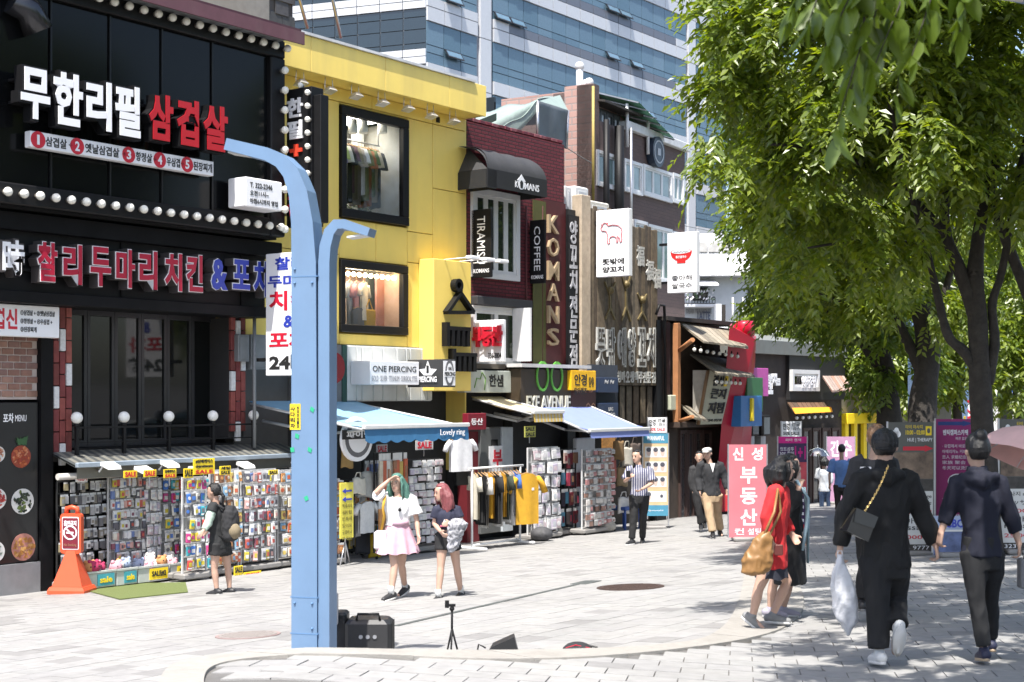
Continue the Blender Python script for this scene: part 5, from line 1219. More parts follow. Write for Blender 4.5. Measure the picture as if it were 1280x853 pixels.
for(a,b,t,bt)in((935,941,360,370),(953,958,384,402)):part('window',MB().box(*wb(a,b,t,bt,61.9,61.99)),DARKW,wh)
bx=wb(854,894,371,380,61.0,61.05);m=MB().box(bx[0],bx[1],61,61.05,bx[5]-.04,bx[5]).box(bx[0],bx[1],61,61.05,bx[4],bx[4]+.04)
for i in range(12):x=bx[0]+(bx[1]-bx[0])*i/11;m.box(x-.012,x+.012,61.005,61.045,bx[4]+.04,bx[5]-.04)
part('railing',m,BLK(),wh);part('balcony_slab',MB().box(bx[0],bx[1],61,62,bx[4]-.12,bx[4]-.003),WR,wh)
r=random.Random(5);m=MB()
for i in range(40):x=r.uniform(bx[0]+.1,bx[1]-.1);z=r.uniform(bx[4]+.1,bx[5]+.25);m.add([(x,60.9,z),(x+.1,60.88,z+.05),(x+.06,60.92,z+.14)],[(0,1,2)],i%2)
solo('balcony_flowers',m,[M('flower white',(.7,.66,.66),.7),M('flower leaf',(.08,.12,.05),.7)],'white flowers along the black balcony railing of the white house','flowers',(bx[0],60.9,bx[4]),WF,kind='stuff')
m=MB();a=at(858,392,61.9);b=at(890,386,61.9);tx(m,'DEAR TEA HOUSE',a.x,b.x,a.z,a.z+.2,61.95,.03,.0);part('lettering',m,GREYP,wh);m=MB();a=at(872,397,61.9);b=at(888,391,61.9);tx(m,'LATTE',a.x,b.x,a.z-.1,b.z+.05,61.95,.03,.02);part('lettering',m,M('blue grey letter',(.15,.17,.25),.6),wh)
part('pillar',MB().box(*wb(895,902,380,410,60.5,61)),WR,wh);part('dark_pillar',MB().box(*wb(902,907,381,410,60.6,61)),M('dark edge'),wh)
for p in(916,929,945):part('rail_post',MB().tube(at(p,372,60.5),at(p,410,60.5),.04,n=6),WFR,wh)
ch=wb(929,940,394,408,55,55.5);c_h=thing('chimney_stack','small pale brick chimney above the red roof edge','chimney',(ch[0],55,ch[4]),WF);part('stack',MB().box(*ch),Mbrick('chimney brick',(.45,.42,.4),(.38,.34,.32),(.5,.5,.5),.15,.07),c_h);part('cap',MB().box(ch[0]-.06,ch[1]+.06,54.94,55.56,ch[5]+.002,ch[5]+.07),M('brown frame'),c_h)
for i,(a,b,t,bt,y,c,lab)in enumerate(((1085,1180,420,600,95,(.45,.46,.48),'pale grey far building behind the tree trunks'),(1185,1300,395,600,110,(.55,.54,.52),'cream far building at the right end of the street'),(1020,1090,380,600,85,(.3,.28,.27),'brownish far building behind the dark restaurant'),(960,1120,180,400,130,(.5,.52,.55),'tall pale apartment slab hidden behind the tree crowns'),(1120,1400,240,400,150,(.46,.48,.52),'wide pale office slab far behind the right tree'))):
 q_=wb(a,b,t,bt,y,y+12);o=thing('far_building',lab,'building',(q_[0],y,q_[4]),WF,None);mt=M('far wall %d'%i,c,.8,var=.08)
 part('wall',MB().box(*q_),mt,o)
 nx_=max(3,int((q_[1]-q_[0])/1.6));nz_=max(2,int((q_[5]-q_[4])/3.0))
 for ix in range(nx_):
  for iz in range(nz_):
   x=q_[0]+(ix+.25)*(q_[1]-q_[0])/nx_;z=q_[4]+(iz+.35)*(q_[5]-q_[4])/nz_;k_='fw%d'%i
   if k_ not in pane_me:pane_me[k_]=MB().box(0,(q_[1]-q_[0])/nx_*.55,-.05,.02,0,1.4).mesh('window',DARKW)
   inst('window',pane_me[k_],o,(x,y,z))
# trees
def Mleaf(name,c1,c2,tr):
 m=bpy.data.materials.new(name);m.use_nodes=True;n=m.node_tree.nodes;l=m.node_tree.links
 for x in list(n):
  if x.type=='BSDF_PRINCIPLED':n.remove(x)
 geo=n.new('ShaderNodeNewGeometry');mx=n.new('ShaderNodeMix');mx.data_type='RGBA';mx.inputs[6].default_value=(*c1,1);mx.inputs[7].default_value=(*c2,1);l.new(geo.outputs['Random Per Island'],mx.inputs[0])
 df=n.new('ShaderNodeBsdfDiffuse');tl=n.new('ShaderNodeBsdfTranslucent');gl=n.new('ShaderNodeBsdfGlossy');gl.inputs['Roughness'].default_value=.38
 hs=n.new('ShaderNodeHueSaturation');hs.inputs['Value'].default_value=2.3;hs.inputs['Saturation'].default_value=1.15;hs.inputs['Hue'].default_value=.488;l.new(mx.outputs[2],hs.inputs['Color'])
 l.new(mx.outputs[2],df.inputs[0]);l.new(hs.outputs[0],tl.inputs[0])
 m1=n.new('ShaderNodeMixShader');m1.inputs[0].default_value=tr;l.new(df.outputs[0],m1.inputs[1]);l.new(tl.outputs[0],m1.inputs[2])
 m2=n.new('ShaderNodeMixShader');m2.inputs[0].default_value=.05;l.new(m1.outputs[0],m2.inputs[1]);l.new(gl.outputs[0],m2.inputs[2])
 l.new(m2.outputs[0],n['Material Output'].inputs[0]);return m
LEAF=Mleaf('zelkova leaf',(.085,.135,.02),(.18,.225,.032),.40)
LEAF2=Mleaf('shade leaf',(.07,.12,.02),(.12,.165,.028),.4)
BARK=M('tree bark',(.038,.032,.027),.9,var=.45,scale=7,bump=.9,bscale=28)
def leaf_cloud(blobs,ntw,nl,ll,seed,droop=.5):
 """twigs with alternate leaves scattered through blobs (cx,cy,cz,rx,ry,rz); returns verts, quads"""
 g=np.random.default_rng(seed);B=np.array(blobs,float);vol=B[:,3]*B[:,4]*B[:,5];pick=g.choice(len(B),ntw,p=vol**.75/(vol**.75).sum())
 d=g.normal(size=(ntw,3));d/=np.linalg.norm(d,axis=1)[:,None];rad=g.uniform(.35,1.0,ntw)**.55
 st=B[pick,:3]+d*B[pick,3:]*rad[:,None]
 nc=max(8,ntw//28);cen=st[g.choice(ntw,nc,replace=False)];ci=np.array([np.argmin(((cen-s)**2).sum(1))for s in st]);st=st*.5+cen[ci]*.5+g.normal(size=st.shape)*.05
 out=d*1.0;out[:,2]=out[:,2]*.3-droop*g.uniform(.3,1.4,ntw);out+=g.normal(size=out.shape)*.35;out/=np.linalg.norm(out,axis=1)[:,None]
 L=g.uniform(.45,1.0,ntw)*nl*ll*.34
 t=(np.arange(nl)+.5)/nl
 pos=st[:,None,:]+out[:,None,:]*(L[:,None,None]*t[None,:,None]);pos[:,:,2]-=(L[:,None]*.35)*t[None,:]**2
 side=np.cross(out,[0,0,1.0]);side+=1e-6;side/=np.linalg.norm(side,axis=1)[:,None]
 up=np.cross(side,out)
 sg=np.where(np.arange(nl)%2==0,1.,-1.)
 ld=out[:,None,:]*.65+side[:,None,:]*sg[None,:,None]*.85+g.normal(size=pos.shape)*.22;ld[:,:,2]-=.28
 ld/=np.linalg.norm(ld,axis=2)[:,:,None]
 nrm=up[:,None,:]+g.normal(size=pos.shape)*.38;wd=np.cross(ld,nrm);wd/=np.linalg.norm(wd,axis=2)[:,:,None]+1e-9
 sz=ll*g.uniform(.65,1.15,(ntw,nl,1))
 p0=pos;p2=pos+ld*sz;mid=pos+ld*sz*.45;nn=np.cross(wd,ld)
 p1=mid+wd*sz*.24+nn*sz*.06;p3=mid-wd*sz*.24+nn*sz*.06;p2=p2-np.array([0,0,.12])*sz
 co=np.stack([p0,p1,p2,p3],2).reshape(-1,3);return co,np.arange(len(co)).reshape(-1,4)
def limb(mb,pts,r0,r1,n=9):
 P_=[Vector(p)for p in pts];out=[]
 for i in range(len(P_)-1):
  a,b=P_[i],P_[i+1];c=P_[max(i-1,0)];d=P_[min(i+2,len(P_)-1)]
  for k in range(4):
   t=k/4;t2,t3=t*t,t*t*t
   out.append(.5*((2*a)+(b-c)*t+(2*c-5*a+4*b-d)*t2+(3*a-c-3*b+d)*t3))
 out.append(P_[-1]);N=len(out)-1
 mb.path(out,[(r0+(r1-r0)*(i/N)**.8)*(1+.05*math.sin(i*1.7))for i in range(N+1)],n)
def tree(label,base,trunk,limbs,blobs,ntw,nl,ll,seed,mat=None,droop=.5,group=None,r=.2):
 t=thing('street_tree',label,'tree',tuple(base),WF,group)
 m=MB();limb(m,trunk,r*1.15,r*.62,12);part('trunk',m,BARK,t)
 for lb_ in limbs:
  m=MB();limb(m,lb_[0],lb_[1],lb_[2],7);part('limb',m,BARK,t)
 co,fq=leaf_cloud(blobs,ntw,nl,ll,seed,droop);co=co-np.array(base)
 me=setco(bpy.data.meshes.new('crown'),co,fq,[mat or LEAF]);o=bpy.data.objects.new('crown',me);COL.objects.link(o);o.parent=t;INFO[o]=INFO[t];tag(o,kind='stuff')
 return t
YA=21.;a_=lambda px,py,y=YA:tuple(at(px,py,y))
bA=gp(1236,694)
tree('tall forked street tree with a bare pale trunk right of the purple banner',bA,[bA-Vector((0,0,.1)),a_(1232,600),a_(1226,500),a_(1222,400),a_(1218,340)],[([a_(1226,470),a_(1205,440),a_(1185,420),a_(1172,370),a_(1155,300),a_(1130,210,20),a_(1110,120,19.5)],.1,.03),([a_(1222,400),a_(1200,340),a_(1180,280),a_(1185,200),a_(1160,90,22)],.13,.04),([a_(1234,480),a_(1243,430),a_(1240,380),a_(1252,340),a_(1268,250),a_(1290,130)],.09,.04),([a_(1218,345),a_(1225,280),a_(1245,200),a_(1240,100)],.13,.04),([a_(1290,380),a_(1265,320),a_(1245,265),a_(1228,190),a_(1220,60)],.1,.04),([a_(1180,290),a_(1120,230),a_(1040,190,20),a_(960,180,19.5)],.07,.02),([a_(1160,310),a_(1090,300,20.5),a_(1010,310,20)],.05,.015)],[(4.25,20,6.8,1.5,2.2,1.4),(5.2,20.5,7.4,2.2,2.4,1.9),(7.4,21,7.6,2.3,2.5,2.0),(5.0,19.4,5.6,1.7,1.6,1.0),(7.3,20,5.6,1.8,1.6,1.1),(4.3,20.5,5.2,.9,1.3,.8),(8.2,19.5,5.0,1.3,1.4,1.0),(4.8,21,4.2,1.4,1.4,.6),(4.5,20.5,8.6,1.8,2,1.2),(7.2,20,9.4,2.6,2.4,1.4),(6.0,18.4,9.8,2.3,2.2,1.3),(8.2,17.6,9.2,2.4,2.2,1.3),(6.6,18.0,8.3,1.8,1.5,.7),(2.75,19.5,7.0,.5,.7,.35),(2.8,19.6,5.9,.55,.7,.3),(2.6,19.4,6.3,.4,.6,.25),(3.0,19.5,5.1,.6,.7,.3),(2.8,19.5,7.8,.6,.7,.3),(3.4,19.6,4.4,.5,.6,.3)],8800,11,.155,1,r=.19)  # high crown clumps above the view are added to shade the lower leaves
YB=27.;bB=gp(1156,655)
tree('thick street tree with a broad shadowed trunk behind the grey therapy stand',bB,[bB-Vector((0,0,.1)),a_(1152,580,YB),a_(1153,510,YB),a_(1160,440,YB),a_(1150,380,YB)],[([a_(1155,470,YB),a_(1120,400,YB),a_(1080,330,YB),a_(1030,250,YB)],.14,.04),([a_(1158,440,YB),a_(1180,370,YB),a_(1200,290,YB)],.12,.04),([a_(1120,400,YB),a_(1060,380,YB),a_(985,350,YB)],.08,.02)],[(5.5,26,5.9,1.5,2,1.7),(6.2,27,6.2,2.2,2.2,1.6),(8.2,27,6.5,2.2,2.2,1.8),(5.9,26.5,4.3,1.4,1.8,.8),(7.0,26,3.9,1.2,1.6,.8),(5.6,27,8.4,2.4,2.4,1.6),(8.5,28,8.8,2.8,2.4,1.6),(5.3,26.5,7.6,1.3,2,1.5)],5200,11,.165,2,r=.3)
YC=33.;bC=gp(1115,632)
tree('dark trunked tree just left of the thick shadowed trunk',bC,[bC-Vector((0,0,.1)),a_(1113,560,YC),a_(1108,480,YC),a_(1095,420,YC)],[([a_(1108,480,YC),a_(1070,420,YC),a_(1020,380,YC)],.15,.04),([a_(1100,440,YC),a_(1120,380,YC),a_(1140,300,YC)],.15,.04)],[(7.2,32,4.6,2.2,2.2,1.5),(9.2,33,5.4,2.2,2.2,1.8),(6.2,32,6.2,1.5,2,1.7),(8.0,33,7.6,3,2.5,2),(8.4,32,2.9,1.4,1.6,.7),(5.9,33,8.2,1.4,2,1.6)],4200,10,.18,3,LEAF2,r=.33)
for i,(px,py,y,lab,rr)in enumerate(((1040,612,47,'leafy tree over the yellow shop front',2.3),(1195,600,48,'bushy light green tree beyond the purple banner',2.6),(1270,590,52,'bright green roadside tree at the right edge',3.2),(1130,585,62,'distant tree filling the end of the street',3.5),(1235,575,75,'far tree under the blue street name sign',3.5))):
 b=Vector(((px-640)/FOC*y,y,P((px-640)/FOC*y,y)));k=2.4+rr*.6
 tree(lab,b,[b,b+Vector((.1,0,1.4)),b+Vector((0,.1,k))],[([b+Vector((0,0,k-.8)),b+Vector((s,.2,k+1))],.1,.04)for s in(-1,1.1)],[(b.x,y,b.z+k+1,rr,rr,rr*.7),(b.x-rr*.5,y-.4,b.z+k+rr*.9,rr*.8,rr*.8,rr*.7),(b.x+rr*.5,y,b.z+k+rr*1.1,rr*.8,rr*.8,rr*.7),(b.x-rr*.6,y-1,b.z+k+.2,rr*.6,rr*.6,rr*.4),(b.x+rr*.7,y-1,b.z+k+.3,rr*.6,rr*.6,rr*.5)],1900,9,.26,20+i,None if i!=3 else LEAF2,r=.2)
bN=Vector((7.4,11.5,P(7.4,11.5)))
tree('near street tree whose dark underside hangs into the top right corner',bN,[bN,bN+Vector((0,0,2.2)),bN+Vector((-.2,0,4))],[([bN+Vector((0,0,3)),bN+Vector((-1.5,-1,4.5)),bN+Vector((-3.2,-2,5.2))],.12,.03),([bN+Vector((0,0,3.4)),bN+Vector((-1.5,1.5,5.2)),bN+Vector((-3,2,6.4))],.12,.03)],[(5.6,10.5,6.6,2.6,2.6,1.0),(4.4,11.5,6.9,1.7,2.4,.8),(5.4,9.3,5.35,1.5,1.6,.55),(7.5,12,7.2,2.6,3,1.3),(3.3,10.5,7.6,1.0,1.6,.6),(2.7,8.3,6.3,1.5,1.5,.5),(4.4,8.0,6.0,1.6,1.4,.5),(4.2,13.6,8.2,1.8,1.8,.7),(6.6,14.6,8.6,2.2,1.8,.8),(2.6,6.6,5.6,1.2,1.2,.4),(1.5,5.6,5.7,1.4,1.2,.4),(2.0,7.5,6.2,1.2,1.0,.4),(2.7,9.4,6.9,1.3,1.2,.4),(2.2,11.8,7.5,1.3,1.2,.4),(3.6,12.6,7.6,1.4,1.2,.4)],5600,11,.15,9,LEAF,r=.2)  # some crown clumps are added out of view to shade spray and pavement
sp=at(1075,-20,6.6)
br_=thing('hanging_spray','dark hanging spray of big leaves close overhead at the top of the view','branch',tuple(sp),WF)
r=random.Random(4)
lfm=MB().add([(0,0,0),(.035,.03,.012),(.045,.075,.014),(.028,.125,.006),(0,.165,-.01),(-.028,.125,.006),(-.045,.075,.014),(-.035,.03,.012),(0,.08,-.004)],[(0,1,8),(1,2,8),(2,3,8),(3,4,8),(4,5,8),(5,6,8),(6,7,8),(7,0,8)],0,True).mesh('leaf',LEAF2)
for(pa,pb)in(((1085,-30),(1040,175)),((1110,-30),(1120,130)),((1050,-40),(1075,120)),((1150,-40),(1050,60)),((1000,-40),(985,20)),((1190,-40),(1200,40)),((1130,-40),(1090,90)),((1100,-40),(1058,130)),((1070,-40),(1030,60)),((1160,-40),(1140,70)),((1020,-40),(1010,30))):
 A=at(*pa,6.6+r.uniform(-.5,.5));B=at(*pb,6.6+r.uniform(-.5,.5));m=MB();C_=(A+B)/2+Vector((.05,0,.06));m.path([A,C_,B],[.006,.004,.002],5);part('twig',m,BARK,br_)
 for i in range(15):
  t=(i+1)/15;p=A.lerp(C_,t*2)if t<.5 else C_.lerp(B,t*2-1)
  inst('leaf',lfm,br_,p,(r.uniform(-2.2,-1.1),r.uniform(-.5,.5),(1.2 if i%2 else-1.2)+r.uniform(-.6,.6)),(1,1,1)).scale=(r.uniform(.7,1.15),)*3
# awnings over the stalls
def awning(name,label,u0,u1,n,zw,zf,vh,mats,stripes=0,scallop=0,word=None):
 t=thing(name,label,'awning',((u0+u1)/2,0,zf),FF)
 k=stripes or 12;m=MB();v=MB()
 for i in range(k):
  a,b=u0+(u1-u0)*i/k,u0+(u1-u0)*(i+1)/k;mi=i%2 if stripes else 0
  for j in range(6):
   s0,s1=j/6,(j+1)/6;f=lambda s:(-.02-(n-.02)*s,zw+(zf-zw)*s-.07*math.sin(s*math.pi))
   y0,z0=f(s0);y1,z1=f(s1);m.add([(a,y0,z0),(b,y0,z0),(b,y1,z1),(a,y1,z1),(a,y0,z0-.008),(b,y0,z0-.008),(b,y1,z1-.008),(a,y1,z1-.008)],[(3,2,1,0),(4,5,6,7)],mi,True)
  cnt=4
  for j in range(cnt):
   x0,x1=a+(b-a)*j/cnt,a+(b-a)*(j+1)/cnt;dz=lambda x:(.05*abs(math.sin((x-u0)/scallop*math.pi))if scallop else 0)
   v.add([(x0,-n,zf-.03),(x1,-n,zf-.03),(x1,-n-.02,zf-vh-dz(x1)),(x0,-n-.02,zf-vh-dz(x0)),(x0,-n+.006,zf-.03),(x1,-n+.006,zf-.03),(x1,-n-.014,zf-vh-dz(x1)),(x0,-n-.014,zf-vh-dz(x0))],[(3,2,1,0),(4,5,6,7)],mi)
 part('canopy',m,mats[:2],t);part('valance',v,mats[2:4]if len(mats)>2 else mats[:2],t)
 part('front_bar',MB().bevbox(u0-.03,u1+.03,-n-.03,-n+.05,zf-.035,zf+.035,.012),M('awning bar',(.55,.56,.56),.4),t)
 for x in(u0+.3,u1-.3):part('arm',MB().tube((x,-.05,zw-.35),(x+.25,-n*.5,(zw+zf)/2-.35),.03,n=6).tube((x+.25,-n*.5,(zw+zf)/2-.35),(x,-n+.05,zf-.03),.025,n=6),M('awning bar'),t)
 part('side_bar',MB().tube((u0+.02,-.05,zw-.05),(u0+.02,-n+.04,zf-.04),.025,n=6).tube((u1-.02,-.05,zw-.05),(u1-.02,-n+.04,zf-.04),.025,n=6),M('awning bar'),t)
 if word:m=MB();tx(m,word,u1-.8,u1-.12,zf-vh+.02,zf-.07,-n-.03,.006,0);part('lettering',m,SIGNW,t)
 return t
BLA=M('awning blue',(.20,.37,.52),.7,var=.05,bump=.08);BLV=M('valance blue',(.03,.13,.27),.7,var=.08)
uA=4.05;nA=n_at(uA,456)
lo,hi=4.5,9.
for _ in range(40):
 mid=(lo+hi)/2;p=FF.W(mid,-nA,0);(lo,hi)=(mid,hi)if 640+FOC*p.x/p.y<585 else(lo,mid)
awning('blue_awning','pale blue scalloped awning over the accessory stall right of the blue pole',uA,lo,nA,Z(430,501),CAMZ+(HOR-531)/FOC*FF.W(lo,-nA,0).y,.22,[BLA,BLA,BLV,BLV],0,.31,'Lovely ring')
def u_for(px,n):
 lo,hi=-5.,60.
 for _ in range(50):
  mid=(lo+hi)/2;p=FF.W(mid,-n,0);(lo,hi)=(mid,hi)if 640+FOC*p.x/p.y<px else(lo,mid)
 return lo
def zf_(u,n,py):return CAMZ+(HOR-py)/FOC*FF.W(u,-n,0).y
uY=U(588);nY=min(2.4,n_at(uY,667));uY1=u_for(704,nY)
awning('striped_awning','small yellow and cream striped awning with straight valance',uY,uY1,nY,Z(588,496),zf_(uY1,nY,515),.2,[M('stripe yellow',(.60,.45,.20),.7),M('stripe cream',(.62,.58,.45),.7),M('stripe mustard',(.55,.38,.08),.7),M('stripe grey',(.45,.42,.35),.7)],18)
uP=U(640);nP=min(2.6,n_at(uP,738));uP1=u_for(811,nP)
PUR=M('awning violet blue',(.19,.24,.52),.7,var=.05,bump=.08)
awning('violet_awning','plain violet blue awning above the sock and jewellery racks',uP,uP1,nP,Z(640,497),zf_(uP1,nP,536),.16,[PUR,PUR])
u0,u1=U(66,.2),U(385,.75);zr=Z(150,580,.75);SLN=.75
sr=thing('stall_roof','long slim stall roof with striped underside along the black restaurant','stall roof',((u0+u1)/2,-SLN,zr),FF)
k=60
for nm,off in(('roof_strip',0),):
 m=MB();w_=(u1-u0)/k
 for i in range(k):m.add([(u0+i*w_,-.1,zr+.2),(u0+(i+1)*w_,-.1,zr+.2),(u0+(i+1)*w_,-SLN,zr),(u0+i*w_,-SLN,zr),(u0+i*w_,-.1,zr+.17),(u0+(i+1)*w_,-.1,zr+.17),(u0+(i+1)*w_,-SLN,zr-.03),(u0+i*w_,-SLN,zr-.03)],[(3,2,1,0),(4,5,6,7)],i%2)
 part('canopy',m,[M('stall stripe grey',(.055,.06,.06),.7),M('stall stripe cream',(.15,.145,.125),.7)],sr)
part('edge_plank',MB().bevbox(u0,u1,-SLN-.05,-SLN+.02,zr-.03,zr+.045,.01),M('edge blue grey',(.26,.31,.36),.5),sr)
part('roller',MB().tube((u0-.1,-SLN+.3,zr-.17),(u1,-SLN+.3,zr-.17),.05,n=8),M('roller cream',(.5,.48,.44),.5),sr)
part('valance',MB().box(u0+.1,u1,-SLN+.1,-SLN+.11,zr-.2,zr-.031),M('stall stripe cream'),sr)
for i,(px,py)in enumerate(((131,584),(173,589),(205,582),(240,589),(300,583),(368,581))):
 u,z=FF.q(px,py,SLN);t=thing('clamp_floodlight','white clamp floodlight under the stall roof, '+('leftmost','second from left','third, above the yellow card','fourth, left of the big yellow notice','fifth, right of the big yellow notice','last one beside the blue pole')[i],'floodlight',(u,-SLN-.1,z),FF,'floodlights under the stall roof')
 m=MB();m.prismx([(-SLN-.24,z-.03),(-SLN-.22,z+.02),(-SLN-.05,z+.08),(-SLN-.03,z+.03)],u-.12,u+.12);part('lamp_head',m,M('lamp white'),t);part('bracket',MB().path([(u-.13,-SLN-.12,z+.02),(u-.16,-SLN-.08,z-.06),(u-.06,-SLN+.1,z-.04)],.014,5),STEEL,t)
# racks and packets
def pal(nm,cols):return Misl(nm,cols,.28,0,.15)
PKA=pal('packet mixed',[(.62,.62,.62),(.10,.10,.12),(.45,.10,.08),(.58,.56,.50),(.14,.2,.4),(.55,.33,.30),(.60,.60,.62),(.35,.35,.37),(.5,.42,.06),(.2,.07,.1)])
PKD=pal('packet dark',[(.14,.14,.15),(.32,.32,.33),(.22,.2,.17),(.45,.45,.46),(.08,.08,.09),(.3,.26,.16)])
PKC=pal('packet colour',[(.55,.07,.06),(.06,.17,.5),(.62,.62,.62),(.55,.45,.05),(.05,.3,.36),(.45,.05,.2),(.6,.58,.52),(.12,.12,.13)])
PKO=pal('packet orange',[(.6,.28,.1),(.62,.55,.45),(.5,.12,.06),(.62,.62,.6),(.55,.42,.12),(.28,.14,.08),(.2,.35,.5)])
PKW=pal('packet white',[(.64,.64,.64),(.6,.58,.6),(.5,.45,.55),(.66,.64,.62),(.45,.47,.5),(.55,.45,.48)])
PKS=pal('sock',[(.16,.03,.04),(.04,.035,.05),(.3,.17,.1),(.4,.06,.1),(.08,.22,.32),(.38,.28,.24),(.1,.08,.08)])
HDR=M('header card',(.66,.66,.66),.5,var=.05)
PACK={};ORD='top second third fourth fifth sixth seventh eighth ninth tenth eleventh twelfth thirteenth fourteenth'.split()
ncount=[0];STF={}
def packet_mesh(w_,h,mat,rs):
 key=(round(w_,3),round(h,3),mat.name,rs)
 if key not in PACK:
  m=MB().bevbox(-w_*.46,w_*.46,-.03,0,-h,-h*.18,min(.012,w_*.1),0).box(-w_*.47,w_*.47,-.012,-.002,-h*.179,0,1)
  r_=rs%3
  if r_==0:m.box(-w_*.3,w_*.3,-.034,-.0302,-h*.8,-h*.45,0)
  elif r_==1:m.prism([(w_*.3*math.cos(-t*.785),-h*.58+w_*.3*math.sin(-t*.785))for t in range(8)],-.036,-.0302,0)
  else:m.box(-w_*.36,w_*.36,-.034,-.0302,-h*.9,-h*.78,1).box(-w_*.2,w_*.25,-.035,-.0302,-h*.7,-h*.36,0)
  PACK[key]=m.mesh('packet',[mat,HDR])
 return PACK[key]
def rack(label,px0,px1,yt,yb,n,rows,cols,mat,where,yaw=0.,base=True,indiv=True,frame='white',deep=.35,kind='rack',spin=False,gname=None):
 """wire rack of hanging packets; yt, yb at its left edge"""
 u0,u1=u_for(px0,n),u_for(px1,n);z1=zf_(u0,n,yt);p=FF.W(u0,-n,0);z0=P(p.x,p.y)
 t=thing('display_rack',label,'display rack',((u0+u1)/2,-n+deep/2,z0),FF,'accessory racks in front of the shops')
 fm=M('rack white',(.6,.6,.6),.4)if frame=='white' else M('rack black',(.03,.03,.03),.4)
 for x in(u0+.02,u1-.02):part('post',MB().box(x-.012,x+.012,-n+.05,-n+.075,z0+.1,z1),fm,t)
 if frame=='white':part('back_panel',MB().box(u0+.02,u1-.02,-n+.082,-n+.09,z0+.16,z1-.01),M('rack board',(.34,.34,.34),.6),t)
 m=MB();H_=z1-z0-.18;rh=H_/rows
 for r_ in range(rows):m.box(u0+.035,u1-.035,-n+.055,-n+.07,z1-r_*rh-.02,z1-r_*rh)
 for c in range(1,cols):x=u0+(u1-u0)*c/cols;m.box(x-.004,x+.004,-n+.071,-n+.079,z0+.15,z1)
 tag(part('wire_grid',m,fm,t),kind='stuff')
 if base:part('base',MB().bevbox(u0-.04,u1+.04,-n-.05,-n+deep,z0+.03,z0+.12,.02),M('base grey',(.24,.23,.22),.6),t)
 for x in(u0,u1):
  for y in(-n-.02,-n+deep-.04):part('castor',MB().sphere((x,y,z0+.028),.03,6,4),BLK(),t)
 pw=(u1-u0-.04)/cols;rs=random.Random(int(px0*7+yt))
 for r_ in range(rows):
  zt=z1-r_*rh-.02
  for c in range(cols):
   if rs.random()<.04:continue
   x=u0+.02+pw*(c+.5+rs.uniform(-.12,.12));h=rh*rs.uniform(.66,.97);y=-n+.02-rs.uniform(0,.07);v=rs.randint(0,2)
   if indiv and ncount[0]<300:
    ncount[0]+=1;hh=rh*(.8,.87,.93)[v]
    o=bpy.data.objects.new('accessory_packet',packet_mesh(pw,hh,mat,v));COL.objects.link(o);o.location=FF.W(x,y,zt);o.rotation_euler=(rs.uniform(-.1,.1),rs.uniform(-.1,.1),FF.ang+rs.uniform(-.3,.3))
    tag(o,'packet in the %s row of %s'%(ORD[min(r_,11)],where),'packet','accessory packets on the racks')
   else:
    k_=mat.name;S=STF.setdefault(k_,(MB(),mat))[0];w2=pw*.45
    S.box(x-w2,x+w2,y-.03,y,zt-h,zt-h*.2,0);S.box(x-w2,x+w2,y-.012,y-.004,zt-h*.199,zt,1)
    if v:S.box(x-w2*.6,x+w2*.6,y-.035,y-.0302,zt-h*.8,zt-h*.42,0)
 return t
rack('glass fronted black rack of dark trinkets beside the orange stand',73,137,602,735,.30,8,12,PKD,'the black framed rack behind the orange stand',frame='black',indiv=False)
rack('white wire rack of mixed charms, second from the menu board',137,181,597,735,.45,9,9,PKA,'the second rack from the menu board',indiv=False)
rack('narrow rack of pale phone packets behind the baskets',180,201,597,735,.5,8,4,PKW,'the narrow pale rack behind the baskets')
rack('rack of colourful square cases above the yellow priced basket',202,230,597,735,.5,7,4,PKC,'the rack of square cases above the yellow priced basket')
rack('movable rack of red and blue cases in front of the student',230,262,597,742,1.35,7,5,PKC,'the movable rack facing the student')
rack('wide rack of orange and cream charms behind the student',264,302,588,738,1.1,7,7,PKO,'the wide rack behind the student')
rack('wide rack of pale charms between the student and the blue pole',303,348,588,733,1.1,7,8,PKA,'the rack between student and blue pole')
rack('rack of toys half hidden by the blue pole',349,384,588,730,1.0,7,5,PKO,'the rack half hidden by the blue pole')
rack('narrow rack of cartoon coloured packets right of the blue pole',404,428,600,716,1.6,6,3,PKO,'the narrow rack right of the blue pole')
rack('dark rack of phone straps under the blue awning',455,505,575,655,.3,4,9,PKA,'the dark rack under the blue awning',frame='black',indiv=False,base=False)
rack('small black rack of coloured straps behind the yellow arrow board',434,462,600,668,.7,5,7,PKO,'the small black rack',frame='black',indiv=False,base=False)
rack('low rack of bright pouches behind the waving girl',468,507,640,690,.9,3,6,PKC,'the low rack',frame='black',indiv=False)
rack('high rack of toys under the blue awning',470,508,566,580,1.4,2,8,PKO,'the high rack',frame='black',indiv=False,base=False)
rack('tall earring spinner between the two walking girls',508,553,575,690,1.3,11,8,PKW,'the tall earring spinner',frame='black',indiv=False)
rack('white jewellery rack right of the mustard shirt',662,700,560,665,1.5,6,6,PKW,'the white jewellery rack right of the mustard shirt')
rack('sock rack with dark red and brown socks',701,723,562,662,1.2,4,5,PKS,'the sock rack',frame='black',indiv=False)
rack('tall spinner of hair pins under the violet awning',730,767,562,668,1.6,11,8,pal('pin card',[(.5,.48,.46),(.4,.2,.2),(.3,.3,.3),(.55,.52,.5),(.25,.15,.12)]),'the hair pin spinner',indiv=False)
for k_,(S,mt)in STF.items():
 o=solo('hanging_packets',S,[mt,HDR],'rows of small hanging packets filling the display racks, '+k_,'packets',(8,-1,-1),FF,kind='stuff')
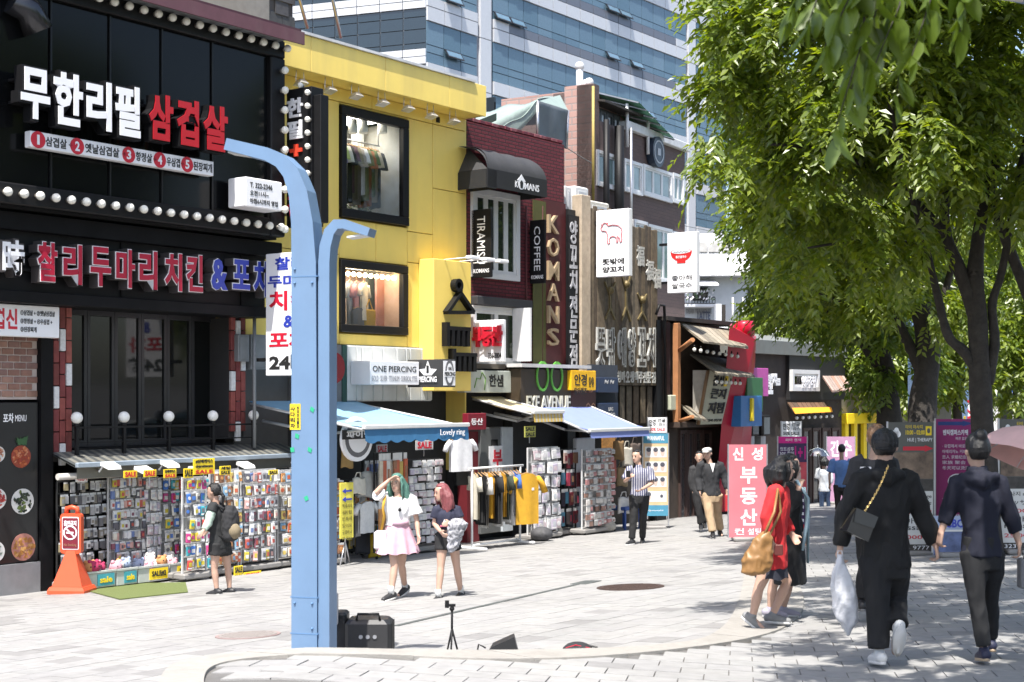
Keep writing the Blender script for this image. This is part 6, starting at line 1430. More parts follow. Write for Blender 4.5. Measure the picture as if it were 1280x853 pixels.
def stick_card(label,px0,px1,yt,yb,n,lines,bgm=None,ink=None,cat='price sign',name='sale_sign',group='cards on the racks'):
 u0,u1=u_for(px0,n),u_for(px1,n);z1=zf_(u0,n,yt);z0=zf_(u0,n,yb)
 t=thing(name,label,cat,((u0+u1)/2,-n,z0),FF,group);part('card',MB().bevbox(u0,u1,-n-.012,-n,z0,z1,.004),bgm or M('sign yellow'),t)
 k=len(lines)
 for i,(w_,c)in enumerate(lines):
  m=MB();a=z1-(z1-z0)*(i+.14)/k;b=z1-(z1-z0)*(i+.86)/k;tx(m,w_,u0+(u1-u0)*.1,u1-(u1-u0)*.1,b,a,-n-.018,.005,.03);part('lettering',m,c,t)
 part('stem',MB().box((u0+u1)/2-.01,(u0+u1)/2+.01,-n+.002,-n+.012,z0-.12,z1),STEEL,t);return t
stick_card('small yellow SALE card at the left end of the stall',154,171,589,598,1.4,[('SALE',RED)]);stick_card('second yellow SALE card right of the first one',179,195,588,597,1.4,[('SALE',RED)])
stick_card('yellow card with dark writing over the square cases',204,220,587,598,1.4,[('담배케이스',INK),('SALE',RED)]);stick_card('yellow card half behind the big yellow notice',229,241,586,598,1.38,[('SALE',INK)])
stick_card('big yellow notice with red SALE above the student',241,268,574,594,1.45,[('#담배케이스',INK),('cigarettecase',INK),('SALE',RED)]);stick_card('low yellow card right of the big yellow notice',274,288,583,594,1.42,[('세일',INK),('SALE',INK)])
stick_card('tiny yellow card near the blue pole',335,347,588,594,1.4,[('SALE',INK)]);stick_card('yellow card with red figures at the foot of the racks',304,326,716,726,1.3,[('균일가',RED)]);stick_card('yellow card low behind the student',292,303,708,728,1.3,[('SALE',INK),('2000',INK)])
stick_card('white SALE card hanging under the blue awning',433,449,553,565,1.6,[('SALE',RED)],SIGNW);stick_card('grey SALE card right of the round white sign',470,484,556,567,.8,[('SALE',RED)],M('card grey',(.5,.5,.5)));stick_card('pair of grey SALE cards above the earring spinner',519,541,551,563,1.2,[('SALE',RED)],M('card grey'))
stick_card('olive card reading SALE twice above the jewellery rack',655,669,533,547,1.3,[('SALE',INK),('SALE',INK)],M('card olive',(.45,.45,.1)));stick_card('white no entry card on the black framed rack',94,109,593,603,.4,[('사용금지',RED)],SIGNW)
u=u_for(446,1.9);z=zf_(u,1.9,549);t=thing('round_sign','round white and grey piercing disc sign under the blue awning','sign',(u,-1.9,z),FF)
disc=lambda r_,y0,y1:MB().prism([(u+r_*math.cos(-q*.2618),z+r_*math.sin(-q*.2618))for q in range(24)],y0,y1)
part('disc',disc(.38,-1.92,-1.86),SIGNW,t);part('ring',disc(.31,-1.927,-1.9205),M('emblem grey'),t);part('field',disc(.23,-1.934,-1.9275),SIGNW,t)
part('band',MB().box(u-.40,u+.40,-1.945,-1.9345,z-.0,z+.16),INK,t);m=MB();tx(m,'파이링',u-.3,u+.3,z+.02,z+.14,-1.952,.005,.03);part('lettering',m,SIGNW,t)
u0,u1=u_for(424,1.9),u_for(441,1.9);z1,z0=zf_(u0,1.9,604),zf_(u0,1.9,674)
t=thing('arrow_board','tall narrow yellow board with two black arrows beside the blue pole','sign',((u0+u1)/2,-1.9,z0-.5),FF);part('board',MB().bevbox(u0,u1,-1.92,-1.9,z0,z1,.006),M('board yellow',(.66,.58,.08),.5),t);L=u1-u0
for i in(0,1):
 zz=z1-.14-i*.14;part('arrow',MB().prism([(u0+L*.15,zz),(u0+L*.4,zz+.045),(u0+L*.4,zz+.015),(u0+L*.85,zz+.015),(u0+L*.85,zz-.015),(u0+L*.4,zz-.015),(u0+L*.4,zz-.045)][::-1],-1.928,-1.921),NAVY,t)
for i,w_ in enumerate(('액세서리','귀걸이 매장','안쪽에','있어요','구경하고','가세요')):m=MB();tx(m,w_,u0+L*.15,u1-L*.15,z1-.42-i*.11,z1-.35-i*.11,-1.928,.005,0);part('lettering',m,M('olive ink',(.2,.18,.04)),t)
p=FF.W(u0,-1.9,0);zg_=P(p.x,p.y);part('stand',MB().tube(((u0+u1)/2,-1.88,z1),((u0+u1)/2,-1.88,zg_+.05),.014).tube(((u0+u1)/2-.2,-1.95,zg_+.02),((u0+u1)/2,-1.88,zg_+.4),.012).tube(((u0+u1)/2+.2,-1.8,zg_+.02),((u0+u1)/2,-1.88,zg_+.4),.012),STEEL,t)
def tote(px,py,n,w_,h,rgb,label,tiltv=0,name='tote_bag'):
 u=u_for(px,n);z=zf_(u,n,py);m=MB()
 def f(a,b):x=(a-.5)*w_*(1-.12*b);return(u+x+tiltv*(b-1)*h,-n-.07*math.sin(a*math.pi)*(1-b*.7),z+(b-1)*h+.02*math.sin(a*7))
 m.sheet(f,8,8,thick=-.05);m.path([(u-w_*.25,-n,z),(u-w_*.15,-n-.02,z+h*.35),(u+w_*.15,-n-.02,z+h*.35),(u+w_*.25,-n,z)],.012,5)
 solo(name,m,cloth('bag %d'%px,rgb),label,'bag',(u,-n,z-h),FF,'bags shown under the blue awning')
tote(462,590,1.2,.5,.45,(.42,.42,.40),'light grey leather bag hanging left of the waving girl',.2);tote(475,594,1.0,.4,.45,(.25,.25,.25),'darker grey bag behind the light grey bag',.2);tote(447,598,1.4,.3,.28,(.6,.57,.5),'small cream bag above the yellow arrow board')
tote(452,664,1.0,.35,.4,(.03,.03,.035),'black backpack low under the blue awning',0,'backpack');tote(467,668,1.0,.3,.42,(.5,.33,.02),'mustard tote low under the blue awning');tote(484,640,.9,.3,.4,(.4,.42,.46),'pale grey pouch behind the waving girl')
tote(432,560,1.2,.25,.35,(.35,.22,.08),'tan straw bag hanging beside the pole at awning height');tote(500,680,1.2,.4,.3,(.5,.1,.25),'pink pouch near the feet of the earring spinner')
for i,(px,py,n,rgb,nm,lab,ax,w_,h,cat)in enumerate(((458,627,1.4,(.66,.66,.66),'shop white','white hoodie hanging beside the yellow arrow board',(1,.1,0),.45,.55,'hoodie'),(445,628,1.2,(.5,.5,.5),'shop grey','pale grey shirt behind the white hoodie',(1,.5,0),.4,.6,'shirt'),(576,548,1.7,(.66,.66,.68),'jersey','white baseball jersey hanging at the end of the blue awning',(1,-.1,0),.62,.62,'jersey'),(578,580,1.6,(.015,.015,.015),'black shorts','black shorts hanging below the white jersey',(1,-.1,0),.45,.4,'shorts'))):
 hang(nm,lab,rgb,(u_for(px,n),-n,zf_(u_for(px,n),n,py)),ax,w_,h,.14 if cat!='shorts' else 0,.1,80+i,FF,'clothes hung under the blue awning',cat,'hanging_shirt' if cat!='shorts' else 'hanging_shorts')
for i_,(px_,py_,c_)in enumerate(((772,552,(.2,.12,.05)),(783,560,(.45,.42,.36)),(793,555,(.08,.06,.05)),(776,585,(.3,.22,.12)),(762,575,(.4,.1,.08)))):tote(px_,py_,1.0,.42,.42,c_,('brown','cream','dark','tan','dull red')[i_]+' bag hanging under the violet awning near the striped shirt man')
nR=1.9;u0,u1=u_for(590,nR),u_for(650,nR);zt=zf_(u0,nR,586);p=FF.W((u0+u1)/2,-nR,0);zg_=P(p.x,p.y)
t=thing('clothes_rail','white clothes rail with a row of t-shirts in front of the grey door','clothes rail',((u0+u1)/2,-nR,zg_),FF)
part('rail',MB().tube((u0-.1,-nR,zt),(u1+.1,-nR,zt),.022),WFR,t)
for x in(u0,u1):part('upright',MB().tube((x,-nR,zg_+.06),(x,-nR,zt-.02),.022),WFR,t);part('foot',MB().bevbox(x-.03,x+.03,-nR-.35,-nR+.35,zg_+.03,zg_+.075,.01),WFR,t)
part('bottom_bar',MB().tube((u0,-nR,zg_+.1),(u1,-nR,zg_+.1),.02),WFR,t)
cols=[('cream',(.6,.56,.46)),('black',(.015,.015,.016)),('black',(.015,.015,.016)),('off white',(.62,.6,.56)),('mustard',(.55,.3,.02)),('black',(.015,.015,.016)),('black',(.015,.015,.016)),('white',(.66,.66,.66)),('mustard',(.55,.3,.02)),('dark green',(.03,.04,.03)),('white',(.66,.66,.66)),('pale grey',(.45,.45,.45)),('blue',(.05,.13,.4)),('beige',(.45,.36,.3))]
for i,(nm,c)in enumerate(cols):
 x=u0+.08+(u1-u0-.2)*i/(len(cols)-1);hang('rail '+nm,('%s t-shirt on the white rail, '%nm)+('end of the row nearest the pink haired girl' if i==0 else '%s along from the pink haired girl'%ORD[i]),c,(x,-nR,zt-.1),(.3+.3*random.random(),1,0),.46,.85+.06*(i%4),(.05 if i%3==0 else 0),.06,100+i,FF,'t-shirts on the white rail')
m=MB();u=u_for(658,nR+.25);garment(m,(u,-nR-.25,zf_(u,nR+.25,592)),(1,-.35,0),.58,.98,.2,.12,140);m.box(u+.06,u+.14,-nR-.345,-nR-.32,zf_(u,nR,592)-.32,zf_(u,nR,592)-.27,2)
solo('hanging_shirt',m,[cloth('rail mustard',(.55,.3,.02)),WOOD_H,SIGNW],'mustard t-shirt shown front on at the end of the white rail','shirt',(u,-nR-.25,zg_),FF,'t-shirts on the white rail')
u0,u1,z0,z1=rc(600,625,535,662,.3);b=part('door',MB().bevbox(u0,u1,-.32,-.0,z0-.1,z1,.01),M('door grey',(.10,.105,.105),.5),b3);part('pane',MB().box(u0+.35,u1-.12,-.335,-.3205,z0+.9,z1-.25),DARKW,b)
part('door_frame',MB().bevbox(u1+.01,U(641,.35),-.36,-.0,z0-.1,z1,.01),M('pale metal',(.46,.5,.53),.4),b3);u,z=FF.q(612,558,.36);o=part('paper',MB().box(u,u+.55,-.35,-.338,z-.55,z),SIGNW,b);m=MB();tx(m,'부',u+.12,u+.45,z-.45,z-.08,-.356,.005,.04);part('lettering',m,REDP,b)
part('red_wall',MB().box(U(584,.25),U(599,.25),-.25,.0,-2.1,Z(584,540,.25)),M('maroon wall',(.12,.01,.015),.6),b3)
u0,u1,z0,z1=rc(585,608,517,538,.6);t=thing('red_agency_sign','small dark red sign with two white Korean letters under the striped awning','sign',(u0,-.6,z0),FF);part('board',MB().bevbox(u0,u1,-.6,-.45,z0,z1,.01),M('sign dark red',(.19,.012,.025),.45),t);m=MB();tx(m,'동산',u0+.1,u1-.12,z0+.1,z1-.1,-.606,.005,.02);part('lettering',m,SIGNW,t)
part('white_board',MB().bevbox(U(718,.5),U(742,.5),-.55,-.45,-2.0,Z(718,548,.5),.02),M('white board',(.6,.61,.62),.5),b4);part('poster',MB().box(U(752,.5),U(768,.5),-.52,-.5,Z(752,566,.5),Z(752,545,.5)),M('poster orange',(.42,.2,.05),.6,var=.5,scale=16),b4)
m=MB().bevbox(U(768,1.3),U(788,1.3),-1.6,-1.1,P(2.3,31)+.4,P(2.3,31)+.48,.02)
for a in(U(768,1.3)+.03,U(788,1.3)-.03):m.box(a-.02,a+.02,-1.58,-1.54,P(2.3,31)-.05,P(2.3,31)+.4).box(a-.02,a+.02,-1.16,-1.12,P(2.3,31)-.05,P(2.3,31)+.4)
solo('blue_stool_table',m,M('blue steel',(.03,.07,.25),.4),'small blue legged table with white bags right of the hair pin spinner','table',(U(776,1.3),-1.4,P(2.3,31)),FF)
tote(779,622,1.4,.5,.35,(.6,.58,.56),'white bag standing on the blue legged table');
for i,(px,n)in enumerate(((690,1.2),(745,1.1),(757,1.5),(677,1.7))):
 u=u_for(px,n);p=FF.W(u,-n,0);m=MB().sphere((u,-n,P(p.x,p.y)+.14),.24,10,7,0,.62);solo('stock_sack',m,M('sack %d'%(i%2),((.25,.24,.22),(.06,.06,.065))[i%2],.7,var=.4,scale=9,bump=.6,bscale=9),('grey','black','dark','pale')[i]+' stock sack lying '+('under the sock rack','under the hair pin spinner','right of the spinner foot','under the white jewellery rack')[i],'sack',(u,-n,P(p.x,p.y)),FF,'sacks under the racks')
g=gp(112,749);mat_pts=[gp(104,738),gp(150,750),gp(235,741),gp(232,729),gp(120,731)];c0=sum(mat_pts,Vector())/5
solo('green_mat',MB().prismz([(p.x,p.y)for p in mat_pts],lambda x,y:P(x,y)+.001,lambda x,y:P(x,y)+.014),M('artificial turf',(.12,.15,.045),.95,var=.25,scale=60,bump=.5,bscale=200),'flat green artificial grass mat in front of the plush toy baskets','mat',tuple(c0))
PLU=[(.62,.6,.58),(.6,.3,.35),(.55,.25,.1),(.3,.36,.5),(.4,.03,.1),(.66,.64,.62),(.5,.4,.5)]
for i,(a,b,yt,yb,lab,word)in enumerate(((109,146,725,741,'leftmost pale basket with a teal label and plush toys',None),(146,173,725,740,'second basket with a teal label, between two wider baskets',None),(173,213,724,741,'wide white basket with a yellow SALE label','SALE#2'),(214,236,724,737,'small basket with a yellow label beside the movable rack','SALE'))):
 n=.95;u0,u1=u_for(a,n),u_for(b,n)-.02;p=FF.W(u0,-n,0);z0=P(p.x,p.y);h=.24
 t=thing('toy_basket',lab,'basket',((u0+u1)/2,-n+.2,z0+.02),FF,'baskets of plush toys');m=MB()
 m.bevbox(u0,u1,-n,-n+.02,z0+.02,z0+h,.008).box(u0+.02,u1-.02,-n+.4,-n+.42,z0+.02,z0+h).box(u0,u0+.02,-n+.021,-n+.42,z0+.02,z0+h).box(u1-.02,u1,-n+.021,-n+.42,z0+.02,z0+h).box(u0+.021,u1-.021,-n+.021,-n+.399,z0+.02,z0+.04)
 part('tub',m,M('basket white',(.5,.52,.5),.5),t);part('rim',MB().box(u0-.015,u1+.015,-n-.015,-n+.02,z0+h+.002,z0+h+.03),M('basket white'),t)
 L=u1-u0;l0,l1=(u0+L*.35,u1-L*.06);part('label_card',MB().box(l0,l1,-n-.012,-n-.002,z0+.05,z0+h-.02),M('label teal',(.06,.33,.40),.5)if not word else M('sign yellow'),t)
 m=MB();tx(m,word or 'sale',l0+.04,l1-.04,z0+.09,z0+h-.06,-n-.018,.005,.03);part('lettering',m,INK if word else YEL,t)
 r=random.Random(i+50)
 for k in range(int(L/.13)+3):
  x,y,z=r.uniform(u0+.08,u1-.08),-n+r.uniform(.06,.34),z0+h+r.uniform(0,.1);q_=r.uniform(.075,.11);m=MB().sphere((x,y,z),q_,9,6,0,.9)
  for s in(-1,1):m.sphere((x+s*q_*.62,y-.01,z+q_*.72),q_*.34,6,4,0)
  for s in(-1,1):m.sphere((x+s*q_*.35,y-q_*.88,z+q_*.15),q_*.12,5,4,1)
  c=r.randrange(len(PLU));solo('plush_toy',m,[cloth('plush %d'%c,PLU[c]),INK],'small plush toy heaped in the '+lab,'plush toy',(x,y,z),FF,'plush toys in the baskets')
fp=gp(90,741);S=Frame(fp.x,fp.y,1,-.12);z0=fp.z;sc_=fp.y/FOC
t=thing('no_smoking_stand','orange plastic cone stand with a dark red no smoking panel','sign stand',(0,0,z0),S);ORG=M('orange plastic',(.62,.085,.03),.4,var=.06)
w_=24*sc_;m=MB()
for a,b in(((w_,0),(w_,.05)),((w_,.05),(w_*.9,.1)),((w_*.82,.101),(w_*.22,.62)),((w_*.22,.62),(w_*.2,.72))):
 m.add([(-a[0],-a[0]*.8,z0+a[1]),(a[0],-a[0]*.8,z0+a[1]),(a[0],a[0]*.8,z0+a[1]),(-a[0],a[0]*.8,z0+a[1]),(-b[0],-b[0]*.8,z0+b[1]),(b[0],-b[0]*.8,z0+b[1]),(b[0],b[0]*.8,z0+b[1]),(-b[0],b[0]*.8,z0+b[1])],[(0,1,5,4),(1,2,6,5),(2,3,7,6),(3,0,4,7),(4,5,6,7)])
part('cone',m,ORG,t);hw=13.5*sc_;zA,zB_=z0+(741-692)*sc_,z0+(741-634)*sc_
def rr_poly(x0,x1,z0_,z1_,r_):return[(cx+r_*math.cos(q),cz+r_*math.sin(q))for cx,cz,q0 in((x1-r_,z0_+r_,-1.571),(x1-r_,z1_-r_,0),(x0+r_,z1_-r_,1.571),(x0+r_,z0_+r_,3.142))for q in(q0,q0+.52,q0+1.05,q0+1.571)]
part('panel',MB().prism(rr_poly(-hw,hw,zA,zB_-.09,.05),-.05,.05),ORG,t)
part('handle',MB().path([(-hw*.55,0,zB_-.1),(-hw*.5,0,zB_-.02),(0,0,zB_),(hw*.5,0,zB_-.02),(hw*.55,0,zB_-.1)],.035,8),ORG,t)
part('plate',MB().prism(rr_poly(-hw*.8,hw*.8,zA+.06,zB_-.14,.02),-.056,-.0505),SIGNW,t);part('notice',MB().prism(rr_poly(-hw*.74,hw*.74,zA+.075,zB_-.155,.015),-.061,-.0565),M('notice maroon',(.18,.015,.03),.4),t)
zc=(zA+zB_)/2-.03
m=MB();tx(m,'흡연금지',-hw*.6,hw*.6,zB_-.27,zB_-.19,-.066,.004,.03);part('lettering',m,SIGNW,t);m=MB();tx(m,'No Smoking',-hw*.6,hw*.6,zA+.1,zA+.15,-.066,.004,0);part('lettering',m,M('faded gold'),t)
m=MB()
for i in range(20):
 a,b=i*.31416,(i+1)*.31416;m.prism([(q*math.cos(w2),zc+q*math.sin(w2))for q,w2 in((.085,a),(.105,a),(.105,b),(.085,b))][::-1],-.066,-.0615)
bar(m,(-.07,zc+.07),(.07,zc-.07),.018,-.0665,-.0616);m.box(-.06,.05,-.0662,-.0617,zc-.012,zc+.012);part('no_smoking_mark',m,SIGNW,t)
# blue street lamps
LB=M('lamp blue',(.145,.235,.37),.42,.1,var=.08,scale=3,dirt=.16)
def sweep(mb,pts,wid,th):
 """rectangular bar along a path in the x,z plane; th in the plane, wid along y"""
 pts=[Vector(p)for p in pts];vs=[];fs=[]
 for i,p in enumerate(pts):
  d=(pts[min(i+1,len(pts)-1)]-pts[max(i-1,0)]).normalized();nn=Vector((-d.z,0,d.x));h=(th[i]if isinstance(th,list)else th)/2
  for s,y in((1,-wid/2),(1,wid/2),(-1,wid/2),(-1,-wid/2)):vs.append(p+nn*s*h+Vector((0,y,0)))
 for i in range(len(pts)-1):
  for j in range(4):fs.append((i*4+j,i*4+(j+1)%4,i*4+4+(j+1)%4,i*4+4+j))
 fs+=[(3,2,1,0),tuple((len(pts)-1)*4+j for j in range(4))]
 return mb.add(vs,fs)
def arc(cx,cz,r_,a0,a1,k=9):return[(cx+r_*math.cos(a0+(a1-a0)*i/k),0,cz+r_*math.sin(a0+(a1-a0)*i/k))for i in range(k+1)]
YP=11.7;XP=(386-640)/FOC*YP;zb0=P(XP,YP);SP=Frame(XP,YP,.97,-.24);s_=YP/FOC
lamp=thing('street_lamp','pale blue steel street lamp with two curved arms standing at the kerb','street lamp',(0,0,zb0),SP)
zz=lambda y:CAMZ+(HOR-y)*s_;xx=lambda px:(px-386)*s_
m=MB();main=[(0,0,zb0),(0,0,zz(600)),(0,0,zz(325))]+arc(xx(306),zz(300),(386-306)*s_*.98,0,math.pi*.42,8)+[(xx(318),0,zz(206)),(xx(282),0,zz(191))]
main=[(0,0,zb0),(0,0,zz(600)),(-.005,0,zz(330)),(-.02,0,zz(280)),(-.055,0,zz(243)),(-.12,0,zz(217)),(-.21,0,zz(202)),(-.33,0,zz(193)),(-.69,0,zz(178))]
sweep(m,main,.20,[.22,.22,.21,.185,.16,.138,.118,.104,.095]);part('pole',m,LB,lamp)
m=MB();x2=xx(411);sub=[(x2,0,zb0),(x2,0,zz(330)),(x2+.01,0,zz(310)),(x2+.045,0,zz(292)),(x2+.10,0,zz(283)),(x2+.17,0,zz(283)),(x2+.38,0,zz(294))];sweep(m,sub,.17,[.095,.095,.095,.09,.082,.075,.066]);part('second_pole',m,LB,lamp)
for(a,b,zc_,th)in((-.68,-.42,zz(178),.055),(x2+.19,x2+.37,zz(291),.045)):
 dz=(.052 if a<0 else-.03);part('led_panel',MB().add([(a,-.07,zc_-th),(b,-.07,zc_-th-(.045 if a<0 else-.02)),(b,.07,zc_-th-(.045 if a<0 else-.02)),(a,.07,zc_-th),(a,-.07,zc_-th-.015),(b,-.07,zc_-th-.06+(0 if a<0 else .065)),(b,.07,zc_-th-.06+(0 if a<0 else .065)),(a,.07,zc_-th-.015)],[(4,5,6,7),(0,1,5,4),(1,2,6,5),(2,3,7,6),(3,0,4,7)]),M('led cover',(.6,.6,.58),.4),lamp)
for y in(347,745,790):part('seam',MB().box(-.12,.12,-.102,.102,zz(y)-.004,zz(y)+.004),M('seam blue',(.1,.2,.36),.5),lamp)
part('base_plate',MB().bevbox(-.22,.30,-.2,.2,zb0-.02,zb0+.025,.008),M('seam blue'),lamp)
bolt=MB().lathe([(.016,0),(.016,.02),(.008,.03)],(0,0,0),6).mesh('bolt',M('seam blue'))
for x,y in((-.18,-.16),(.26,-.16),(-.18,.16),(.26,.16)):inst('bolt',bolt,lamp,(x,y,zb0+.025))
for x,y in((-.08,355),(-.08,338),(.07,355),(-.08,752),(.07,752),(.07,783)):inst('bolt',bolt,lamp,(x,-.1,zz(y)),(1.571,0,0),(.6,.6,.5))
o=part('sticker',MB().box(-.12,-.03,-.106,-.101,zz(537),zz(505)),M('sign yellow'),lamp)
m=MB();ch='사다리차'
for i,c in enumerate(ch):tx(m,c,-.115,-.075,zz(508+i*7+6),zz(508+i*7),-.109,.0025,.03)
for i,c in enumerate('0000-0000'[:6]):tx(m,c,-.06,-.04,zz(508+i*4.6+4),zz(508+i*4.6),-.109,.0025,.03)
part('lettering',m,INK,lamp)
gt=M('green tape',(.02,.35,.18),.6)
for(x,y,a)in((-.06,545,.4),(-.1,562,.9),(.05,562,.3),(.02,622,1.2),(.07,512,.2)):part('tape_scrap',MB().prism([(x+.02*math.cos(a+q*1.57+(.3 if q%2 else 0)),zz(y)+.026*math.sin(a+q*1.57))for q in range(4)][::-1],-.1045,-.1012),gt,lamp)
for i,(px,y,sc2,dr,lab)in enumerate(((1143,40.0,1.2,.3,'blue street lamp half hidden by the thick trunk'),(1395,9.0,1.05,-.2,'blue street lamp arm showing at the top right corner'),(1020,46.,1.15,.2,'distant blue street lamp among the far leaves'),(1205,58,1.2,.5,'far blue street lamp beyond the purple banner'))):
 c=copy_tree(lamp);x=(px-640)/FOC*y;c.location=(x,y,P(x,y));c.rotation_euler[2]=dr;c.scale=(sc2,)*3;c['label']=lab;c['group']='blue street lamps'
lamp['group']='blue street lamps'
# busker's gear behind the kerb
IRON=M('cast iron',(.085,.055,.045),.6,.5,var=.25,scale=30,bump=.5,bscale=160)
def gear(px,y):x=(px-640)/FOC*y;return x,y,P(x,y)
x,y,z=gear(421,12.6);s_=y/FOC
t=thing('loudspeaker','black loudspeaker with a grey board leaning on it beside the blue pole','loudspeaker',(x,y,z),WF);m=MB().bevbox(x-.1,x+.1,y-.12,y+.12,z,z+.42,.02);part('cabinet',m,M('speaker black',(.015,.015,.016),.5),t);part('grille',MB().box(x-.085,x+.085,y-.128,y-.1205,z+.03,z+.38),M('grille black',(.025,.025,.027),.7,bump=.5,bscale=300),t)
solo('leaning_board',MB().prism(rr_poly(x-.13,x+.03,z+.32,z+.60,.02),y-.16,y-.13),M('board grey',(.32,.32,.33),.5),'grey folded board leaning against the blue pole above the loudspeaker','board',(x-.05,y-.15,z+.3))
x,y,z=gear(462,12.5)
t=thing('amplifier_case','black rolling amplifier case with ribbed sides right of the loudspeaker','case',(x,y,z),WF);part('shell',MB().bevbox(x-.20,x+.20,y-.15,y+.17,z+.04,z+.36,.035),M('case black',(.018,.018,.02),.45),t)
for k in range(5):part('rib',MB().box(x+.2005,x+.206,y-.11+k*.055,y-.08+k*.055,z+.07,z+.33),BLK(),t)
part('front_panel',MB().box(x-.17,x+.17,y-.158,y-.1505,z+.08,z+.32),M('grille black'),t);part('handle',MB().path([(x-.1,y-.12,z+.36),(x-.09,y-.12,z+.41),(x+.09,y-.12,z+.41),(x+.1,y-.12,z+.36)],.012,6),BLK(),t)
for s in(-1,1):part('wheel',MB().tube((x+s*.17,y-.12,z+.035),(x+s*.12,y-.12,z+.035),.035,n=10),BLK(),t)
m=MB()
for s in(-.06,.0,.06):m.tube((x+s,y-.166,z+.22),(x+s,y-.158,z+.22),.018,n=8)
part('knob',m,STEEL,t)
x,y,z=gear(565,12.3)
t=thing('tripod','small black camera tripod standing behind the kerb','tripod',(x,y,z),WF)
for a in(0,2.1,4.2):part('leg',MB().tube((x+.07*math.cos(a+.4),y+.07*math.sin(a+.4),z),(x,y,z+.26),.008,.01,n=6),BLK(),t)
part('column',MB().tube((x,y,z+.2),(x,y,z+.43),.01,n=8),BLK(),t);part('head',MB().sphere((x,y,z+.43),.022,8,6).box(x-.03,x+.03,y-.02,y+.02,z+.45,z+.47).box(x-.06,x-.025,y-.018,y+.018,z+.44,z+.5),BLK(),t)
x,y,z=gear(628,12.2);m=MB().prism([(x-.15,z),(x+.15,z),(x+.1,z+.2),(x-.08,z+.12)],y-.1,y+.1);t=thing('wedge_monitor','black wedge stage monitor lying behind the kerb','speaker',(x,y,z),WF);part('cabinet',m,M('speaker black'),t);part('cable',MB().path([(x-.14,y-.05,z+.1),(x-.2,y-.05,z+.13),(x-.22,y-.05,z+.03)],.008,5),BLK(),t)
x,y,z=gear(722,12.1);m=MB().sphere((x,y,z+.06),.13,12,8,0,.55);t=thing('gear_bag','low black bag with red trim lying behind the kerb','bag',(x,y,z),WF);part('body',m,cloth('bag black',(.02,.02,.022)),t);part('trim',MB().path([(x-.10,y-.06,z+.09),(x-.02,y-.09,z+.12),(x+.1,y-.07,z+.09)],.004,5),M('sign red'),t);part('strap',MB().path([(x+.1,y,z+.1),(x+.16,y-.02,z+.09),(x+.17,y-.03,z+.02)],.01,5),BLK(),t)
def on_ground(mb_fn,cx,cy,r_,name,label,cat,mat,k=28):
 pts=[(cx+r_*math.cos(2*math.pi*i/k),cy+r_*math.sin(2*math.pi*i/k))for i in range(k)]
 t=thing(name,label,cat,(cx,cy,P(cx,cy)),WF,'manhole covers');part('frame',MB().prismz(pts,lambda x,y:P(x,y)-.02,lambda x,y:P(x,y)+.005),mat,t)
 cm=IRON if r_>.4 else M('pink cover',(.24,.215,.2),.8,var=.12,scale=20);part('cover',MB().prismz([(cx+(a-cx)*.9,cy+(b-cy)*.9)for a,b in pts],lambda x,y:P(x,y)-.01,lambda x,y:P(x,y)+.009),cm,t)
 for q in range(-3,4):w_=math.sqrt(max(0,.8-(q/4)**2))*r_*.9;part('rib',MB().prismz([(cx-w_,cy+q*r_/4.4-.015),(cx+w_,cy+q*r_/4.4-.015),(cx+w_,cy+q*r_/4.4+.015),(cx-w_,cy+q*r_/4.4+.015)],lambda x,y:P(x,y),lambda x,y:P(x,y)+.013),cm,t)
g=gp(788,734);on_ground(None,g.x,g.y,.43,'manhole_cover','rusty brown round manhole cover in the middle of the plaza','manhole cover',IRON)
g=gp(310,794);on_ground(None,g.x,g.y,.33,'manhole_cover','pale pinkish manhole cover left of the blue pole','manhole cover',M('pink frame',(.26,.19,.18),.7))
a,b=gp(742,726),gp(488,784);d=(b-a);L=math.hypot(d.x,d.y);t_=Vector((d.x/L,d.y/L,0));nn=Vector((-t_.y,t_.x,0));dr=thing('drain_channel',None,None,tuple(a),WF,kind='structure')
for i in range(int(L/.5)):
 p,q_=a+t_*(i*.5+.006),a+t_*(i*.5+.494);w_=.035 if i>0 else .12
 m=MB().prismz([(p.x+nn.x*w_,p.y+nn.y*w_),(p.x-nn.x*w_,p.y-nn.y*w_),(q_.x-nn.x*w_,q_.y-nn.y*w_),(q_.x+nn.x*w_,q_.y+nn.y*w_)],lambda x,y:P(x,y)-.02,lambda x,y:P(x,y)+.004)
 part('grating',m,M('drain iron',(.10,.11,.105),.6,.3,var=.2),dr)
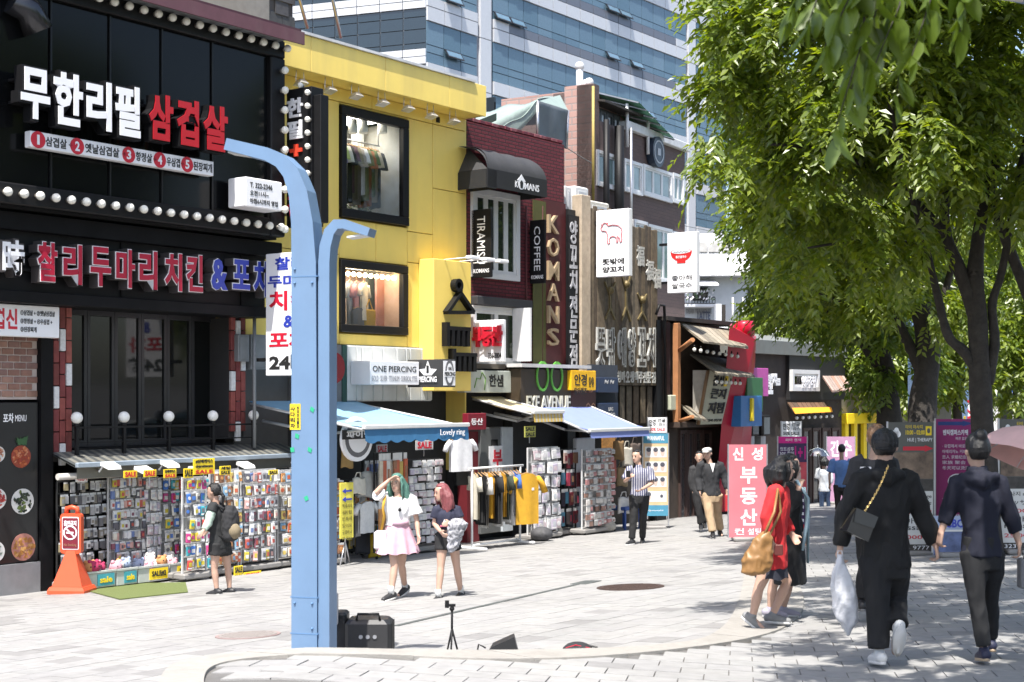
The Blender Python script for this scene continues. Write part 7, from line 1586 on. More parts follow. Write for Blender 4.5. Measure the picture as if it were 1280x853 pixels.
# banner stands on the street
def stand(name,label,px0,px1,yt,yb,yg,bgm,fill,rot=0.,cat='banner',base=True,thick=.03):
 """upright printed banner: px0..px1, yt..yb; its foot on the street at yg"""
 g=gp((px0+px1)/2,yg);s=g.y/FOC;f=Frame(g.x,g.y,math.cos(rot),math.sin(rot));w_=(px1-px0)*s/math.cos(rot);z1=CAMZ+(HOR-yt)*s;z0=CAMZ+(HOR-yb)*s
 t=thing(name,label,cat,(0,0,g.z),f);part('sheet',MB().box(-w_/2,w_/2,-thick/2,thick/2,z0,z1),bgm,t)
 fr_=MB()
 for x in(-w_/2-.012,w_/2+.012):fr_.box(x-.012,x+.012,-.012,.014,g.z+.06,z1+.01)
 part('frame',fr_,STEEL,t)
 if base:part('base',MB().bevbox(-w_*.4,w_*.4,-.18,.18,g.z,g.z+.07,.02),M('base grey'),t)
 X=lambda a:-w_/2+w_*a;Zz=lambda b:z1-(z1-z0)*b
 def put(kind,a0,a1,b0,b1,mt,body=None,bold=.02,lay=1):
  m=MB();y=-thick/2-.003*lay
  if kind=='t':tx(m,body,X(a0),X(a1),Zz(b1),Zz(b0),y,.0025,bold);return part('lettering',m,mt,t)
  if kind=='r':m.box(X(a0),X(a1),y,y+.0025,Zz(b1),Zz(b0));return part('print_field',m,mt,t)
  if kind=='o':
   cx,cz,r_=X((a0+a1)/2),Zz((b0+b1)/2),X(a1)-X((a0+a1)/2);rz=(Zz(b0)-Zz(b1))/2;m.prism([(cx+r_*math.cos(-q*.35),cz+rz*math.sin(-q*.35))for q in range(18)],y,y+.0025);return part('print_disc',m,mt,t)
 fill(put);return t
PKB=M('banner pink',(.55,.17,.20),.6,var=.12,scale=1.5)
def f_pink(p):
 p('t',.1,.38,.03,.17,SIGNW,'신',.03);p('t',.6,.9,.03,.17,SIGNW,'성',.03)
 for i,c in enumerate('부동산'):p('t',.3,.75,.24+i*.225,.42+i*.225,SIGNW,c,.025)
 p('t',.15,.4,.9,.97,SIGNW,'컨',.01);p('t',.5,.85,.9,.97,SIGNW,'설팅',.01)
stand('pink_banner','pink banner with large white Korean letters behind the woman in red',911,958,556,672,676,PKB,f_pink,.03)
HAIRP=M('print hair',(.07,.07,.09),.6,var=0);SKINP=M('print face',(.55,.42,.36),.6,var=0);TEAL=M('banner teal',(.06,.24,.36),.6);TAN=M('banner tan',(.6,.42,.24),.6)
def f_wan(p):
 p('r',0,1,0,.12,TEAL);p('t',.15,.85,.03,.085,SIGNW,'WANNAFUL',.02,2)
 for r_ in range(4):
  p('r',.06,.94,.16+r_*.18,.29+r_*.18,M('print pale',(.62,.62,.6),.6,var=0))
  for c in range(3 if r_<3 else 1):a=.1+c*.28;p('o',a+.03,a+.2,.195+r_*.18,.275+r_*.18,SKINP,None,0,2);p('o',a+.02,a+.21,.17+r_*.18,.225+r_*.18,HAIRP,None,0,3)
 p('o',.68,.8,.74,.78,HAIRP,None,0,2);p('r',0,1,.87,1,TEAL);p('t',.2,.8,.925,.945,SIGNW,'@wannaful',.0,2)
stand('hair_salon_banner','tan and teal banner with rows of small hair style portraits',804,835,542,645,661,TAN,f_wan,.05)
for i,(a,b,t_,bt,yg,lab)in enumerate(((810,833,522,541,652,'white sunglasses card above the tan hair style banner'),(977,1001,527,546,650,'white sunglasses card above the magenta offer banner'))):
 def f_g(p):p('t',.06,.42,.12,.55,INK,'안경',.03);p('t',.52,.95,.06,.32,INK,'선글',.02);p('t',.6,.95,.36,.6,INK,'라스',.02);p('t',.08,.92,.68,.9,REDP if i==0 else INK,'50% SALE',.03)
 stand('sunglasses_card',lab,a,b,t_,bt,yg,SIGNW,f_g,0,'sign',False)
MAG=M('banner magenta',(.55,.01,.20),.6);PUD=M('banner plum',(.05,.02,.08),.6)
def f_11(p):
 p('r',0,1,0,.07,MAG);p('t',.25,.8,.02,.05,SIGNW,'파마 염색',.0,2);p('t',.05,.55,.11,.2,SIGNW,'컷트샴푸\n30% 할인',.0);p('t',.58,.97,.1,.24,MAG,'1+1',.03);p('r',0,1,.27,.62,M('banner salmon',(.58,.08,.10),.6,var=.3,scale=3),None,0,1);p('o',.35,.8,.3,.55,SKINP,None,0,2)
 for k in range(4):p('r',.25,.9,.66+k*.07,.69+k*.07,SIGNW)
 p('r',0,1,.93,1,M('sign red'))
stand('offer_banner','magenta and plum banner with a 1+1 offer behind the two women',973,1008,546,664,664,PUD,f_11,-.05)
def f_gs(p):p('t',.12,.45,.06,.3,SIGNW,'간',.03);p('t',.5,.9,.06,.3,SIGNW,'수',.03);p('t',.3,.7,.42,.62,SIGNW,'당',.03)
stand('lilac_banner','lilac banner with white letters beyond the man in the blue polo',1034,1068,546,629,630,M('banner lilac',(.40,.22,.34),.6,var=.1),f_gs,-.05)
def tree_logo(p,a,b):p('r',a+.1,a+.12,b+.05,b+.11,SIGNW,None,0,2);[p('o',a+.02+dx,a+.13+dx,b+dz,b+dz+.05,SIGNW,None,0,3)for dx,dz in((0,.02),(.05,0),(.09,.025),(.045,.035))]
THG=M('stand grey',(.10,.10,.09),.6,var=.1);PHB=M('print spa brown',(.17,.12,.085),.6,var=.6,scale=7);PHD=M('print spa dark',(.05,.045,.04),.6,var=.6,scale=9)
def f_th(p):
 tree_logo(p,.05,.04);p('t',.38,.75,.02,.05,M('sign yellow'),'타이 마사지',.0);p('t',.38,.8,.06,.095,M('sign yellow'),'10:00 - 02:00',.02);p('r',.82,.95,.03,.1,M('sign yellow'),None,0,1);p('o',.85,.92,.045,.085,THG,None,0,2);p('t',.42,.97,.12,.155,SIGNW,'HUE | THERAPY',.0)
 m=p('r',.32,.8,.185,.215,REDP,None,0,2);p('t',.8,.99,.175,.225,REDP,'▶',.0,2);p('r',.02,.98,.23,.43,PHB);p('r',.02,.98,.435,.52,PHD,None,0,1);p('r',.02,.98,.525,.97,M('print pale'),None,0,1)
 for k,(w_,c)in enumerate((('마사지 massage',INK),('マッサージ',INK),('15,000원',REDP),('발 마사지',INK),('massage',INK),('25,000원',REDP))):p('t',.1,.95,.545+k*.062,.585+k*.062,c,w_,.01,2)
 p('r',.02,.98,.93,.98,PHD,None,0,3);p('t',.1,.9,.94,.97,SIGNW,'323 - 9777',.0,4)
stand('therapy_stand','grey massage price stand with red arrow behind the woman in the black cap',1110,1167,528,692,694,THG,f_th,.02)
stand('therapy_stand','grey massage price stand with red arrow at the right edge by the pink umbrella',1249,1306,524,690,692,THG,f_th,.02)
def f_pu(p):
 m=p('r',.05,.7,.025,.06,M('arrow navy',(.03,.06,.22),.5),None,0,1);p('t',.68,.96,.015,.07,M('arrow navy'),'▶',.0,1);p('t',.18,.82,.1,.155,SIGNW,'벤틱캠퍼스카페',.03);p('t',.5,.8,.17,.2,SIGNW,'여관 없음',.0)
 for k,w_ in enumerate(('· 유럽에서 바로 온','아메리카노 커피','恋人 求婚纪念日','家族 聚会','冬天可以烫酒')):p('t',.16,.86-.1*(k%2),.24+k*.052,.275+k*.052,SIGNW,w_,.0)
 p('o',.3,.8,.52,.67,SIGNW,None,0,1);p('o',.33,.77,.53,.66,PHD,None,0,2);p('r',.5,.66,.55,.62,M('print pale'),None,0,3)
 for k in range(4):p('t',.16,.7,.74+k*.055,.775+k*.055,SIGNW,'· 커피와 디저트',.0)
stand('purple_banner','tall purple banner with white writing between the couple',1170,1218,524,655,690,M('banner purple',(.30,.03,.15),.6,var=.06),f_pu,-.04)
def f_cb(p):p('r',0,1,.0,.35,M('print sky',(.3,.36,.5),.6));p('t',.3,.75,.08,.3,NAVY,'CBC',.04,2);p('r',0,1,.4,1,M('print sea',(.10,.13,.25),.6,var=.5,scale=6))
stand('low_poster','low blue poster stand on the ground between the couple',1166,1216,645,694,696,M('print pale'),f_cb,.05)
g=gp(846,640);t=thing('menu_lectern','black stand with a tilted white menu sheet beside the snack restaurant','menu stand',tuple(g),WF);s=g.y/FOC
part('stem',MB().tube(g,g+Vector((0,0,.95)),.02),BLK(),t);part('foot',MB().bevbox(g.x-.2,g.x+.2,g.y-.15,g.y+.15,g.z,g.z+.03,.01),BLK(),t)
m=MB().add([(g.x-.22,g.y-.1,g.z+1.12),(g.x+.25,g.y-.25,g.z+.86),(g.x+.35,g.y+.1,g.z+.92),(g.x-.12,g.y+.2,g.z+1.2)],[(0,1,2,3)]);m.add([(g.x-.22,g.y-.1,g.z+1.09),(g.x+.25,g.y-.25,g.z+.83),(g.x+.35,g.y+.1,g.z+.89),(g.x-.12,g.y+.2,g.z+1.17)],[(3,2,1,0)],0);part('sheet',m,SIGNW,t)
g=gp(868,642);t=thing('chalk_board','dark wooden folding board leaning behind the menu stand','board',tuple(g),WF);part('front_leaf',MB().add([(g.x-.3,g.y-.25,g.z),(g.x+.25,g.y-.25,g.z),(g.x+.2,g.y,g.z+1.0),(g.x-.22,g.y,g.z+1.0),(g.x-.3,g.y-.22,g.z),(g.x+.25,g.y-.22,g.z),(g.x+.2,g.y+.03,g.z+1.0),(g.x-.22,g.y+.03,g.z+1.0)],[(0,1,2,3),(7,6,5,4),(0,3,7,4),(1,5,6,2),(3,2,6,7)]),M('board dark',(.03,.025,.022),.7),t);part('back_leaf',MB().tube((g.x-.2,g.y+.3,g.z),(g.x-.18,g.y+.02,g.z+.98),.02).tube((g.x+.22,g.y+.3,g.z),(g.x+.18,g.y+.02,g.z+.98),.02),M('board dark'),t)
for i,(px,py,y,w_,h,lab)in enumerate(((1262,493,60,1.2,.42,'blue street name sign on a pale post at the far right'),)):
 p=at(px,py,y);t=thing('street_name_sign',lab,'road sign',(p.x-1,y,P(p.x,y)),WF);part('post',MB().tube((p.x-1,y,P(p.x,y)),(p.x-1,y,p.z+.5),.07),M('post pale',(.4,.4,.4)),t);part('arm',MB().tube((p.x-1,y,p.z+.3),(p.x+.6,y,p.z+.3),.04),M('post pale'),t);part('plate',MB().bevbox(p.x-.6,p.x+.8,y-.1,y-.05,p.z-h/2,p.z+h/2,.02),M('road blue',(.03,.12,.5),.4),t);m=MB();tx(m,'해운대로',p.x-.5,p.x+.7,p.z-.02,p.z+.17,y-.108,.006,.02);part('lettering',m,SIGNW,t)
p=at(1208,512,58);t=thing('no_turn_sign','round red and white traffic sign seen between the tree trunks','road sign',(p.x,58,P(p.x,58)),WF);part('post',MB().tube((p.x,58.05,P(p.x,58)),(p.x,58.05,p.z+.3),.05),M('post pale'),t)
m=MB();m.prism([(p.x+.38*math.cos(-q*.3),p.z+.38*math.sin(-q*.3))for q in range(21)],57.94,57.98);part('plate',m,SIGNW,t);m=MB()
for q in range(20):a,b=q*.314,(q+1)*.3141;m.prism([(p.x+r_*math.cos(w2),p.z+r_*math.sin(w2))for r_,w2 in((.29,a),(.38,a),(.38,b),(.29,b))][::-1],57.92,57.939)
bar(m,(p.x-.2,p.z+.2),(p.x+.2,p.z-.2),.07,57.925,57.938);part('red_ring',m,RED,t)
# people
from mathutils import noise as NZ
TMP=bpy.data.scenes.new('workbench')
def remesh(mb,vox,smooth=4,fold=0.,fs=9.,seed=0,stretch=1.):
 """melt overlapping closed shapes into one continuous skin, then relax it; fold = depth of cloth folds"""
 me=mb.mesh('t',[]);o=bpy.data.objects.new('t',me);TMP.collection.objects.link(o)
 r_=o.modifiers.new('r','REMESH');r_.mode='VOXEL';r_.voxel_size=vox
 s_=o.modifiers.new('s','SMOOTH');s_.iterations=smooth;s_.factor=.5
 TMP.view_layers[0].update();dg=TMP.view_layers[0].depsgraph;m2=bpy.data.meshes.new_from_object(o.evaluated_get(dg))
 bpy.data.objects.remove(o);bpy.data.meshes.remove(me)
 n=len(m2.vertices);co=np.empty(n*3,'f');m2.vertices.foreach_get('co',co);co=co.reshape(-1,3)
 if fold:
  nr=np.empty(n*3,'f');m2.vertices.foreach_get('normal',nr);nr=nr.reshape(-1,3)
  d=np.array([NZ.noise(Vector((x*fs+seed,y*fs,z*fs*stretch)))+.5*NZ.noise(Vector((x*fs*2.3,y*fs*2.3+seed,z*fs*1.7*stretch)))for x,y,z in co]);d=-np.abs(d)*1.4+.3
  co=co+nr*(d*fold)[:,None].astype('f')
 m2.vertices.foreach_set('co',np.ascontiguousarray(co,'f').ravel());m2.polygons.foreach_set('use_smooth',np.ones(len(m2.polygons),bool));m2.update();return m2
def capsule(mb,pts,rads,n=10,ell=None):
 mb.path(pts,rads,n,0,True,ell)
 mb.sphere(pts[0],rads[0],n,6);mb.sphere(pts[-1],rads[-1],n,6)
def loft(mb,rings,n=16,mi=0):
 """rings: (centre, side vector, front vector, rx, ry)"""
 vs=[];fs=[]
 for c,a,b,rx,ry in rings:
  for j in range(n):t=2*math.pi*j/n;vs.append(c+a*(rx*math.cos(t))+b*(ry*math.sin(t)))
 for i in range(len(rings)-1):
  for j in range(n):fs.append((i*n+j,i*n+(j+1)%n,(i+1)*n+(j+1)%n,(i+1)*n+j))
 fs+=[tuple(range(n-1,-1,-1)),tuple((len(rings)-1)*n+j for j in range(n))]
 mb.add(vs,fs,mi,True)
def hand(mb,w_,d,up,k=1.,curl=.5,side=1):
 """palm, four unequal bent fingers and a thumb from wrist w_ along d; up = back of the hand"""
 d=d.normalized();s=d.cross(up).normalized();up=s.cross(d).normalized();pl=.085*k
 for q in(-.026,-.009,.009,.026):capsule(mb,[w_+s*q*k*.75,w_+d*pl+s*q*k],[.014*k,.0125*k],7)
 for q,L in((-.029,.062),(-.010,.076),(.010,.072),(.029,.056)):
  p0=w_+d*pl+s*q*k;a=d*math.cos(curl)-up*math.sin(curl);p1=p0+a*L*k*.5;a2=d*math.cos(curl*2.2)-up*math.sin(curl*2.2);p2=p1+a2*L*k*.5
  capsule(mb,[p0,p1,p2],[.0095*k,.0088*k,.0075*k],6)
 t0=w_+d*.03*k+s*side*.03*k;t1=t0+(d*.7+s*side*.7-up*.2)*.04*k;capsule(mb,[t0,t1,t1+(d*.9+s*side*.1-up*.4)*.032*k],[.013*k,.011*k,.009*k],6)
SKIN=M('skin',(.46,.29,.215),.5,var=.05,scale=20);LIP=M('lips',(.32,.10,.09),.5,var=0);EYE=M('eye',(.015,.012,.012),.25,var=0)
VNEAR=.0085
def lerp(a,b,t):return a+(b-a)*t
def person(label,Y,J,face,H=1.62,top=None,legs=None,hair=None,shoe=None,group='people in the street',vox=.012,arm_k=1.,curl=.5,belly=1.,body_w=1.):
 """J: joints read off the photograph, (px, py, extra depth); face: direction the body faces"""
 K={k:at(v[0],v[1],Y+(v[2]if len(v)>2 else 0))for k,v in J.items()}
 foot=(K['anl']+K['anr'])/2;gz=P(foot.x,foot.y)if 'ground' not in J else K['ground'].z
 t=thing('person',label,'person',(foot.x,foot.y,gz),WF,group);k=H/1.68
 F=Vector((face[0],face[1],0)).normalized();S=Vector((F.y,-F.x,0))
 hipc=(K['hl']+K['hr'])/2;shc=(K['sl']+K['sr'])/2;ax=(K['sr']-K['sl']);ax.z*=.3;ax=ax.normalized();fx=Vector((-ax.y,ax.x,0)).normalized()
 if fx.dot(F)<0:fx=-fx
 hx=(K['hr']-K['hl']);hx.z=0;hx=hx.normalized();hf=Vector((-hx.y,hx.x,0)).normalized();sw=max((K['sr']-K['sl']).length,.30*k)/2
 def torso(mb,inf,z0,z1,flare=0.,wide=1.):
  """z0..z1 in torso fractions: 0 hips, 1 shoulders"""
  prof=[(-.18,.150,.105),(0,.158,.112),(.18,.150,.105),(.36,.128,.095),(.55,.142,.105),(.75,.160,.112),(.9,.165,.10),(1.0,.135,.075),(1.08,.062,.055)]
  rg=[]
  for i in range(13):
   f=z0+(z1-z0)*i/12
   for a,b in zip(prof[:-1],prof[1:]):
    if a[0]<=f<=b[0]or(b is prof[-1]and f>b[0])or(a is prof[0]and f<a[0]):
     q=(f-a[0])/(b[0]-a[0]);rx,ry=lerp(a[1],b[1],q),lerp(a[2],b[2],q);break
   c=hipc.lerp(shc,f);e=inf+flare*max(0,.4-f);u=min(1,max(0,f));aa=hx.lerp(ax,u).normalized();bb=hf.lerp(fx,u).normalized()
   rg.append((c,aa,bb,(rx*k*body_w*wide+e),ry*k*belly+e))
  loft(mb,rg)
 head=K['hd'];hr_=.092*k;up=(head-K['nk']).normalized();up=(up+Vector((0,0,1.6))).normalized();hF=Vector(J.get('look',(F.x,F.y,0)));hF=(hF-up*hF.dot(up)).normalized();hS=hF.cross(up).normalized()
 b=MB()
 loft(b,[(head+up*z*k+hF*f*k,hS,hF,rx*k,ry*k)for z,f,rx,ry in((-.115,.035,.03,.035),(-.10,.03,.047,.055),(-.07,.018,.060,.075),(-.03,.006,.070,.088),(.02,0,.076,.096),(.06,-.006,.073,.092),(.095,-.01,.052,.068),(.115,-.012,.02,.03))],18)
 capsule(b,[head+hF*.088*k+up*.005*k,head+hF*.103*k-up*.03*k],[.008*k,.015*k],8);
 for s in(-1,1):b.sphere(head+hS*s*.076*k-up*.01*k-hF*.005*k,.022*k,8,6,0,1.4);b.sphere(head+hS*s*.014*k+hF*.092*k-up*.034*k,.010*k,6,5)
 capsule(b,[head-up*.07*k-hF*.015*k,lerp(shc,K['nk'],.5)-hF*.0,shc-Vector((0,0,.03))],[.052*k,.053*k,.065*k],12)
 torso(b,-.008,-.18,1.05)
 limbs_={}
 for sd in 'lr':
  sh,el,wr=K['s'+sd],K['e'+sd],K['w'+sd];hp,kn,an=K['h'+sd],K['k'+sd],K['a'+('nl' if sd=='l' else 'nr')]
  capsule(b,[sh+(shc-sh)*.1,sh.lerp(el,.45),el,el.lerp(wr,.35),wr],[.048*k*arm_k,.042*k*arm_k,.034*k*arm_k,.036*k*arm_k,.024*k],10)
  capsule(b,[hp,hp.lerp(kn,.4),kn,kn.lerp(an,.3),kn.lerp(an,.65),an],[.082*k,.074*k,.050*k,.053*k,.042*k,.034*k],12)
  hd_=J.get('hand'+sd);d=(Vector(hd_)if hd_ else(wr-el)).normalized();upv=fx*-.4+ax*(-1 if sd=='l' else 1);hand(b,wr,d,upv,k*.98,curl,1 if sd=='l' else-1)
  fd=Vector(J.get('foot'+sd,(F.x,F.y,-.12))).normalized();limbs_[sd]=(an,fd);hl=an-fd*.035*k-Vector((0,0,.035));capsule(b,[hl,an+fd*.07*k-Vector((0,0,.045)),an+fd*.15*k-Vector((0,0,.055))],[.034*k,.036*k,.026*k],10)
 me=remesh(b,VNEAR if vox<=.012 else .012,3);me.materials.append(SKIN);me.transform(Matrix.Translation(-Vector(t.location)))
 o=bpy.data.objects.new('body',me);COL.objects.link(o);o.parent=t;INFO[o]=INFO[t]
 def add(nm,mb,mt,smooth=4,fold=0.,fs=9.,stretch=1.,raw=False,vx=None,lab=None):
  if raw:return part(nm,mb,mt,t,lab)
  m2=remesh(mb,vx or vox,smooth,fold,fs,int(Y*10),stretch);[m2.materials.append(q)for q in([mt]if not isinstance(mt,list)else mt)];m2.transform(Matrix.Translation(-Vector(t.location)))
  q=bpy.data.objects.new(nm,m2);COL.objects.link(q);q.parent=t;INFO[q]=INFO[t]
  if lab:q['label']=lab
  return q
 if hF.y<.5 and Y<30:
  for s in(-1,1):
   m=MB().sphere(head+hS*s*.031*k+hF*.0865*k+up*.006*k,.0105*k,8,5,0,.6);part('eye',m,EYE,t)
   m=MB();capsule(m,[head+hS*s*.016*k+hF*.094*k+up*.027*k,head+hS*s*.046*k+hF*.083*k+up*.029*k],[.004*k,.003*k],5);part('eyebrow',m,hair[1]if hair else EYE,t)
  m=MB();capsule(m,[head-hS*.02*k+hF*.087*k-up*.062*k,head+hF*.094*k-up*.06*k,head+hS*.02*k+hF*.087*k-up*.062*k],[.003,.007*k,.003],6);part('mouth',m,LIP,t)
 if top:
  nm,mt,hem,slv,inf,opt=top;m=MB();torso(m,inf,hem,1.06,opt.get('flare',0.),opt.get('wide',1.))
  m2=m
  for sd in 'lr':
   sh,el,wr=K['s'+sd],K['e'+sd],K['w'+sd];pts=[shc.lerp(sh,.75),sh,sh.lerp(el,.5),el];rr_=[.062*k+inf,.058*k+inf,.047*k+inf*1.2,.042*k+inf*1.2]
   if slv<=1:e_=sh.lerp(el,slv);pts=[pts[0],sh,sh.lerp(el,slv*.5),e_];rr_=rr_[:2]+[.052*k+inf*1.2,(.047*k+inf*opt.get('cuff',1.6))]
   else:pts+=[el.lerp(wr,(slv-1)*.5),el.lerp(wr,slv-1)];rr_+=[.040*k+inf*1.1,.033*k+inf*.8]
   m2.path(pts,rr_,12,0,True)
  if opt.get('hood'):capsule(m,[shc-fx*.07*k+ax*.10*k+Vector((0,0,.045)),shc-fx*.115*k+Vector((0,0,.02)),shc-fx*.07*k-ax*.10*k+Vector((0,0,.045))],[.045,.075,.045]);m.path([shc-Vector((0,0,.02)),K['nk']+Vector((0,0,.012))],[.105*k,.074*k],14);capsule(m,[shc+ax*.085*k+Vector((0,0,.035)),shc+ax*.06*k+fx*.07*k+Vector((0,0,.01))],[.035,.03]);capsule(m,[shc-ax*.085*k+Vector((0,0,.035)),shc-ax*.06*k+fx*.07*k+Vector((0,0,.01))],[.035,.03])
  if opt.get('collar'):m.path([K['nk']-Vector((0,0,.045)),K['nk']-Vector((0,0,.0))],[.07*k,.064*k],14)
  add(nm,m,mt,4,opt.get('fold',.010),opt.get('fs',9.),.6)
 if legs:
  nm,mt,ln,inf=legs[:4];m=MB()
  torso(m,inf*.8,-.2,legs[4]if len(legs)>4 else .26)
  for sd in 'lr':
   hp,kn,an=K['h'+sd],K['k'+sd],K['anl' if sd=='l' else 'anr'];r0=[.092*k+inf,.080*k+inf,.056*k+inf,.054*k+inf,.043*k+inf*1.3]
   pts=[hp+Vector((0,0,.03)),hp.lerp(kn,.4),kn,kn.lerp(an,.3),kn.lerp(an,.95)]
   if ln<=1:pts=[pts[0],hp.lerp(kn,ln*.5),hp.lerp(kn,ln)];r0=[r0[0],.086*k+inf,.084*k+inf*1.5]
   elif ln<2:pts[4]=kn.lerp(an,ln-1)
   m.path(pts,r0,12)
  add(nm,m,mt,4,.013 if ln>1 else .005,9.,.5)
 if shoe:
  for sd in 'lr':
   an,fd=limbs_[sd];z=Vector((0,0,1));sdv=fd.cross(z).normalized();upv=sdv.cross(fd);h0=an-fd*.05*k-upv*.02*k;m=MB()
   capsule(m,[an+z*.0,an-upv*.03*k],[.042*k,.043*k]);capsule(m,[h0-upv*.02*k,an+fd*.06*k-upv*.045*k,an+fd*.155*k-upv*.058*k],[.042*k,.044*k,.034*k],12)
   add('shoe',m,shoe[0],3,vx=.009)
   s=MB();c0=an-upv*.088*k;loft(s,[(c0+upv*h_-fd*0,fd,sdv,1,1)for h_ in()]or[(c0+fd*.055*k+upv*h_,fd,sdv,(.135+.002)*k,.046*k)for h_ in(0,.012,.022)],18);part('sole',s,shoe[1],t)
   if len(shoe)>2:
    m=MB();m.path([an-upv*.02,an+upv*.09*k],[.042*k,.041*k],12);part('sock',m,shoe[2],t)
 if hair:
  st,hm=hair[0],hair[1];m=MB();c=head-hF*.012*k+up*.022*k
  def cap_(rx,ry,rz,fr):
   for i in range(9):
    for j in range(16):
     th,ph=(i+.5)/9*math.pi*.80,j/16*2*math.pi;d=up*math.cos(th)+(hS*math.cos(ph)+hF*math.sin(ph))*math.sin(th)
     if d.dot(hF)>fr and d.dot(up)<.62 or(d.dot(up)<-.2 and d.dot(hF)>-.15):continue
     m.sphere(c+hS*d.dot(hS)*rx*k+hF*d.dot(hF)*ry*k+up*d.dot(up)*rz*k,.021*k,6,4)
   m.sphere(c+up*.02*k-hF*.02*k,.085*k,12,8)
  cap_(.080,.098,.095,.25);r=random.Random(int(Y*100))
  if st in('long','bob','pony','bun'):
   L={'long':hair[2]if len(hair)>2 else .36,'bob':.215,'pony':.05,'bun':.04}[st]
   for j in range(26 if st in('long','bob')else 0):
    ph=math.pi*(.02+1.0*j/25)+math.pi;d=hS*math.cos(ph)+hF*math.sin(ph)*1.05;p0=c+d*.088*k+up*.02*k;l_=L*r.uniform(.85,1.1)
    out=d*(.018+.02*r.random())+(hS*math.copysign(.012,math.cos(ph))if abs(math.cos(ph))>.5 else Vector())
    bb_=1.9 if st=='bob' else 1.;m.path([p0,p0-up*l_*.3*k+out*bb_,p0-up*l_*.65*k+out*(bb_*r.uniform(.6,1.3)),p0-Vector((0,0,l_*k))+out*r.uniform(.2,1.6)],[.020*k,.024*k,.024*k,.009*k],6)
   if st=='bob' or st=='long':
    for s in(-1,1):
     for q in range(4):p0=c+hS*s*.083*k+hF*(.055-q*.02)*k+up*.045*k;m.path([p0,p0-up*.09*k+hS*s*.012*k+hF*.012*k,p0-up*(L*.9)*k+hS*s*.0],[.017*k,.02*k,.009*k],6)
   if st=='pony':m.path([c-hF*.1*k-up*.03*k,c-hF*.14*k-up*.1*k,c-hF*.11*k-up*.26*k],[.028*k,.03*k,.012*k],8)
   if st=='bun':m.sphere(c-hF*.06*k+up*.10*k,.052*k,10,7);m.sphere(c+up*.035*k,.094*k,12,8)
  if st!='bald':add('hair',m,hm,2,.006,26.,.25,vx=.010)
 t2={'K':K,'k':k,'shc':shc,'hipc':hipc,'ax':ax,'fx':fx,'hx':hx,'hf':hf,'head':head,'up':up,'hF':hF,'hS':hS,'t':t,'add':add,'torso':torso,'hr':hr_,'gz':gz}
 return t2
def hairm(nm,rgb):return M('hair '+nm,rgb,.38,var=.25,scale=30,bump=.4,bscale=220)
HB=hairm('black',(.008,.007,.007));C=cloth;SH_W=M('shoe white',(.55,.55,.54),.6,var=.1);SH_B=M('shoe black',(.02,.02,.022),.5);SOLE=M('sole white',(.58,.57,.55),.6);SOLEG=M('sole grey',(.2,.2,.2),.7)
def skirt(p,z_top,z_bot,r0,r1,pleats,mt,nm='skirt',amp=.03):
 K=p['K'];h=p['hipc'];m=MB();n=pleats*6;vs=[];rows=9
 for i in range(rows):
  f=i/(rows-1);z=z_top+(z_bot-z_top)*f;rr=r0+(r1-r0)*f**1.1
  for j in range(n):a=2*math.pi*j/n;w_=rr*(1+amp/r1*f*math.sin(a*pleats)+.03*f*math.sin(a*3+1));q=h+p['hx']*(w_*math.cos(a))+p['hf']*(w_*.82*math.sin(a));vs.append((q.x,q.y,z+.012*f*math.sin(a*pleats+1)))
 fs=[(i*n+j,i*n+(j+1)%n,(i+1)*n+(j+1)%n,(i+1)*n+j)for i in range(rows-1)for j in range(n)]
 m.add(vs,fs,0,True);part(nm,m,mt,p['t'])
p=person('student with black ponytail, mint sleeves and black backpack studying the racks',19.8,dict(hd=(267,615),nk=(270,627),sl=(266,634,-.15),sr=(274,634,.15),el=(260,655,-.22),wl=(254,664,-.3),er=(268,655,.22),wr=(260,663,.3),hl=(270,682,-.08),hr=(280,682,.06),kl=(268,711,-.08),kr=(285,711,.1),anl=(271,737,-.08),anr=(287,736,.1),look=(-1,.25,0)),(-1,.25),1.55,('jacket',C('vest black',(.016,.017,.018)),-.08,.3,.022,{'fold':.012}),('shorts',C('shorts black',(.014,.014,.015)),.42,.02),('pony',HB),(SH_B,SOLE),vox=.013)
for sd in 'lr':sh,el,wr=p['K']['s'+sd],p['K']['e'+sd],p['K']['w'+sd];m=MB();m.path([sh.lerp(el,.1),sh.lerp(el,.5),el,el.lerp(wr,.85)],[.062,.066,.06,.045],12);p['add']('sleeve',m,C('mint satin',(.36,.45,.38)),4,.012,11.)
u=p['shc'];bx_=u+Vector((.20,-.03,-.22));m=MB();loft(m,[(bx_+Vector((0,0,z)),Vector((1,0,0)),Vector((0,1,0)),rx,ry)for z,rx,ry in((-.24,.08,.12),(-.2,.12,.16),(0,.13,.17),(.16,.11,.15),(.24,.06,.1))],16)
m2=remesh(m,.014,3,.014,10,3);m2.materials.append(C('backpack black',(.02,.02,.022)));o=bpy.data.objects.new('school_backpack',m2);COL.objects.link(o);o.location=(0,0,0);m2.transform(Matrix.Translation(-bx_));o.location=bx_;INFO[o]=(bx_,WF);tag(o,'black backpack worn by the student at the racks','backpack')
part('pocket',MB().sphere(bx_+Vector((.08,-.1,-.1)),.09,10,7,0,1.2),C('quilt tan',(.2,.16,.1)),o)
for s in(-.1,.1):part('strap',MB().path([bx_+Vector((-.06,s,.2)),u+Vector((0,s,.06)),u+Vector((-.13,s,-.1)),u+Vector((-.1,s,-.3)),bx_+Vector((-.05,s,-.2))],.02,6),C('backpack black',(.02,.02,.022)),o)
GH=hairm('green',(.07,.17,.135))
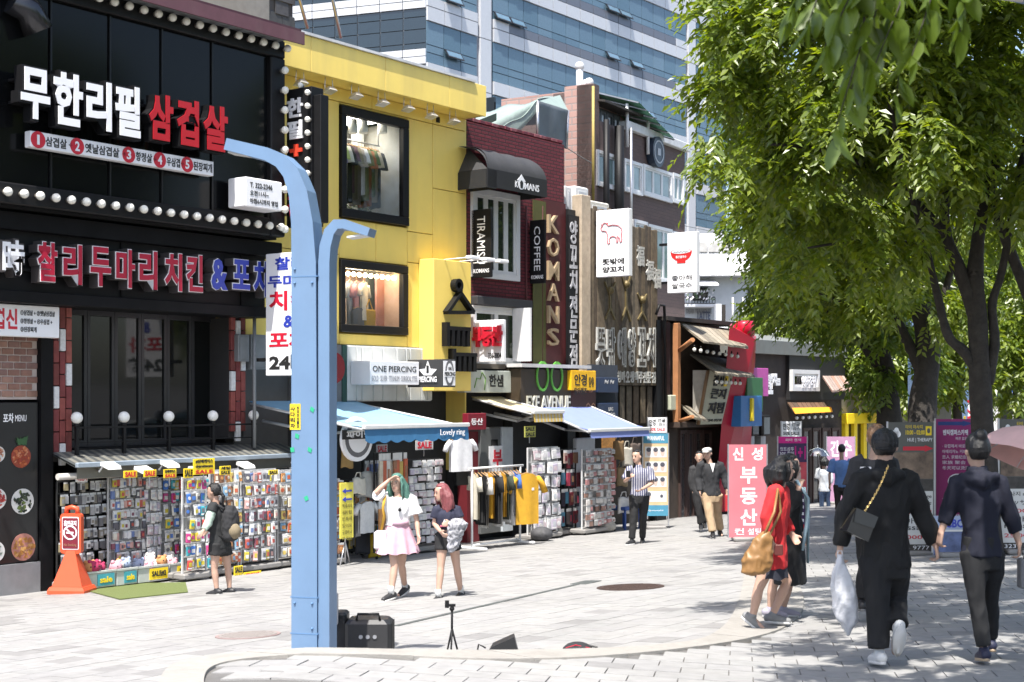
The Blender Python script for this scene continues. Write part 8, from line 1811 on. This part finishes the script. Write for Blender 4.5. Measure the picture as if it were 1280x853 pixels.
p=person('girl with long sea green hair and pale pink skirt raising one hand to her head',18.0,dict(hd=(496,604),nk=(498,617),sl=(515,625,.04),sr=(480,622,-.04),er=(470,615,-.16),wr=(487,600,-.12),el=(521,650,.02),wl=(523,670,-.06),hl=(505,664,.04),hr=(490,664,-.04),kl=(502,707,.1),kr=(493,709,-.14),anl=(506,733,.25),anr=(489,741,-.2),look=(-.35,-1,-.15),handr=(1,.1,.55),footl=(-.45,-.8,-.3),footr=(-.6,-.75,-.12)),(-.45,-.9),1.58,('t_shirt',C('tee white',(.68,.68,.68)),.18,.75,.022,{'fold':.012,'cuff':2.6,'wide':1.05}),None,('long',GH,.40),(SH_B,SOLE,SH_W),vox=.012)
PKS_=C('skirt pink',(.52,.33,.40));zt_=at(500,652,18).z;skirt(p,zt_,at(500,691,18).z,.135,.265,9,PKS_,amp=.035);part('waistband',MB().lathe([(.142,zt_-.04),(.136,zt_+.02),(.13,zt_+.02)],(p['hipc'].x,p['hipc'].y,0),24),PKS_,p['t'])
K=p['K'];m=MB();m.path([K['sr']+Vector((.02,-.08,.03)),K['sr']+Vector((.0,-.15,-.12)),p['hipc']+Vector((-.16,-.14,.2)),p['hipc']+Vector((-.2,-.1,.02))],.018,6);part('necklace',MB().path([p['shc']+p['fx']*.06+p['ax']*.07+Vector((0,0,.04)),p['shc']+p['fx']*.14-Vector((0,0,.12)),p['shc']+p['fx']*.06-p['ax']*.07+Vector((0,0,.04))],.004,5).sphere(p['shc']+p['fx']*.145-Vector((0,0,.13)),.022,8,6),BLK(),p['t'])
c=p['hipc']+Vector((-.2,-.1,-.1));o=solo('shoulder_bag',MB().bevbox(c.x-.09,c.x+.09,c.y-.05,c.y+.05,c.z-.13,c.z+.12,.03),C('bag white',(.55,.5,.52)),'white shoulder bag on a mustard strap carried by the green haired girl','bag',tuple(c));part('strap',m,C('strap mustard',(.5,.28,.03)),o)
p=person('girl with long dusty pink hair, navy top and black shorts holding a checked shirt',18.0,dict(hd=(552,616),nk=(556,629),sl=(571,638,.04),sr=(546,637,-.04),er=(543,655,-.04),wr=(551,665,-.2),el=(578,655,.0),wl=(563,655,-.2),hl=(566,674,.03),hr=(553,674,-.03),kl=(571,709,.05),kr=(551,709,-.08),anl=(576,740,.15),anr=(548,745,-.14),look=(-.9,-.45,0),footl=(-.4,-.85,-.12),footr=(-.5,-.8,-.12)),(-.4,-.9),1.53,('t_shirt',C('tee navy',(.02,.022,.045)),.34,.6,.016,{'fold':.009}),('shorts',C('shorts black',(.014,.014,.015)),.40,.014),('long',hairm('pink',(.20,.055,.06)),.34),(SH_B,SOLEG,SH_W),vox=.012)
m=MB();cc=p['shc']+p['fx']*.135-Vector((0,0,.19));bar(m,(cc.x-.12,cc.z),(cc.x+.12,cc.z),.02,cc.y-.01,cc.y+.02);part('print',m,M('print rose',(.5,.12,.2),.6),p['t']);m=MB();tx(m,'Aloha',cc.x-.09,cc.x+.08,cc.z+.03,cc.z+.08,cc.y-.012,.02,.02);part('print',m,SIGNW,p['t'])
m=MB();q=at(574,657,17.75);loft(m,[(q+Vector((dx,0,dz)),Vector((1,0,0)),Vector((0,1,0)),a,b)for dx,dz,a,b in((-.02,.08,.06,.06),(-.02,.02,.13,.09),(-.05,-.12,.10,.07),(-.08,-.28,.07,.05),(-.1,-.33,.03,.03))],14);m2=remesh(m,.012,2,.03,14,5);m2.transform(Matrix.Translation(-q))
CHK=M('checked cloth',(.3,.3,.32),.85,var=.9,scale=26);m2.materials.append(CHK);o=bpy.data.objects.new('checked_shirt',m2);COL.objects.link(o);o.location=q;INFO[o]=(q,WF);tag(o,'black and white checked shirt carried by the pink haired girl','shirt')
def Mstripe(nm,c1,c2,sc):
 if nm in MATS:return MATS[nm]
 m=M(nm,c1,.8,0,0);n=m.node_tree.nodes;l=m.node_tree.links;wv=n.new('ShaderNodeTexWave');wv.bands_direction='X';wv.inputs['Scale'].default_value=sc;tc=n.new('ShaderNodeTexCoord');l.new(tc.outputs['Object'],wv.inputs[0]);cr=n.new('ShaderNodeValToRGB');cr.color_ramp.interpolation='CONSTANT';cr.color_ramp.elements[0].color=(*c1,1);cr.color_ramp.elements[1].color=(*c2,1);cr.color_ramp.elements[1].position=.55;l.new(wv.outputs[0],cr.inputs[0]);l.new(cr.outputs[0],n['Principled BSDF'].inputs['Base Color']);return m
BP=C('trousers black',(.009,.009,.010))
p=person('man in a navy and white striped shirt looking at the phone in his hand',26.9,dict(hd=(796,571),nk=(798,581),sl=(812,588,.03),sr=(787,587,-.03),er=(781,602,-.1),wr=(787,597,-.3),el=(816,604,-.05),wl=(802,612,-.25),hl=(805,622),hr=(793,622),kl=(804,645,.05),kr=(792,645,-.1),anl=(803,674,.2),anr=(790,675,-.15),look=(-.6,-.75,-.35),footl=(-.2,-.95,-.12),footr=(-.6,-.75,.0)),(-.3,-.95),1.72,('shirt',Mstripe('shirt stripes',(.045,.048,.11),(.36,.36,.40),7.5),.05,.85,.02,{'fold':.008,'cuff':2.2,'collar':True}),('trousers',BP,2,.016),('short',HB),(SH_B,SOLE),vox=.014)
q=p['K']['wr']+Vector((-.03,-.08,.06));solo('phone',MB().bevbox(q.x-.045,q.x+.035,q.y-.03,q.y-.015,q.z-.05,q.z+.07,.004),BLK(),'black phone held by the man in the striped shirt','phone',tuple(q))
JK=C('jacket black',(.022,.023,.026))
p=person('elderly man in a white flat cap, black jacket and tan trousers walking this way',27.9,dict(hd=(884,567),nk=(886,576),sl=(900,582,.02),sr=(876,581,-.02),er=(873,598,.0),wr=(875,615,-.1),el=(906,597,.03),wl=(908,612,-.05),hl=(896,620),hr=(883,620),kl=(897,641,.1),kr=(887,643,-.15),anl=(900,662,.35),anr=(891,666,-.25),look=(-.4,-.9,0),footl=(.1,-.95,-.3),footr=(-.1,-.98,-.1)),(-.15,-1),1.72,('jacket',JK,.0,1.95,.028,{'fold':.016}),('trousers',C('trousers tan',(.36,.26,.16)),2,.028),None,(SH_B,SOLEG),vox=.014,belly=1.1)
m=MB();c=p['head']+p['up']*.045;loft(m,[(c+p['up']*z+p['hF']*f,p['hS'],p['hF'],a,b)for z,f,a,b in((-.01,.0,.088,.108),(.02,.005,.096,.118),(.05,.0,.085,.1),(.07,-.005,.04,.05))],18);m.path([c+p['hF']*.07,c+p['hF']*.15-p['up']*.012],[.07,.05],12,0,True,.16)
part('flat_cap',m,C('cap white',(.5,.49,.46)),p['t']);m=MB();q=p['shc']+p['fx']*.15;m.prism([(q.x-.05,q.z+.04),(q.x+.05,q.z+.04),(q.x+.01,q.z-.14)][::-1],q.y-.01,q.y+.02);part('shirt_front',m,SIGNW,p['t'])
q=p['K']['wl']+Vector((.03,0,-.22));solo('striped_carton',MB().bevbox(q.x-.06,q.x+.06,q.y-.08,q.y+.08,q.z-.2,q.z+.12,.01),Misl('carton',[(.5,.5,.52),(.45,.03,.04),(.05,.12,.4)],.5),'red and blue patterned carton carried by the man in the white cap','carton',tuple(q))
person('man in dark clothes walking half hidden behind the man in the white cap',30,dict(hd=(874,572),nk=(875,580),sl=(885,586),sr=(866,586),er=(864,600),wr=(866,614),el=(888,600),wl=(888,614),hl=(881,618),hr=(871,618),kl=(881,634,.1),kr=(873,635,-.1),anl=(881,654,.1),anr=(876,656,-.1)),(-.1,-1),1.68,('jacket',C('coat dark',(.03,.03,.032)),-.1,1.95,.025,{}),('trousers',BP,2,.02),('short',HB),(SH_B,SOLEG),vox=.017)
CRD=C('cardigan red',(.52,.022,.026));
p=person('woman in a bright red cardigan with wavy dark hair and a tan bag',13.5,dict(ground=(960,785),hd=(979,586),nk=(977,604),sr=(969,615,-.16),sl=(977,614,.16),er=(959,648,-.2),wr=(963,675,-.2),el=(978,648,.2),wl=(990,668,.12),hr=(962,700,-.08),hl=(966,700,.08),kr=(948,737,-.12),kl=(984,727,.1),anr=(941,770,-.12),anl=(966,768,.1),look=(1,-.1,0),footr=(.75,-.2,-.62),footl=(.95,-.1,-.05)),(1,-.1),1.6,('cardigan',CRD,-.12,1.9,.022,{'fold':.014,'flare':.06}),None,('bob',HB),(M('shoe grey',(.2,.2,.2),.6,var=.3),SOLE),vox=.011)
skirt(p,at(0,690,13.5).z,at(0,722,13.5).z,.16,.19,5,C('skirt navy',(.02,.022,.035)),amp=.008)
m=MB();c=at(947,690,13.1);loft(m,[(c+Vector((dx,0,dz)),Vector((1,0,.1)),Vector((0,1,0)),a,b)for dx,dz,a,b in((.0,-.21,.06,.05),(-.01,-.18,.14,.075),(.0,-.05,.145,.08),(.05,.12,.09,.05),(.07,.18,.04,.03))],16);m2=remesh(m,.011,3,.022,8,9);m2.transform(Matrix.Translation(-c));m2.materials.append(M('tan leather',(.26,.135,.045),.45,var=.15,bump=.1));o=bpy.data.objects.new('leather_bag',m2);COL.objects.link(o);o.location=c;INFO[o]=(c,WF);tag(o,'slouchy tan leather bag hanging from the woman in red','bag');part('strap',MB().path([c+Vector((.06,-.02,.16)),at(968,640,13.15),at(972,612,13.25),at(976,640,13.3),c+Vector((.11,.03,.14))],.014,6),M('tan leather'),o)
q=p['K']['wr']+Vector((.05,-.03,-.09));solo('wallet',MB().bevbox(q.x-.02,q.x+.06,q.y-.02,q.y+.01,q.z-.05,q.z+.05,.008),M('wallet brown',(.12,.03,.025),.5),'small dark red wallet in the hand of the woman in red','wallet',tuple(q))
p=person('woman in long black cardigan with pale scarf half hidden behind the woman in red',14.2,dict(ground=(975,775),hd=(988,583),nk=(987,601),sr=(984,610,-.15),sl=(989,610,.15),er=(990,640,-.22),wr=(998,612,-.15),el=(992,645,.2),wl=(1000,668,.15),hr=(984,694,-.08),hl=(988,694,.08),kr=(966,733,-.05),kl=(986,728,.1),anr=(963,761,-.05),anl=(979,760,.12),look=(1,0,0),footr=(1,0,-.1),footl=(1,-.1,-.08)),(1,0),1.6,('cardigan',C('cardigan black',(.013,.013,.014)),-.42,1.9,.026,{'fold':.016,'flare':.07}),None,('bob',HB),(M('shoe lilac',(.3,.28,.33),.6),SOLE),vox=.012)
m=MB();s=p['shc'];m.path([s+Vector((.05,-.12,.08)),s+Vector((.16,-.12,-.1)),s+Vector((.14,-.16,-.35)),s+Vector((.1,-.16,-.6))],[.04,.05,.05,.03],8,0,True,.4);part('scarf',m,C('scarf pale blue',(.28,.40,.46)),p['t'])
m=MB();m.path([s+Vector((.17,.1,.0)),s+Vector((.2,.08,-.3)),s+Vector((.2,.08,-.75))],[.03,.04,.03],8,0,True,.4);part('scarf',m,C('scarf pale blue',(.28,.40,.46)),p['t'])
BK=C('hoodie black',(.006,.006,.0065));PC=C('trousers charcoal',(.008,.008,.009))
p=person('person in black hoodie and black baseball cap walking away with a white plastic bag',11.0,dict(ground=(1105,832),hd=(1106,558),nk=(1107,577),sl=(1078,598,.0),sr=(1135,600,.0),el=(1057,642,.02),wl=(1050,686,.03),er=(1152,640,.02),wr=(1170,683,.0),hl=(1094,702),hr=(1119,702),kl=(1097,754,-.06),kr=(1119,747,.12),anl=(1099,815,-.1),anr=(1122,785,-.12),look=(.35,.95,0),footl=(-.1,1,-.12),footr=(.0,.45,-.9),handl=(0,.1,-1),handr=(.2,.1,-1)),(.05,1),1.76,('hoodie',BK,-.08,1.93,.028,{'fold':.022,'fs':7.,'hood':True,'wide':1.03}),('trousers',PC,1.93,.030),('short',HB),(SH_W,SOLE),vox=.011,body_w=1.0,curl=.9)
m=MB();c=p['head']+p['up']*.028;hF,hS,up=p['hF'],p['hS'],p['up'];loft(m,[(c+up*z,hS,hF,a,b)for z,a,b in((-.035,.102,.126),(.02,.104,.126),(.065,.09,.108),(.095,.058,.068),(.106,.01,.012))],20);m.path([c+hF*.10-up*.03,c+hF*.215-up*.045],[.085,.055],12,0,True,.12);m.sphere(c+up*.107,.013,8,5);part('baseball_cap',m,C('cap black',(.012,.012,.013)),p['t'])
part('cap_strap',MB().path([c-hF*.112+hS*.055-up*.04,c-hF*.134-up*.045,c-hF*.112-hS*.055-up*.04],.012,6),C('cap black',(.012,.012,.013)),p['t'])
q=at(1075,655,10.8);o=thing('quilted_purse','small black quilted purse on a gold chain across the back of the black hoodie','purse',tuple(q));m=MB();PUL=M('purse leather',(.007,.007,.008),.28,spec=.8)
m.add([(q.x-.11,q.y-.05,q.z-.05),(q.x+.05,q.y-.05,q.z-.13),(q.x+.12,q.y-.04,q.z+.05),(q.x-.04,q.y-.04,q.z+.12),(q.x-.14,q.y+.05,q.z-.05),(q.x+.05,q.y+.05,q.z-.13),(q.x+.12,q.y+.04,q.z+.05),(q.x-.04,q.y+.04,q.z+.12)],[(0,1,2,3),(7,6,5,4),(0,4,5,1),(1,5,6,2),(2,6,7,3),(3,7,4,0)]);part('body',m,PUL,o);part('flap',MB().add([(q.x-.06,q.y-.058,q.z+.02),(q.x+.09,q.y-.058,q.z-.03),(q.x+.125,q.y-.05,q.z+.055),(q.x-.04,q.y-.05,q.z+.125)],[(0,1,2,3)]),PUL,o)
A,B=q+Vector((.03,-.03,.1)),at(1110,583,10.82);
lk=MB().path([(0,0,-.011),(.006,0,0),(0,0,.011),(-.006,0,0),(0,0,-.011)],.0035,5).mesh('chain_link',M('gold chain',(.7,.5,.2),.3,.9))
for i in range(22):inst('chain_link',lk,o,A.lerp(B,i/21)-Vector((0,.05*math.sin(i/21*math.pi)-.0,0)),(0,.6,1.57*(i%2)))
q=at(1050,697,11.0);o=MB();loft(o,[(q+Vector((dx,0,dz)),Vector((1,0,0)),Vector((0,1,0)),a,b)for dx,dz,a,b in((0,.02,.015,.015),(.0,-.04,.03,.03),(.01,-.12,.07,.05),(.03,-.3,.105,.07),(.05,-.46,.09,.06),(.065,-.56,.035,.025),(.07,-.6,.012,.012))],18);m2=remesh(o,.010,2,.022,9,2,.6);m2.transform(Matrix.Translation(-q));m2.materials.append(M('plastic bag',(.52,.52,.54),.3,var=.15,bump=.3,bscale=30));o=bpy.data.objects.new('plastic_bag',m2);COL.objects.link(o);o.location=q;INFO[o]=(q,WF);tag(o,'full white plastic carrier bag held by the person in the black cap','carrier bag');part('handle',MB().path([q+Vector((-.02,0,0)),q+Vector((-.015,0,.05)),q+Vector((.015,0,.05)),q+Vector((.02,0,0))],.006,5),M('plastic bag'),o)
p=person('woman in a navy hooded top with pinned up dark hair, holding hands with her companion',10.9,dict(ground=(1232,826),hd=(1221,564),nk=(1221,585),sl=(1198,604,.0),sr=(1247,603,.0),el=(1186,638,.06),wl=(1176,666,.04),er=(1262,642,.02),wr=(1274,680,.03),hl=(1216,694),hr=(1241,694),kl=(1222,753,-.05),kr=(1239,749,.1),anl=(1230,812,-.08),anr=(1238,800,.2),look=(-.1,1,0),footl=(.05,1,-.15),footr=(.1,1,-.1),handl=(-.15,.1,-1),handr=(.05,0,-1)),(0,1),1.66,('hooded_top',C('top navy',(.006,.007,.018)),-.02,1.62,.02,{'fold':.018,'fs':8.,'hood':True,'wide':.96}),('leggings',BP,1.94,.010),('bun',HB),(M('shoe navy',(.02,.022,.05),.6),M('sole tan',(.4,.3,.2),.7)),vox=.011,curl=.8,body_w=.93)
q=at(1277,712,10.9);o=solo('paper_bag',MB().bevbox(q.x-.02,q.x+.16,q.y-.05,q.y+.05,q.z-.14,q.z+.08,.008),C('bag grey',(.16,.16,.165)),'small grey bag in the right hand of the woman in navy','bag',tuple(q));part('handle',MB().path([q+Vector((.02,0,.08)),q+Vector((.0,0,.15)),q+Vector((.08,0,.15)),q+Vector((.1,0,.08))],.005,5),BLK(),o)
p=person('man with light brown hair and a dark printed t-shirt hidden behind the black cap',13.8,dict(hd=(1096,548),nk=(1095,564),sl=(1073,579),sr=(1112,579),el=(1066,612),wl=(1068,642),er=(1118,612),wr=(1120,642),hl=(1084,662),hr=(1104,662),kl=(1082,708),kr=(1105,706,.1),anl=(1077,752,-.1),anr=(1106,750,.2),look=(.2,1,0)),(.1,1),1.75,('t_shirt',C('tee charcoal',(.03,.03,.033)),-.08,.9,.03,{'fold':.012,'cuff':2.}),('trousers',BP,2,.02),('short',hairm('brown',(.17,.09,.045))),(SH_B,SOLEG),vox=.012)
s=p['shc'];m=MB();y_=s.y-.155;z_=s.z-.05
m.box(s.x-.16,s.x-.145,y_,y_+.05,z_-.11,z_+.02).box(s.x-.08,s.x-.065,y_,y_+.05,z_-.11,z_+.02).box(s.x-.145,s.x-.08,y_,y_+.05,z_+.005,z_+.02).box(s.x-.145,s.x-.08,y_,y_+.05,z_-.11,z_-.095);tx(m,'on',s.x-.05,s.x+.06,z_-.09,z_-.02,y_,.05,.02);part('print',m,SIGNW,p['t'])
p=person('man in a blue polo shirt and dark trousers walking away down the street',36.5,dict(hd=(1052,562),nk=(1052,571),sl=(1041,577),sr=(1063,577),el=(1037,592),wl=(1037,607),er=(1066,592),wr=(1065,606),hl=(1047,608),hr=(1057,608),kl=(1047,624),kr=(1057,623),anl=(1047,638),anr=(1056,637)),(.1,1),1.74,('polo_shirt',C('polo blue',(.14,.25,.50)),-.05,.9,.03,{'fold':.01}),('trousers',C('trousers brown',(.04,.032,.028)),2,.02),('short',HB),(SH_B,SOLEG),vox=.018)
p=person('woman in a white blouse and blue jeans under a clear umbrella',40,dict(hd=(1030,576),nk=(1030,583),sl=(1023,588),sr=(1037,588),el=(1021,598),wl=(1025,594),er=(1039,599),wr=(1038,608),hl=(1027,612),hr=(1034,612),kl=(1027,626),kr=(1035,625),anl=(1027,639),anr=(1036,638)),(.1,1),1.58,('blouse',C('blouse white',(.6,.6,.62)),-.12,1.6,.025,{'fold':.01}),('jeans',C('jeans',(.03,.05,.10)),2,.014),('long',HB,.2),(SH_B,SOLE),vox=.018)
def umbrella(name,label,c,r_,h,mt,axis,grip):
 o=thing(name,label,'umbrella',tuple(c));axis=Vector(axis).normalized();a=axis.orthogonal().normalized();b=axis.cross(a);m=MB();n=8;vs=[c+axis*h]
 for i in range(1,6):
  f=i/5
  for j in range(n*3):t=2*math.pi*j/(n*3);q=r_*math.sin(f*1.25)/math.sin(1.25)*(1-.06*f*abs(math.sin(t*n/2)));vs.append(c+(a*math.cos(t)+b*math.sin(t))*q+axis*(h*(1-f**2)))
 k=n*3;fs=[(0,1+j,1+(j+1)%k)for j in range(k)]+[(1+i*k+j,1+(i+1)*k+j,1+(i+1)*k+(j+1)%k,1+i*k+(j+1)%k)for i in range(4)for j in range(k)]
 m.add(vs,fs,0,True);part('canopy',m,mt,o)
 for j in range(n):t=2*math.pi*j/n;e=a*math.cos(t)+b*math.sin(t);part('rib',MB().path([c+axis*(h-.01),c+e*r_*.6+axis*h*.62,c+e*r_*.98+axis*.0],.005,4),STEEL,o)
 part('shaft',MB().tube(grip,c+axis*(h+.06),.009,n=6),STEEL,o);part('grip',MB().tube(grip-axis*.06,grip+axis*.08,.016,n=8),BLK(),o)
c=at(1022,570,39.6);umbrella('umbrella','clear plastic umbrella over the woman in the white blouse',c,.36,.24,Mclear('clear plastic',(.75,.8,.8),.25),(0,0,1),p['K']['wl'])
p=person('woman mostly outside the right edge holding a pink parasol',12.6,dict(hd=(1316,590),nk=(1316,607),sl=(1296,620),sr=(1336,620),el=(1290,645,-.05),wl=(1292,618,-.15),er=(1344,650),wr=(1340,680),hl=(1306,696),hr=(1326,696),kl=(1306,740),kr=(1327,738,.1),anl=(1306,785),anr=(1328,783,.1)),(-.1,1),1.62,('blouse',C('blouse rose',(.4,.2,.22)),-.1,1.6,.025,{}),('trousers',BP,2,.02),('bob',HB),(SH_B,SOLE),vox=.016)
umbrella('parasol','pale pink parasol tilted over the right edge of the picture',at(1296,580,12.3),.52,.30,M('parasol pink',(.74,.45,.42),.7,var=.1,scale=6),(.35,.1,.93),p['K']['wl'])
for i,(px,py,y,c_,lab)in enumerate(((1090,610,52,(.06,.06,.07),'distant figure in dark clothes beyond the yellow shop front'),(1078,612,50,(.3,.05,.05),'distant figure in a red top beside the yellow shop front'),(1012,622,44,(.05,.05,.06),'dark figure near the dark restaurant door'))):
 s=y/FOC;Q=lambda dx,h:(px+dx/s,py-h/s)
 person(lab,y,dict(hd=Q(0,1.55),nk=Q(0,1.4),sl=Q(-.18,1.33),sr=Q(.18,1.33),el=Q(-.24,1.05),wl=Q(-.22,.8),er=Q(.24,1.05),wr=Q(.22,.8),hl=Q(-.09,.86),hr=Q(.09,.86),kl=Q(-.1,.48),kr=Q(.1,.48),anl=Q(-.1,.09),anr=Q(.1,.09)),(0,1 if i else-1),1.66,('jacket',C('far coat %d'%i,c_),-.1,1.8,.03,{}),('trousers',BP,2,.02),('short',HB),(SH_B,SOLEG),vox=.024)
bpy.data.scenes.remove(TMP)
